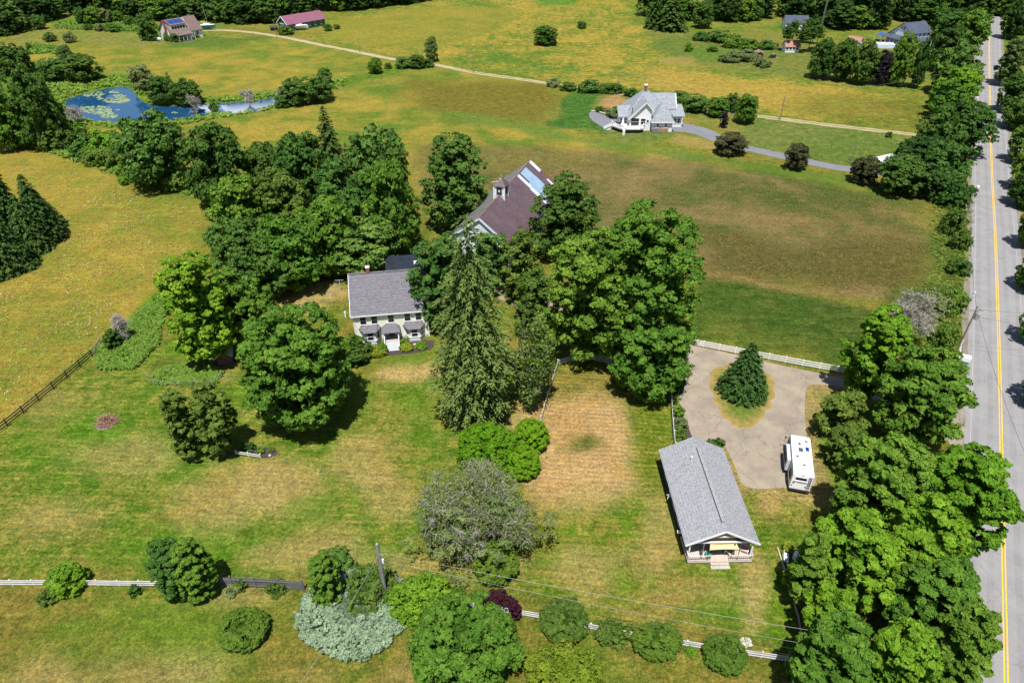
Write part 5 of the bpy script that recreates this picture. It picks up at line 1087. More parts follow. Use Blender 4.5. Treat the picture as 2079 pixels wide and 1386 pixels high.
PROF = dict(
    round=lambda t: np.sqrt(np.clip(1 - np.abs(np.where(t > .42, (t - .42) / .58, (t - .42) / .50)) ** 2.3, 0, 1)),
    egg=lambda t: np.sqrt(np.clip(1 - np.abs(np.where(t > .30, (t - .30) / .70, (t - .30) / .42)) ** 2.0, 0, 1)),
    dome=lambda t: np.where(t > .38, np.sqrt(np.clip(1 - np.clip((t - .38) / .62, 0, 1) ** 2.2, 0, 1)), 1 - .28 * np.clip((.38 - t) / .38, 0, 1) ** 2),
    spruce=lambda t: np.clip(1 - t, 0, 1) ** .4 * np.clip(.55 + 1.8 * t, 0, 1),
    cone=lambda t: np.clip(1 - t, 0, 1) ** .9 * np.clip(.75 + t * 2.5, 0, 1),
    pillar=lambda t: np.clip((1 - t) * 2.4, 0, 1) ** .6 * np.clip(.7 + t * 2, 0, 1))
CR0 = dict(round=.10, egg=.06, dome=0.0, cone=.02, pillar=.02, spruce=.03)      # where the crown begins
def fit(l, tp, r_, bt, prof, hmin=None):
    """place a plant so that its crown fills the surveyed box; returns x, y, radius, height"""
    f = PROF[prof]; z0 = CR0[prof]
    ts = np.linspace(0, 1, 11)[:, None]; an = np.linspace(0, 2 * PI, 20, endpoint=False)[None, :]; rr = f(ts)
    cx = (l + r_) / 2; x, y = G(cx, bt - (bt - tp) * .15); rad = (r_ - l) / 2 * (CT * y + ST * CAMH) / FPX; h = 1.5 * rad
    hm = dict(dome=.95, round=.9).get(prof, .3) if hmin is None else hmin; ysc = 1.0
    for _ in range(80):
        Xs = x + rad * rr * np.cos(an); Ys = y + ysc * rad * rr * np.sin(an); Zs = h * (z0 + (1 - z0) * ts) + 0 * an
        dz = Zs - CAMH; zc = CT * Ys - ST * dz; u = 1039.5 + FPX * Xs / zc; v = 693 - FPX * (ST * Ys + CT * dz) / zc
        pm = FPX / (CT * y + ST * (CAMH - h / 2))
        rad *= ((r_ - l) / (u.max() - u.min())) ** .7; x += (cx - (u.max() + u.min()) / 2) / pm * .7
        h = max(hm * rad, h + ((bt - tp) - (v.max() - v.min())) / pm * .7); ysc = min(1, max(.62, ysc * ((bt - tp) / (v.max() - v.min())) ** .6)) if h <= hm * rad * 1.001 else min(1, ysc * 1.03); y += (v.max() - bt) / pm * 1.1
    FY[0] = ysc; return x, y, rad, h
FY = [1.0]
def crown_mesh(name, m, r, h, prof, nc, nl, leaf, lobes=.16, flat=.75, fill=.12, csz=.24, z0=None, sub_n=14, sub_r=.34, inner=.25):
    f = PROF[prof]; z0 = CR0[prof] if z0 is None else z0
    t = RNG.random(nc * 3); keep = RNG.random(nc * 3) < np.clip(f(t) + .15, 0, 1); t = t[keep][:nc]; n = len(t)
    ph = RNG.random(n) * 2 * PI; p0, p1 = RNG.random(2) * 6
    lob = 1 + lobes * (np.sin(3 * ph + p0 + 4 * t) * .6 + np.sin(5 * ph + p1 - 7 * t) * .5)
    k = np.where(RNG.random(n) < inner, RNG.uniform(.45, .75, n), RNG.uniform(.78, .95, n))
    R0 = f(t) * r * lob * k
    c = np.stack([R0 * np.cos(ph), R0 * np.sin(ph), h * (z0 + (1 - z0) * (t * .93 + .02))], 1)
    cr = r * csz * RNG.uniform(.65, 1.35, n)
    out = np.stack([np.cos(ph), np.sin(ph), (t - .35) * 1.6], 1); out /= np.linalg.norm(out, axis=1, keepdims=True)
    N = n * nl; ci = np.repeat(np.arange(n), nl)
    ks = sub_n; M0 = n * ks; sd_ = RNG.normal(size=(M0, 3)); sd_ /= np.linalg.norm(sd_, axis=1, keepdims=True); sd_ = sd_ + np.repeat(out, ks, 0) * .55 + np.array([0, 0, .45]); sd_ /= np.linalg.norm(sd_, axis=1, keepdims=True)
    sr = RNG.uniform(.7, 1.12, M0); si = ci * ks + RNG.integers(0, ks, N); st_ = RNG.random(M0)
    d2 = RNG.normal(size=(N, 3)); d2 /= np.linalg.norm(d2, axis=1, keepdims=True); d2[:, 2] = np.abs(d2[:, 2]) * .9 - .1
    pos = c[ci] + (sd_[si] * sr[si][:, None] + d2 * (sub_r * RNG.uniform(.6, 1.1, N))[:, None]) * cr[ci][:, None] * np.array([1, 1, flat])
    d = sd_[si] * .6 + d2 * .7
    pos[:, 2] = np.maximum(pos[:, 2], .05 * leaf)
    nr = d * np.array([1, 1, 1.3]) + RNG.normal(size=(N, 3)) * .42
    s = leaf * RNG.uniform(.7, 1.35, N)
    tc = RNG.random(n) ** 1.3; tint = tc[ci] * .40 + st_[si] * .35 + RNG.random(N) * .35 - .05
    if fill:   # inner leaves, held dark: shade inside the crown put into their tint
        M = int(N * fill); ti = RNG.random(M); pi_ = RNG.random(M) * 2 * PI; ri = f(ti) * r * .62 * np.sqrt(RNG.random(M))
        pos = np.concatenate([pos, np.stack([ri * np.cos(pi_), ri * np.sin(pi_), h * (z0 + (1 - z0) * (ti * .85 + .02))], 1)]); nr = np.concatenate([nr, RNG.normal(size=(M, 3)) + np.array([0, 0, .8])])
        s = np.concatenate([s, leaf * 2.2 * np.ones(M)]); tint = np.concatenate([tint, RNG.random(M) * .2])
    return quads_mesh(name, pos, nr, s, s * .62, m, tint)
def conifer_mesh(name, m, r, h, tiers, nb, npb, leaf, droop=.28, power=.8, ragged=.25, z0=.03, light_tip=True, belly=1.0):
    P = []; Nn = []; A = []; T = []
    for k in range(tiers):
        t = (k + RNG.random() * .6) / tiers; L0 = r * (1 - t) ** power * min(1.0, belly + 1.8 * t) * (.8 if t < .06 and belly == 1 else 1.0); zb = h * (z0 + (1 - z0) * t); n = max(3, int(nb * (1 - t) ** .7))
        off = RNG.random() * 6
        for j in range(n):
            a = off + 2 * PI * (j + RNG.uniform(-.3, .3)) / n; L = L0 * (1 - ragged * RNG.random() ** 1.5) + .1; cnt = max(6, int(npb * (L / r) ** .8))
            s = RNG.random(cnt) ** .7; wdt = .24 * L * (1.05 - s) + .10 * L * .4
            lat = RNG.uniform(-1, 1, cnt) * wdt; up = math.sin(PI * .5) * .0
            x = s * L; z = zb + .10 * L * np.sin(s * PI) - droop * L * s ** 1.6 + RNG.normal(size=cnt) * .05 * L * .6 - np.abs(lat) * .25 + .16 * L * np.clip(s - .8, 0, 1)
            ca, sa = math.cos(a), math.sin(a)
            P.append(np.stack([x * ca - lat * sa, x * sa + lat * ca, z], 1))
            Nn.append(np.stack([ca * .35 + RNG.normal(size=cnt) * .35, sa * .35 + RNG.normal(size=cnt) * .35, 1 + RNG.normal(size=cnt) * .2], 1))
            sg = np.sign(lat) * .7; A.append(np.stack([ca - sg * sa, sa + sg * ca, -.35 + 0 * s], 1)); T.append(s ** 2 * .75 * (1 if light_tip else .5) + RNG.random(cnt) * .3)
    P = np.concatenate(P); n = len(P); s = leaf * RNG.uniform(.7, 1.4, n)
    P[:, 2] = np.maximum(P[:, 2], .05)
    return quads_mesh(name, P, np.concatenate(Nn), s, s * .38, m, np.concatenate(T), np.concatenate(A))
def trunk_mesh(name, m, r, h, limbs=7, tr=None, reach=.75, k=7):
    tr = tr or max(.06, h * .022); mb = MB(); p = Vector((0, 0, -.1)); rr = tr * 1.35; n = 5
    for i in range(n):
        q = Vector((rnd.uniform(-.03, .03) * h, rnd.uniform(-.03, .03) * h, h * .78 * (i + 1) / n)); r2 = tr * (1 - .75 * (i + 1) / n); mb.tube(p, q, rr, r2, k); p, rr = q, r2
    for i in range(limbs):
        a = i * 2.4 + rnd.random(); z = h * rnd.uniform(.2, .6); L = r * reach * rnd.uniform(.7, 1.1); q0 = Vector((0, 0, z)); q1 = Vector((math.cos(a) * L * .55, math.sin(a) * L * .55, z + L * .45)); q2 = q1 + Vector((math.cos(a + .3) * L * .45, math.sin(a + .3) * L * .45, L * .3))
        mb.tube(q0, q1, tr * .42, tr * .26, 5); mb.tube(q1, q2, tr * .26, tr * .09, 5)
        q3 = q1 + Vector((math.cos(a - .8) * L * .3, math.sin(a - .8) * L * .3, L * .35)); mb.tube(q1, q3, tr * .2, tr * .06, 5)
    me = bpy.data.meshes.new(name); me.from_pydata(mb.v, [], mb.f); me.materials.append(m); return me

def put_tree(name, lab, cat, x, y, crown, trunk, sc=(1, 1, 1), rz=None, group=None, cname='crown', tname='trunk'):
    t = thing(name, lab, cat, (x, y, 0), rnd.uniform(0, 6.28) if rz is None else rz, group); t.scale = sc
    if trunk is not None: link(tname, trunk, t)
    link(cname, crown, t); return t
# style: profile, leaf size (m), clumps per (m2 of crown), leaves per clump, clump size ratio
_protos = {}
def proto(style, matname, variant):
    key = (style, matname, variant)
    if key in _protos: return _protos[key]
    m = LEAF[matname]
    if style == 'tree': cr = crown_mesh('crown', m, 5, 11, 'round', 95, 110, .25, .14, csz=.24); tk = trunk_mesh('trunk', BARK, 5, 10); d = (5, 11, 'round')
    elif style == 'wood': cr = crown_mesh('crown', m, 5, 15, 'egg', 66, 76, .36, .22, csz=.28, fill=.1, sub_n=9); tk = trunk_mesh('trunk', BARK, 4, 13, 4, k=5); d = (5, 15, 'egg')
    elif style == 'shrub': cr = crown_mesh('crown', m, 2.2, 3, 'dome', 46, 75, .15, .2, csz=.30); tk = trunk_mesh('stem', BARK, 1.5, 2.2, 5, .06, k=5); d = (2.2, 3, 'dome')
    elif style == 'pine': cr = crown_mesh('crown', m, 5, 17, 'egg', 75, 70, .36, .3, flat=.35, csz=.26, fill=.06); tk = trunk_mesh('trunk', BARK, 4, 15, 5, k=5); d = (5, 17, 'egg')
    elif style == 'conifer': cr = conifer_mesh('crown', m, 3, 11, 26, 12, 26, .30); tk = trunk_mesh('trunk', BARK, 1, 10, 0, .18); d = (3, 11, 'cone')
    elif style == 'tall': cr = crown_mesh('crown', m, 2.6, 10, 'pillar', 60, 80, .22, .2, csz=.30); tk = trunk_mesh('trunk', BARK, 1.5, 8, 3, .14); d = (2.6, 10, 'pillar')
    _protos[key] = (cr, tk, d); return _protos[key]
CATN = dict(tree='tree', wood='tree', shrub='shrub', pine='pine tree', conifer='conifer', tall='tree')
NAME = dict(tree='leafy_tree', wood='woodland_tree', shrub='shrub', pine='pine_tree', conifer='conifer', tall='columnar_tree')
def plant(style, matname, box, lab, group=None, v=0, name=None, cat=None, base=None):
    cr, tk, d = proto(style, matname, v); x, y, rad, h = fit(*box, d[2]); fy = FY[0]; k = rad * 1.03 / d[0]
    return put_tree(name or NAME[style], lab, cat or CATN[style], x, y, cr, tk, (k, k * fy, h / d[1]), 0 if fy < .98 else None, group=group, tname='stem' if style == 'shrub' else 'trunk')
def big(matname, box, lab, name='maple_tree', cat='tree', prof='round', nc=150, nl=120, leaf=.19, csz=.19, lobes=.16, flat=.7, trunk=True, shrink=.97, inner=.25, fill=.12, rz=None, limbs=8, cap_h=None):
    if name == 'maple_tree': nl = int(nl * 1.3)
    x, y, rad, h = fit(*box, prof, .2 if cap_h else None); fy = FY[0]; rz = 0 if fy < .98 else rz
    if cap_h: h = min(h, cap_h)
    cr = crown_mesh('crown', LEAF[matname], rad * shrink, h, prof, nc, nl, leaf, lobes, csz=csz, flat=flat, fill=fill, inner=inner); tk = trunk_mesh('trunk' if h > 3 else 'stem', BARK, rad, h, limbs) if trunk else None
    return put_tree(name, lab, cat, x, y, cr, tk, (1, fy, 1), rz=rz, tname='trunk' if h > 3 else 'stem')

# --- large individual trees
big('maple', (476, 606, 712, 872), 'big round maple in the middle of the left lawn beside the farmhouse', nc=210, nl=130, csz=.155, leaf=.2, lobes=.08)
big('bright', (318, 508, 478, 736), 'tall yellow-green maple with bare grey branches on its right side, beside the vegetable patch', nc=170, nl=120, csz=.17)
big('maple', (420, 545, 545, 690), 'darker maple joined to the right side of the tall yellow-green maple', nc=110, nl=110, csz=.2)
big('olive', (325, 792, 410, 930), 'small apple tree on the left lawn, left half of the leaning pair', 'apple_tree', nc=70, nl=110, leaf=.15, csz=.24, lobes=.25)
big('olive', (385, 778, 482, 925), 'taller apple tree on the left lawn, right half of the leaning pair', 'apple_tree', nc=80, nl=110, leaf=.15, csz=.24, lobes=.3)
big('dark', (682, 680, 752, 744), 'dense dark green bush at the left corner of the farmhouse', 'yew_bush', 'bush', 'dome', 70, 110, .13, .2, .08)
big('blue', (835, 478, 960, 660), 'dark maple behind the big spruce, overhanging the farmhouse roof', nc=110, nl=110, csz=.2)
big('blue', (940, 470, 1040, 590), 'dark maple between the big spruce and the white barn wall', nc=80, nl=100, csz=.2)
big('blue', (858, 266, 992, 472), 'tall dense dark maple left of the barn', nc=190, nl=120, csz=.16, prof='egg', lobes=.06)
big('dark', (1082, 352, 1216, 530), 'dark maple with a pointed top right of the barn', nc=140, nl=120, csz=.19, prof='egg')
big('maple', (1112, 468, 1300, 735), 'left part of the giant maple right of the barn', nc=170, nl=130, csz=.18)
big('maple', (1200, 412, 1432, 740), 'giant maple at the centre right, tallest crown of its group', nc=260, nl=130, csz=.155, lobes=.12)
big('maple', (1240, 640, 1402, 806), 'lower maple crown hanging over the drive beside the giant maple', nc=130, nl=120, csz=.19)
big('dark', (1355, 745, 1392, 800), 'small dark bush below the overhanging maple at the edge of the drive', 'bush', 'bush', 'dome', 40, 90, .13, .24)
big('olive', (1022, 462, 1098, 620), 'yellowish columnar cedar in front of the barn', 'cedar_tree', 'tree', 'pillar', 90, 110, .16, .26)
big('olive', (1050, 545, 1128, 690), 'second yellowish cedar between the big spruce and the giant maple', 'cedar_tree', 'tree', 'pillar', 90, 110, .16, .26)
# roadside
big('bright', (1712, 620, 1850, 815), 'tall sunny maple at the right end of the white driveway fence', nc=140, nl=120, csz=.19, lobes=.25)
big('maple', (1775, 700, 1975, 905), 'wide maple hiding the drive mouth by the road', nc=190, nl=120, csz=.18)
big('olive', (1662, 792, 1762, 890), 'small-leaved tree at the right edge of the drive, above the motorhome', 'crabapple_tree', nc=80, nl=110, leaf=.16, csz=.24, lobes=.3)
big('olive', (1680, 868, 1768, 955), 'small tree right of the motorhome', 'crabapple_tree', nc=70, nl=100, leaf=.16, csz=.24, lobes=.3)
big('maple', (1690, 880, 1900, 1110), 'broad roadside maple right of the motorhome', nc=200, nl=130, csz=.17)
big('bright', (1840, 900, 2062, 1135), 'roadside maple whose boughs reach over the yellow centre line', nc=260, nl=130, csz=.155, lobes=.26)
big('bright', (1640, 1030, 1830, 1240), 'yellow-green maple with spreading fan-like boughs right of the cottage', nc=190, nl=120, csz=.17, lobes=.26)
big('bright', (1765, 1000, 1960, 1230), 'yellow-green maple between the fan-like maple and the road', nc=190, nl=120, csz=.17, lobes=.26)
big('maple', (1595, 1078, 1690, 1225), 'leafy young tree at the timber edging right of the cottage deck', nc=90, nl=110, csz=.22, lobes=.25)
big('bright', (1628, 1180, 1735, 1320), 'young tree below the timber edging', nc=90, nl=110, csz=.22, lobes=.3)
big('maple', (1800, 1120, 1992, 1320), 'dark maple overhanging the road edge at the lower right', nc=180, nl=120, csz=.18)
big('maple', (1600, 1240, 1780, 1450), 'maple at the end of the bottom white fence', nc=160, nl=120, csz=.18)
big('bright', (1730, 1250, 1905, 1470), 'sunlit maple on the bottom edge, right of the fence end', nc=160, nl=120, csz=.18)
big('maple', (1850, 1225, 2035, 1450), 'large maple in the bottom right corner beside the road', nc=180, nl=120, csz=.18)
# conifers
def conif(matname, box, lab, name, tiers, nb, npb, leaf, **k):
    x, y, rad, h = fit(*box, k.pop('prof', 'cone')); k.setdefault('droop', .28)
    put_tree(name, lab, 'conifer', x, y, conifer_mesh('crown', LEAF[matname], rad, h, tiers, nb, npb, leaf, **k), trunk_mesh('trunk', BARK, 1, h, 0, h * .016)); return x, y, rad, h
BS = conif('spruce', (862, 428, 1056, 880), 'huge spruce with drooping light-tipped branches in the centre', 'spruce_tree', 56, 18, 84, .21, droop=.5, power=.4, ragged=.62, prof='spruce', belly=.5)
conif('fir', (1455, 693, 1562, 824), 'young fir standing on the grass island of the drive', 'fir_tree', 34, 20, 80, .16, droop=.12, power=.75, ragged=.25)
conif('fir', (636, 212, 706, 345), 'dark sparse-topped spruce rising above the grove', 'spruce_tree', 26, 11, 60, .30, droop=.2, power=.7, ragged=.3)
for bx, lab in (((-34, 316, 76, 505), 'tallest dark spruce at the left edge of the frame'), ((-90, 330, 20, 530), 'dark spruce half cut by the left frame edge'), ((30, 380, 138, 480), 'low dark spruce at the right tip of the left edge group'), ((-30, 430, 80, 560), 'dark spruce at the bottom of the left edge group'), ((38, 352, 132, 500), 'dark spruce standing right of the tallest one at the left edge'), ((-60, 400, 62, 568), 'dark spruce lowest at the left edge'), ((20, 395, 110, 520), 'dark spruce in front of the left edge group')):
    conif('fir', bx, lab, 'spruce_tree', 40, 16, 60, .24, droop=.34, power=.62)
def tops(z): return z
plant('conifer', 'deep', (1326, -14, 1398, 66), 'wide dark pine at the upper right field edge', v=1, name='pine_tree', cat='pine tree')
plant('conifer', 'deep', (1306, -20, 1352, 60), 'dark pine left of the wide one at the upper right field edge', name='pine_tree', cat='pine tree')
# broken conifer and bare twigs
def bare_tree(name, lab, box, matb, seed, depth=4, prof='round', spread=.9, leafm=None, twigm='grey', ntw=6000, nlf=3000, tlen=.55, twid=.02, lsz=.09):
    x, y, rad, h = fit(*box, prof); r = random.Random(seed); mb = MB(); tips = []
    def grow(p, d, L, rr, k):
        q = p + d * L; mb.tube(p, q, rr, rr * .62, 6 if k > 2 else 4)
        if k <= 2: tips.append((p.lerp(q, .5), d)); tips.append((q, d))
        if k == 0: return
        for i in range(3 if k > 1 else 3):
            a = Vector((r.gauss(0, 1), r.gauss(0, 1), r.gauss(0, .7) + .25)).normalized(); nd = (d * .75 + a * spread).normalized(); grow(p.lerp(q, r.uniform(.55, 1)), nd, L * r.uniform(.62, .85), rr * .6, k - 1)
    for i in range(4):
        a = i * PI / 2 + r.random(); grow(Vector((0, 0, h * .08)), Vector((math.cos(a) * .8, math.sin(a) * .8, .9)).normalized(), h * .38, h * .022, depth)
    mx = max(math.hypot(v[0], v[1]) for v in mb.v); mz = max(v[2] for v in mb.v)
    sx, sz = rad * .95 / mx, h * .95 / mz; mb.v = [(v[0] * sx, v[1] * sx, v[2] * sz) for v in mb.v]
    t = thing(name, lab, 'tree', (x, y, 0)); me = bpy.data.meshes.new('branches'); me.from_pydata(mb.v, [], mb.f); me.materials.append(matb); link('branches', me, t)
    MB().tube((0, 0, -.1), (0, 0, h * .1), h * .035, h * .028).build('trunk', BARK, t)
    tp = np.array([(p.x * sx, p.y * sx, p.z * sz) for p, d in tips]); td = np.array([(d.x, d.y, d.z) for p, d in tips])
    if ntw:
        i = RNG.integers(0, len(tp), ntw); dd = td[i] + RNG.normal(size=(ntw, 3)) * .45; dd /= np.linalg.norm(dd, axis=1, keepdims=True); L = RNG.uniform(.4, 1, ntw) * tlen
        out = quads_mesh('twigs', tp[i] + dd * L[:, None] * .9, RNG.normal(size=(ntw, 3)), L, np.full(ntw, twid), LEAF[twigm], RNG.random(ntw), along=dd * 6); tag(link('twigs', out, t), kind='stuff')
    if nlf:
        i = RNG.choice(RNG.choice(len(tp), max(1, int(len(tp) * .3)), False), nlf); c = tp[i] + RNG.normal(size=(nlf, 3)) * rad * .085; s = RNG.uniform(.7, 1.35, nlf) * lsz
        tag(link('leaves', quads_mesh('leaves', c, RNG.normal(size=(nlf, 3)) + np.array([0, 0, 1]), s, s * .6, LEAF[leafm or 'hazy'], RNG.random(nlf)), t), kind='stuff')
    return t
lt = bare_tree('larch_tree', 'half-bare grey twiggy tree in the middle of the lower lawn', (830, 925, 1102, 1172), mat('grey_bark', (.26, .24, .21), .9, .2, 4), 5, 5, ntw=15000, nlf=26000, spread=1.0, tlen=.6, twid=.018, leafm='olive')
_x, _y, _r, _h = fit(830, 925, 1102, 1172, 'round')
link('crown', crown_mesh('crown', LEAF['hazy'], _r * .97, _h * .97, 'round', 95, 110, .11, .3, flat=.6, fill=.02, csz=.13, inner=.4), lt)
bare_tree('broken_conifer', 'broken half-dead conifer with bare white branches right of the big spruce', (1015, 640, 1150, 830), DEADW, 9, 4, leafm='olive', ntw=300, nlf=5500, spread=1.1, lsz=.17)
bare_tree('dead_birch', 'grey leafless birch brush behind the sunny roadside maple', (1795, 590, 1905, 705), DEADW, 12, 4, ntw=7000, nlf=3500, spread=.6, tlen=.6)
bare_tree('bare_maple_limb', 'bare grey limbs on the shaded side of the tall yellow-green maple', (425, 590, 492, 690), DEADW, 21, 3, ntw=500, nlf=400, spread=.9)
bare_tree('bare_pond_bush', 'bare grey bush leaning over the left bank of the pond', (128, 215, 175, 250), DEADW, 31, 3, ntw=1500, nlf=600, spread=.9, twid=.035)
bare_tree('bare_pond_bush', 'bare grey bush at the narrow right arm of the pond', (485, 182, 522, 208), DEADW, 33, 3, ntw=1500, nlf=600, spread=.9, twid=.035)
bare_tree('bare_pond_bush', 'bare grey bush at the right tip of the pond', (556, 182, 580, 212), DEADW, 34, 3, ntw=1200, nlf=500, spread=.9, twid=.035)
bare_tree('bare_pond_bush', 'pale dead bush on the point between pond and narrow arm', (375, 190, 408, 225), DEADW, 35, 3, ntw=1500, nlf=600, spread=.9, twid=.035)
bare_tree('dry_shrub', 'dry brown-grey shrub beside the dark round bush at the gate', (228, 640, 262, 690), DEADW, 36, 3, ntw=2500, nlf=1500, spread=.8)

# --- the grove left of the barn and the hedgerow to the pond
for i, (st, mt, bx, lab) in enumerate((
    ('tree', 'blue', (700, 255, 826, 470), 'tall dark maple at the right end of the grove'), ('tree', 'blue', (640, 330, 760, 500), 'dark rounded tree under the sparse-topped spruce'),
    ('tree', 'maple', (740, 330, 842, 510), 'maple at the lower right corner of the grove'), ('tree', 'blue', (560, 270, 660, 410), 'dark tree at the top middle of the grove'),
    ('tree', 'dark', (498, 292, 580, 400), 'brownish dark tree at the top left of the grove'), ('tree', 'maple', (428, 362, 545, 490), 'lighter rounded tree at the left shoulder of the grove'),
    ('tree', 'maple', (600, 400, 720, 555), 'broad tree in the middle of the grove front'), ('tree', 'maple', (520, 440, 650, 585), 'lighter tree at the bottom of the grove'),
    ('tree', 'blue', (425, 445, 540, 570), 'tree at the lower left of the grove'), ('tree', 'blue', (660, 440, 800, 560), 'low spreading tree at the lower right of the grove'),
    ('tree', 'dark', (378, 258, 500, 420), 'very dark tree left of the grove'), ('tree', 'dark', (470, 470, 610, 600), 'shaded tree behind the tall yellow-green maple'),
    ('tree', 'blue', (240, 232, 382, 378), 'large dark green tree in the hedgerow below the pond'), ('tree', 'olive', (520, 350, 620, 470), 'slightly golden tree inside the grove'),
    ('tree', 'dark', (0, 135, 120, 290), 'large dark tree left of the pond'), ('tree', 'blue', (50, 185, 134, 290), 'dark tree leaning over the left pond bank'), ('tree', 'maple', (-40, 195, 60, 300), 'tree at the left frame edge below the pond'),
    ('tree', 'dark', (-20, 90, 60, 148), 'dark tree at the left edge above the pond'), ('tree', 'blue', (78, 118, 140, 164), 'left bush of the thicket above the pond'), ('tree', 'dark', (130, 112, 200, 164), 'right bush of the thicket above the pond'),
    ('tree', 'willow', (116, 94, 152, 140), 'pale grey-green willow rising from the thicket above the pond'), ('tree', 'hazy', (262, 132, 310, 180), 'grey-green round tree on the pond point'),
    ('tree', 'dark', (300, 158, 352, 208), 'dark bush on the pond point, left one'), ('tree', 'dark', (345, 162, 404, 210), 'dark bush on the pond point, right one'), ('conifer', 'blue', (333, 146, 362, 190), 'small pointed conifer on the pond point'),
    ('tree', 'blue', (572, 160, 625, 212), 'left bush of the dark clump right of the pond'), ('tree', 'dark', (610, 155, 672, 205), 'right bush of the dark clump right of the pond'), ('tree', 'blue', (645, 138, 672, 170), 'small tree standing above the dark clump right of the pond'),
    ('shrub', 'blue', (425, 208, 446, 230), 'small dark bush on the near bank of the narrow pond arm'), ('shrub', 'dark', (560, 195, 592, 220), 'low bush at the right tip of the pond'),
    ('tree', 'maple', (748, 118, 774, 148), 'small round tree standing alone in the strip below the farm track'), ('shrub', 'dark', (782, 128, 794, 141), 'tiny bush between the lone round tree and the track shrubs'),
    ('shrub', 'blue', (803, 118, 834, 140), 'left shrub where the strip meets the farm track'), ('tree', 'dark', (832, 112, 862, 138), 'middle dark shrub where the strip meets the farm track'), ('shrub', 'dark', (855, 120, 880, 138), 'right shrub where the strip meets the farm track'),
    ('tree', 'willow', (864, 76, 888, 122), 'thin airy tree beside the farm track'), ('tree', 'dark', (1086, 54, 1130, 90), 'lone dark round tree in the upper middle field'), ('shrub', 'dark', (1172, 44, 1189, 59), 'small bush in the upper middle field'),
    ('shrub', 'hazy', (1113, 160, 1135, 178), 'grey-green shrub left of the track shrubs by the white house'), ('shrub', 'olive', (1138, 168, 1168, 186), 'low shrub on the track, left of the white house'), ('shrub', 'blue', (1176, 174, 1222, 190), 'wide low shrub on the track above the striped lawn'),
    ('shrub', 'dark', (1222, 174, 1262, 192), 'dark shrub beside the track pole'), ('shrub', 'blue', (1268, 180, 1294, 198), 'shrub behind the steep roof of the white house'),
    ('tree', 'blue', (1360, 186, 1400, 216), 'shrub touching the right roof of the white house'), ('tree', 'blue', (1384, 192, 1436, 226), 'round shrub right of the white house'), ('tree', 'maple', (1438, 196, 1478, 236), 'left tree of the pair beyond the white house drive'),
    ('tree', 'blue', (1472, 190, 1502, 226), 'middle taller tree of the group beyond the white house drive'), ('tree', 'maple', (1494, 194, 1538, 248), 'right tree of the group beyond the white house drive'),
    ('tall', 'copper', (1462, 226, 1478, 260), 'narrow purple columnar tree on a mulch ring by the asphalt drive'), ('tree', 'bronze', (1454, 270, 1512, 314), 'brownish round tree on the asphalt drive, leftmost of three'), ('tree', 'bronze', (1596, 293, 1642, 343), 'brownish round tree on the asphalt drive, middle of three'),
    ('tree', 'bronze', (1728, 318, 1788, 372), 'brownish round tree left of the white carport'), ('shrub', 'dark', (1798, 268, 1812, 280), 'tiny bush on the farm track near the road trees'), ('shrub', 'maple', (1376, 204, 1392, 232), 'small round shrub at the brick path of the white house'),
    ('shrub', 'dark', (1209, 216, 1224, 228), 'clipped dark ball in the mulch left of the white house'), ('shrub', 'hazy', (1234, 217, 1266, 240), 'flowering grey-green shrub left of the white house'), ('tree', 'blue', (276, 28, 318, 78), 'feathery tree at the left gable of the solar panel house'),
    ('shrub', 'dark', (300, 68, 320, 84), 'low bush at the left gable foot of the solar panel house'), ('shrub', 'blue', (332, 66, 350, 84), 'left round bush before the solar panel house porch'), ('shrub', 'dark', (345, 66, 372, 86), 'right round bush before the solar panel house porch'),
    ('shrub', 'olive', (386, 68, 404, 78), 'low bush at the wing of the solar panel house'), ('shrub', 'olive', (566, 54, 594, 72), 'olive bush in front of the green barn'), ('shrub', 'blue', (656, 50, 674, 64), 'small bush right of the green barn'), ('shrub', 'dark', (678, 50, 690, 60), 'tiny bush in the field right of the green barn'),
    ('shrub', 'dark', (88, 68, 112, 86), 'dark bush with grey twigs in the weedy patch left of the solar panel house'), ('shrub', 'hazy', (130, 66, 152, 88), 'pale shrub in the weedy patch left of the solar panel house'), ('shrub', 'maple', (52, 88, 64, 102), 'small lone bush at the far left field edge'),
    ('shrub', 'hazy', (192, 48, 212, 64), 'pale shrub in the light green strip before the wood'), ('shrub', 'dark', (170, 50, 188, 62), 'dark shrub at the left end of the light green strip'), ('shrub', 'blue', (214, 50, 246, 66), 'low shrubs in the middle of the light green strip'), ('shrub', 'dark', (252, 34, 276, 52), 'round bush at the right end of the light green strip'))):
    plant(st, mt, bx, lab, v=i % 3 if st == 'tree' else i % 2)
for i, (x0, y0, s) in enumerate(((78, 268, 30), (108, 285, 32), (140, 272, 30), (172, 300, 30), (205, 296, 34), (192, 322, 22), (225, 322, 26), (262, 348, 24), (300, 356, 24), (335, 362, 26), (362, 372, 28), (20, 262, 30), (52, 280, 26), (232, 290, 26), (256, 366, 14))):
    plant('shrub', ('weed', 'olive', 'maple', 'blue', 'bright')[i % 5], (x0 - s, y0 - s * .8, x0 + s, y0 + s * .7), 'hedgerow shrub below the pond, %s counted from the left frame edge' % ('third', 'fourth', 'fifth', 'sixth', 'eighth', 'seventh', 'ninth', 'eleventh', 'thirteenth', 'fourteenth', 'last', 'first', 'second', 'tenth', 'twelfth')[i], 'hedgerow shrubs below the pond', v=i % 2)

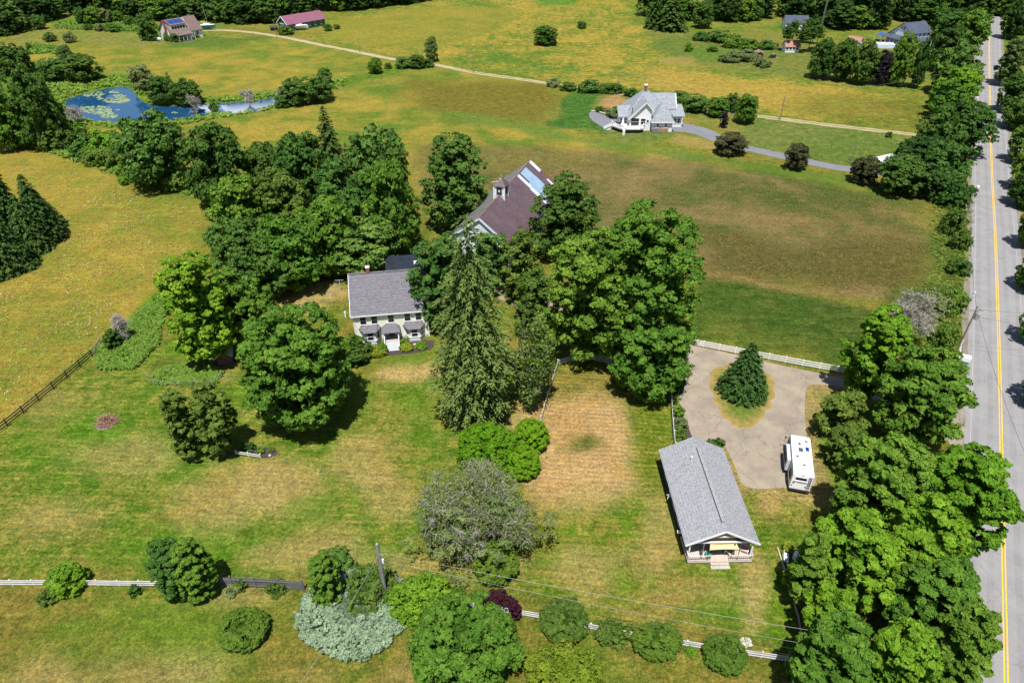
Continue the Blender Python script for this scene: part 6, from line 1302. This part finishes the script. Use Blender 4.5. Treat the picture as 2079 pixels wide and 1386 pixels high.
# --- dark row and road trees, upper right
for i, (mt, bx, lab) in enumerate((('dark', (1646, 82, 1700, 156), 'first dark maple from the left in the row below the gabled house'), ('dark', (1690, 80, 1742, 160), 'second dark maple in the row below the gabled house'), ('dark', (1728, 84, 1786, 166), 'third dark maple in the row, below the pink roofed hut'),
    ('copper', (1768, 104, 1816, 168), 'near-black copper beech in the tree row below the pool deck'), ('maple', (1806, 68, 1862, 168), 'taller sunlit maple in front of the gabled house porch'), ('dark', (1848, 82, 1894, 172), 'last dark tree at the right end of the row below the gabled house'))):
    plant('tree', mt, bx, lab, v=i % 3)
for i, (mt, bx, lab) in enumerate((('deep', (1888, 52, 1965, 140), 'dark tree right of the parked blue car'), ('blue', (1895, 90, 1990, 188), 'wide dark tree below the parked blue car, reaching the road edge'), ('bright', (1898, 138, 1986, 225), 'sunlit yellow-green tree beside the far road'),
    ('maple', (1884, 165, 1960, 240), 'mid green tree just below the sunlit yellow-green road tree'), ('dark', (1888, 208, 2016, 312), 'spreading dark tree whose crown overhangs the road centre line'), ('dark', (1860, 235, 1960, 330), 'dark tree at the right end of the farm track'),
    ('deep', (1822, 275, 1925, 360), 'dark tree just above the white carport'), ('dark', (1786, 315, 1880, 395), 'dark tree covering the right side of the white carport'), ('blue', (1870, 290, 1972, 385), 'dark tree between the carport trees and the far road'),
    ('deep', (1850, 330, 1945, 400), 'lowest dark tree where the belt meets the brown field'), ('maple', (1930, 20, 2010, 96), 'green tree at the top end of the visible road, left side'), ('blue', (1890, 20, 1960, 90), 'dark tree behind the parked blue car'))):
    plant('tree', mt, bx, lab, 'trees along the left side of the far road', v=i % 3)
for i, (mt, bx, lab) in enumerate((('dark', (1900, 365, 1972, 425), 'dark bush at the top of the road verge, nearest the tree belt'), ('olive', (1912, 430, 1962, 480), 'olive bush on the verge beside the leaning road pole'), ('dark', (1925, 525, 1972, 560), 'low round dark bush on the verge half way down the brown field'),
    ('weed', (1900, 585, 1960, 640), 'pale green bush on the verge above the transformer pole'), ('hazy', (1850, 590, 1920, 650), 'grey-green bush beside the leafless birch brush'), ('weed', (1895, 660, 1945, 710), 'light green bush left of the curving white fence'), ('olive', (1930, 470, 1972, 510), 'small olive bush between the leaning pole and the low round dark bush'))):
    plant('shrub', mt, bx, lab, 'verge bushes by the brown field', v=i % 2)
for i, (mt, bx, lab) in enumerate((('deep', (2035, 0, 2100, 75), 'dark tree above the weeping willow, right of the road'), ('dark', (2028, 150, 2100, 225), 'dark tree directly below the weeping willow'), ('dark', (2040, 195, 2120, 262), 'second dark tree below the weeping willow'), ('blue', (2048, 245, 2130, 330), 'third tree below the weeping willow'),
    ('maple', (2058, 300, 2140, 385), 'mid green tree beside the grey pole right of the road'), ('dark', (2052, 345, 2130, 420), 'dark tree reaching over the right road edge just below the grey pole'), ('dark', (2068, 400, 2150, 500), 'dark tree at the right frame edge, level with the top of the brown field'),
    ('dark', (2068, 500, 2150, 590), 'dark tree at the right frame edge, level with the mown dark lawn'), ('blue', (2076, 600, 2170, 700), 'tree at the right frame edge opposite the transformer pole'), ('deep', (2080, 720, 2190, 830), 'lowest tree at the right frame edge, opposite the drive mouth'))):
    plant('tree', mt, bx, lab, 'trees along the right side of the road', v=i % 3)
# willow with hanging strands
def willow(box, lab):
    x, y, rad, h = fit(*box, 'round'); n = 9000; a = RNG.random(n) * 2 * PI; s = np.sqrt(RNG.random(n)); st = RNG.integers(0, 160, n); aa = (st * 2.399) % (2 * PI) + RNG.normal(size=n) * .06; rs = rad * (.35 + .6 * ((st * .618) % 1)); t = RNG.random(n)
    z = h * (1 - .25 * (rs / rad) ** 2) - t * h * .6 * (.5 + (rs / rad) * .5); c = np.stack([rs * np.cos(aa), rs * np.sin(aa), z], 1)
    me = quads_mesh('crown', c, RNG.normal(size=(n, 3)), np.full(n, .45), np.full(n, .10), LEAF['willow'], RNG.random(n), along=np.tile(np.array([0, 0, -4.]), (n, 1)))
    put_tree('willow_tree', lab, 'tree', x, y, me, trunk_mesh('trunk', BARK, rad, h))
big('willow', (2020, 75, 2092, 168), 'weeping willow with hanging strands at the right side of the far road', 'willow_tree', nc=110, nl=100, leaf=.26, csz=.2)
# pines with thin trunks by the white shed
for i, (x0, y0) in enumerate(((1592, 104), (1606, 92), (1622, 108), (1640, 106), (1655, 102), (1632, 88), (1648, 90))):
    px, py = G(x0, y0); cr, tk, d = proto('pine', 'dark', 0); t = thing('pine_tree', 'thin trunked pine in the open cluster behind the small white shed', 'pine tree', (px, py, 0), rnd.uniform(0, 6), 'pines behind the small white shed')
    MB().tube((0, 0, 0), (0, 0, 8.5), .16, .08).build('trunk', BARK, t); o = link('crown', cr, t, loc=(0, 0, 4.2)); o.scale = (.42, .42, .30)
# far garden bushes
for i, (mt, bx, lab) in enumerate((('blue', (1408, 72, 1440, 84), 'left bush of the hedge above the far vegetable garden'), ('blue', (1436, 72, 1480, 88), 'bush in the hedge above the far vegetable garden'), ('maple', (1466, 80, 1512, 98), 'large bush in the middle of the far garden hedge'), ('maple', (1500, 86, 1538, 102), 'right bush of the far garden hedge'),
    ('blue', (1540, 84, 1574, 102), 'round shrub right of the far garden hedge'), ('hazy', (1464, 108, 1504, 128), 'grey flowering shrub in the far garden, left one'), ('hazy', (1498, 102, 1538, 126), 'grey flowering shrub in the far garden, right one'), ('hazy', (1534, 120, 1562, 138), 'grey shrub below the rusty coop'),
    ('bright', (1390, 88, 1406, 106), 'yellow-green shrub left of the far vegetable garden'), ('olive', (1436, 96, 1456, 106), 'low leafy crop row in the far garden bed'))):
    plant('shrub', mt, bx, lab, v=i % 2)
plant('tree', 'dark', (1410, 4, 1448, 54), 'dark rounded tree standing before the upper right wood', v=1)

# --- the woods along the top: every tree its own
edgeL = [(-30, 80), (25, 71), (60, 56), (95, 46), (130, 34), (185, 30), (240, 30), (290, 38), (318, 44), (420, 44), (480, 50), (540, 50), (600, 34), (660, 24), (720, 24), (800, 12), (880, 2)]
edgeR = [(1372, 48), (1420, 42), (1470, 46), (1520, 46), (1580, 36), (1650, 44), (1700, 62), (1740, 60), (1780, 48), (1830, 30), (1890, 52), (1930, 40), (1970, 20), (2040, 40), (2100, 60)]
def wood(edge, lab, grp, rows, seed):
    r = random.Random(seed); W_ = GP(edge); L = [0]
    for p, q in zip(W_, W_[1:]): L.append(L[-1] + math.dist(p, q))
    for k in range(rows):
        d = r.uniform(0, 3)
        while d < L[-1]:
            i = max(j for j in range(len(L) - 1) if L[j] <= d); s = (d - L[i]) / (L[i + 1] - L[i]); p, q = W_[i], W_[i + 1]
            a = math.atan2(q[1] - p[1], q[0] - p[0]); x = p[0] + (q[0] - p[0]) * s; y = p[1] + (q[1] - p[1]) * s
            off = 3.0 + k * 8 + r.uniform(-1.5, 1.5); x += -math.sin(a) * off; y += math.cos(a) * off
            st = r.choice(('wood', 'wood', 'wood', 'pine')); mt = r.choice(('deep', 'deep', 'dark', 'maple', 'blue', 'deep')); cr, tk, dd = proto(st, mt, r.choice((0, 1)))
            kk = r.uniform(.8, 1.25) * (.85 if k == 0 else 1.0); hz = r.uniform(.75, 1.15) * (.75 if k == 0 else 1.15)
            put_tree('woodland_tree', lab, 'tree', x, y, cr, tk, (kk, kk, hz), r.uniform(0, 6), grp); d += r.uniform(6.0, 9.0)
wood(edgeL, 'dark green tree in the wood along the upper left edge', 'trees of the upper left wood', 3, 3)
wood(edgeR, 'dark green tree in the shaded wood along the upper right edge', 'trees of the upper right wood', 3, 5)
for i, bx in enumerate(((150, 14, 176, 48), (168, 14, 205, 48), (196, 18, 226, 46), (60, 30, 92, 58), (225, 22, 250, 44))): plant('tree', ('blue', 'maple', 'hazy')[i % 3], bx, 'light green young tree at the front of the upper left wood', 'young trees before the upper left wood', v=i % 3)
for i in range(9):
    x0 = 1165 + i * 17; g = G(x0, 2 + (i % 2)); cr, tk, dd = proto('wood', 'deep', 0); put_tree('woodland_tree', 'dark tree in the far hedge at the top middle', 'tree', g[0], g[1] + 8, cr, tk, (.7, .7, .35), group='far hedge at the top middle')

# --- bushes of the lower lawn
def dome(matname, box, lab, name='round_bush', nc=95, nl=120, leaf=.085, csz=.13, lobes=.04, flat=.8, cat='bush'): return big(matname, box, lab, name, cat, 'dome', int(nc * 1.9), nl, leaf, csz, lobes, flat, shrink=.97, inner=.04, fill=.2)
LIMED = dict(nc=120, nl=130, leaf=.10, csz=.15)
dome('lime', (930, 858, 1050, 968), 'bright lime green spreading shrub below the big spruce', 'lime_shrub', lobes=.14, **LIMED); dome('lime', (1044, 850, 1113, 922), 'lime green round shrub right of the spreading one', 'lime_shrub', **LIMED); dome('lime', (1030, 905, 1096, 976), 'lime green shrub nearest the burnt lawn', 'lime_shrub', **LIMED)
dome('dome', (960, 1097, 1054, 1190), 'clipped green round bush below the half-bare tree', nc=130)
dome('dome', (440, 1232, 546, 1324), 'clipped green mound alone on the lower left lawn', nc=140)
dome('olive', (1097, 1214, 1196, 1308), 'round green bush below the fence, first of the four on the right', nc=120, leaf=.1)
dome('dome', (1283, 1262, 1384, 1342), 'clipped round bush in the middle of the bottom fence line', nc=130)
dome('dome', (1427, 1286, 1517, 1368), 'clipped round bush nearest the right end of the bottom fence', nc=130)
big('olive', (1208, 1256, 1282, 1312), 'loose shrub between two clipped round bushes on the bottom fence', 'shrub', 'shrub', 'dome', 60, 90, .10, .24, .2)
big('yellow', (1068, 1300, 1228, 1440), 'yellow-green feathery shrub on the bottom edge', 'shrub', 'shrub', 'dome', 120, 110, .12, .2, .25)
big('bright', (98, 1143, 176, 1212), 'yellow-green bush over the white fence at the lower left', 'shrub', 'shrub', 'dome', 70, 110, .11, .24, .15)
big('olive', (78, 1195, 122, 1228), 'small olive shrub at the foot of the lower left fence bush', 'shrub', 'shrub', 'dome', 30, 80, .1, .28, .2)
big('blue', (296, 1086, 396, 1226), 'grey-green half of the big bush pair on the white fence', 'lilac_bush', 'bush', 'dome', 200, 110, .10, .16, .05)
big('maple', (345, 1090, 442, 1228), 'bright green half of the big bush pair on the white fence', 'lilac_bush', 'bush', 'dome', 200, 110, .12, .16, .07)
big('dark', (262, 1184, 288, 1210), 'tiny dark shrub just below the white fence', 'shrub', 'shrub', 'dome', 14, 70, .09, .3, .2)
big('silver', (594, 1146, 842, 1342), 'wide low silver-blue juniper on the lower lawn', 'juniper', 'shrub', 'dome', 760, 80, .11, .065, .05, .9, cap_h=2.1)
big('maple', (626, 1118, 694, 1240), 'upright green bush growing out of the silver juniper', 'shrub', 'bush', 'dome', 100, 110, .11, .22, .1); big('blue', (636, 1112, 716, 1180), 'dark round bush behind the silver juniper', 'shrub', 'bush', 'dome', 70, 110, .1, .2, .08)
big('olive', (700, 1150, 808, 1252), 'drooping green shrub around the foot of the grey pole', 'shrub', 'shrub', 'dome', 110, 110, .11, .22, .15)
big('bright', (788, 1168, 928, 1275), 'bright green mounded shrub right of the grey pole', 'shrub', 'shrub', 'dome', 150, 120, .11, .18, .12)
big('maple', (832, 1198, 1052, 1440), 'large leafy shrub tree on the bottom edge in the middle', 'shrub_tree', 'tree', 'dome', 260, 130, .14, .15, .1)
big('purple', (988, 1196, 1045, 1248), 'dark purple shrub behind the large bottom shrub tree', 'purple_shrub', 'shrub', 'dome', 40, 90, .1, .26, .15); big('purple', (1034, 1214, 1056, 1262), 'small purple shrub at the fence beside the dark purple one', 'purple_shrub', 'shrub', 'dome', 20, 80, .1, .3, .1)
big('flower', (1504, 1294, 1526, 1316), 'white flowering plant at the fence beside the last clipped bush', 'flowering_plant', 'plant', 'dome', 20, 60, .06, .3, .1); big('bright', (1390, 1308, 1414, 1330), 'small bright shrub under the bottom fence', 'shrub', 'shrub', 'dome', 20, 60, .09, .3, .1)
for bx, lab in (((478, 1172, 502, 1200), 'small shrub left end before the grey board fence'), ((456, 1186, 488, 1212), 'pale weedy plant before the grey board fence'), ((536, 1176, 585, 1212), 'yellowish shrub before the right end of the grey board fence')): big('hazy' if 'pale' in lab else 'olive', bx, lab, 'shrub', 'shrub', 'dome', 24, 70, .08, .3, .2)
big('yellow', (1588, 1098, 1612, 1122), 'yellow flowering plant at the top of the timber edging', 'flowering_plant', 'plant', 'dome', 20, 70, .08, .3, .2)
big('dark', (1434, 888, 1470, 912), 'low evergreen shrub behind the cottage roof', 'shrub', 'shrub', 'dome', 30, 80, .09, .26, .1)
for bx, mt, lab in (((1368, 798, 1378, 822), 'bright', 'upper small green plant in the bed between fence and drive'), ((1366, 822, 1390, 850), 'maple', 'dark green plant in the bed between fence and drive'), ((1368, 846, 1398, 872), 'hazy', 'pale flowering plant in the bed beside the drive'), ((1370, 868, 1396, 898), 'olive', 'leafy plant in the mulch behind the cottage'), ((1368, 890, 1384, 912), 'maple', 'green plant at the corner of the cottage roof')):
    big(mt, bx, lab, 'garden_plant', 'plant', 'dome', 26, 70, .08, .28, .2)
for bx, mt, lab in (((762, 696, 786, 722), 'maple', 'round green shrub left of the farmhouse steps'), ((745, 702, 784, 726), 'yellow', 'yellow-green low shrub left of the farmhouse steps'), ((812, 686, 832, 706), 'maple', 'round green shrub right of the farmhouse steps'), ((812, 697, 840, 714), 'yellow', 'low yellow-green shrub right of the farmhouse steps'), ((844, 694, 866, 710), 'bright', 'low light green shrub at the right bay window')):
    dome(mt, bx, lab, 'foundation_shrub', 50, 90, .08, .2, cat='shrub')
for bx, mt, lab in (((490, 899, 520, 918), 'dark', 'dark leafy plant in the small flower bed'), ((520, 906, 536, 922), 'weed', 'grassy tuft in the small flower bed'), ((545, 908, 557, 918), 'olive', 'tiny tuft at the right of the small flower bed')): big(mt, bx, lab, 'garden_plant', 'plant', 'dome', 20, 70, .08, .3, .2)
big('dark', (208, 668, 246, 712), 'dark round bush at the end of the rail fence', 'shrub', 'shrub', 'dome', 60, 90, .12, .24)

# --- ground cover that nobody could count
def tufts(name, lab, polys_px, n, hmin, hmax, mt, rad=.35, wd=.06, cat='weeds', quad=3):
    P = []
    for poly in polys_px:
        q = GP(poly); xs_ = [p[0] for p in q]; ys_ = [p[1] for p in q]; area = (max(xs_) - min(xs_)) * (max(ys_) - min(ys_))
        P.append((q, xs_, ys_, area))
    tot = sum(p[3] for p in P); cs = []
    for q, xs_, ys_, ar in P:
        k = int(n * ar / tot); x = RNG.uniform(min(xs_), max(xs_), k); y = RNG.uniform(min(ys_), max(ys_), k); i = inside(x, y, q) & (sdist(x, y, POND) < -.2); cs.append(np.stack([x[i], y[i]], 1))
    c = np.concatenate(cs); c = c[RNG.random(len(c)) < np.clip(.35 + .9 * (np.sin(c[:, 0] * .9 + np.sin(c[:, 1] * .7) * 2) * np.sin(c[:, 1] * .8) > -.3), 0, 1)]
    k = len(c); c = np.repeat(c, quad, 0) + RNG.normal(size=(k * quad, 2)) * rad * .5; N = len(c); hh = RNG.uniform(hmin, hmax, N)
    p = np.stack([c[:, 0], c[:, 1], hh * .5], 1); al = np.stack([RNG.normal(size=N) * .9, RNG.normal(size=N) * .9, np.full(N, .6)], 1)
    nr = RNG.normal(size=(N, 3)) * .7; nr[:, 1] -= .3; nr[:, 2] += 1.6
    me = quads_mesh(name, p, nr, hh * .6, np.full(N, wd) * RNG.uniform(.6, 1.5, N), LEAF[mt], RNG.random(N), along=al * 4)
    tag(link(name, me), lab, cat, kind='stuff')
tufts('pond_reeds', 'rank green weeds on the banks of the pond', [[(60, 165), (200, 150), (290, 155), (290, 200), (420, 200), (560, 185), (700, 160), (700, 176), (590, 208), (545, 224), (450, 240), (380, 252), (260, 264), (130, 250), (90, 210)]], 9000, .4, 1.1, 'weed', .6, .22)
tufts('hedge_weeds', 'tangled weeds under the hedgerow left of the grove', [[(0, 255), (110, 250), (160, 275), (250, 320), (400, 385), (390, 400), (250, 362), (100, 312), (0, 290)]], 7000, .4, 1.2, 'weed', .5, .2)
tufts('gate_weeds', 'light green weeds between the rail fence gate and the tall maple', [[(196, 715), (262, 655), (330, 596), (335, 640), (320, 700), (275, 748), (205, 752)]], 5000, .3, .9, 'weed', .35, .1)
tufts('patch_weeds', 'weedy growth in the fenced vegetable patch', [[(308, 778), (330, 748), (400, 738), (450, 755), (440, 778)]], 1800, .2, .6, 'weed', .5, .08)
tufts('verge_weeds', 'rough weeds on the verge between the brown field and the road', [[(1890, 420), (1978, 395), (1958, 690), (1935, 705), (1850, 690), (1830, 640), (1890, 560)]], 4500, .2, .7, 'olive', .5, .07)
tufts('lush_strip', 'light green uncut strip before the upper left wood', [[(115, 45), (290, 42), (310, 64), (220, 64), (115, 58)], [(60, 88), (130, 98), (150, 110), (60, 110)]], 2500, .5, 1.2, 'weed', .8, .35)
tufts('path_weeds', 'weeds along the foot of the grove beside the mown path', [[(640, 560), (760, 500), (800, 470), (830, 430), (826, 460), (770, 515), (680, 570)]], 1800, .3, .9, 'weed', .4, .14)
tufts('hay_grass', 'standing straw coloured hay grass of the left field', [[(-60, 283), (60, 298), (150, 318), (250, 362), (330, 374), (420, 387), (430, 440), (415, 510), (375, 548), (325, 592), (258, 655), (200, 702), (0, 865), (-60, 900)]], 12000, .25, .6, 'straw', .5, .03, 'grass', 2)
tufts('field_grass', 'flattened dry grass of the brown field behind the barn', [[(1000, 330), (1450, 335), (1860, 412), (1895, 470), (1885, 560), (1820, 602), (1430, 558), (1200, 500)]], 15000, .15, .35, 'straw', .9, .035, 'grass', 2)
# daisies in the near left of the hay
q = GP([(0, 500), (240, 380), (380, 420), (330, 560), (200, 680), (0, 840)]); k = 1500
x = RNG.uniform(min(p[0] for p in q), max(p[0] for p in q), k); y = RNG.uniform(min(p[1] for p in q), max(p[1] for p in q), k); i = inside(x, y, q) & (np.sin(x * .35) * np.sin(y * .3 + x * .1) > -.1); n = int(i.sum())
tag(link('daisies', quads_mesh('daisies', np.stack([x[i], y[i], np.full(n, .6)], 1), np.tile(np.array([0, -.4, 1.]), (n, 1)) + RNG.normal(size=(n, 3)) * .2, np.full(n, .07), np.full(n, .055), LEAF['flower'], RNG.random(n))), 'white daisies scattered through the left hay field', 'flowers', kind='stuff')
# pale leaves hanging round the grey pole top, and small stones
cloud(-800, 2350, 555, 215, 34, 4)
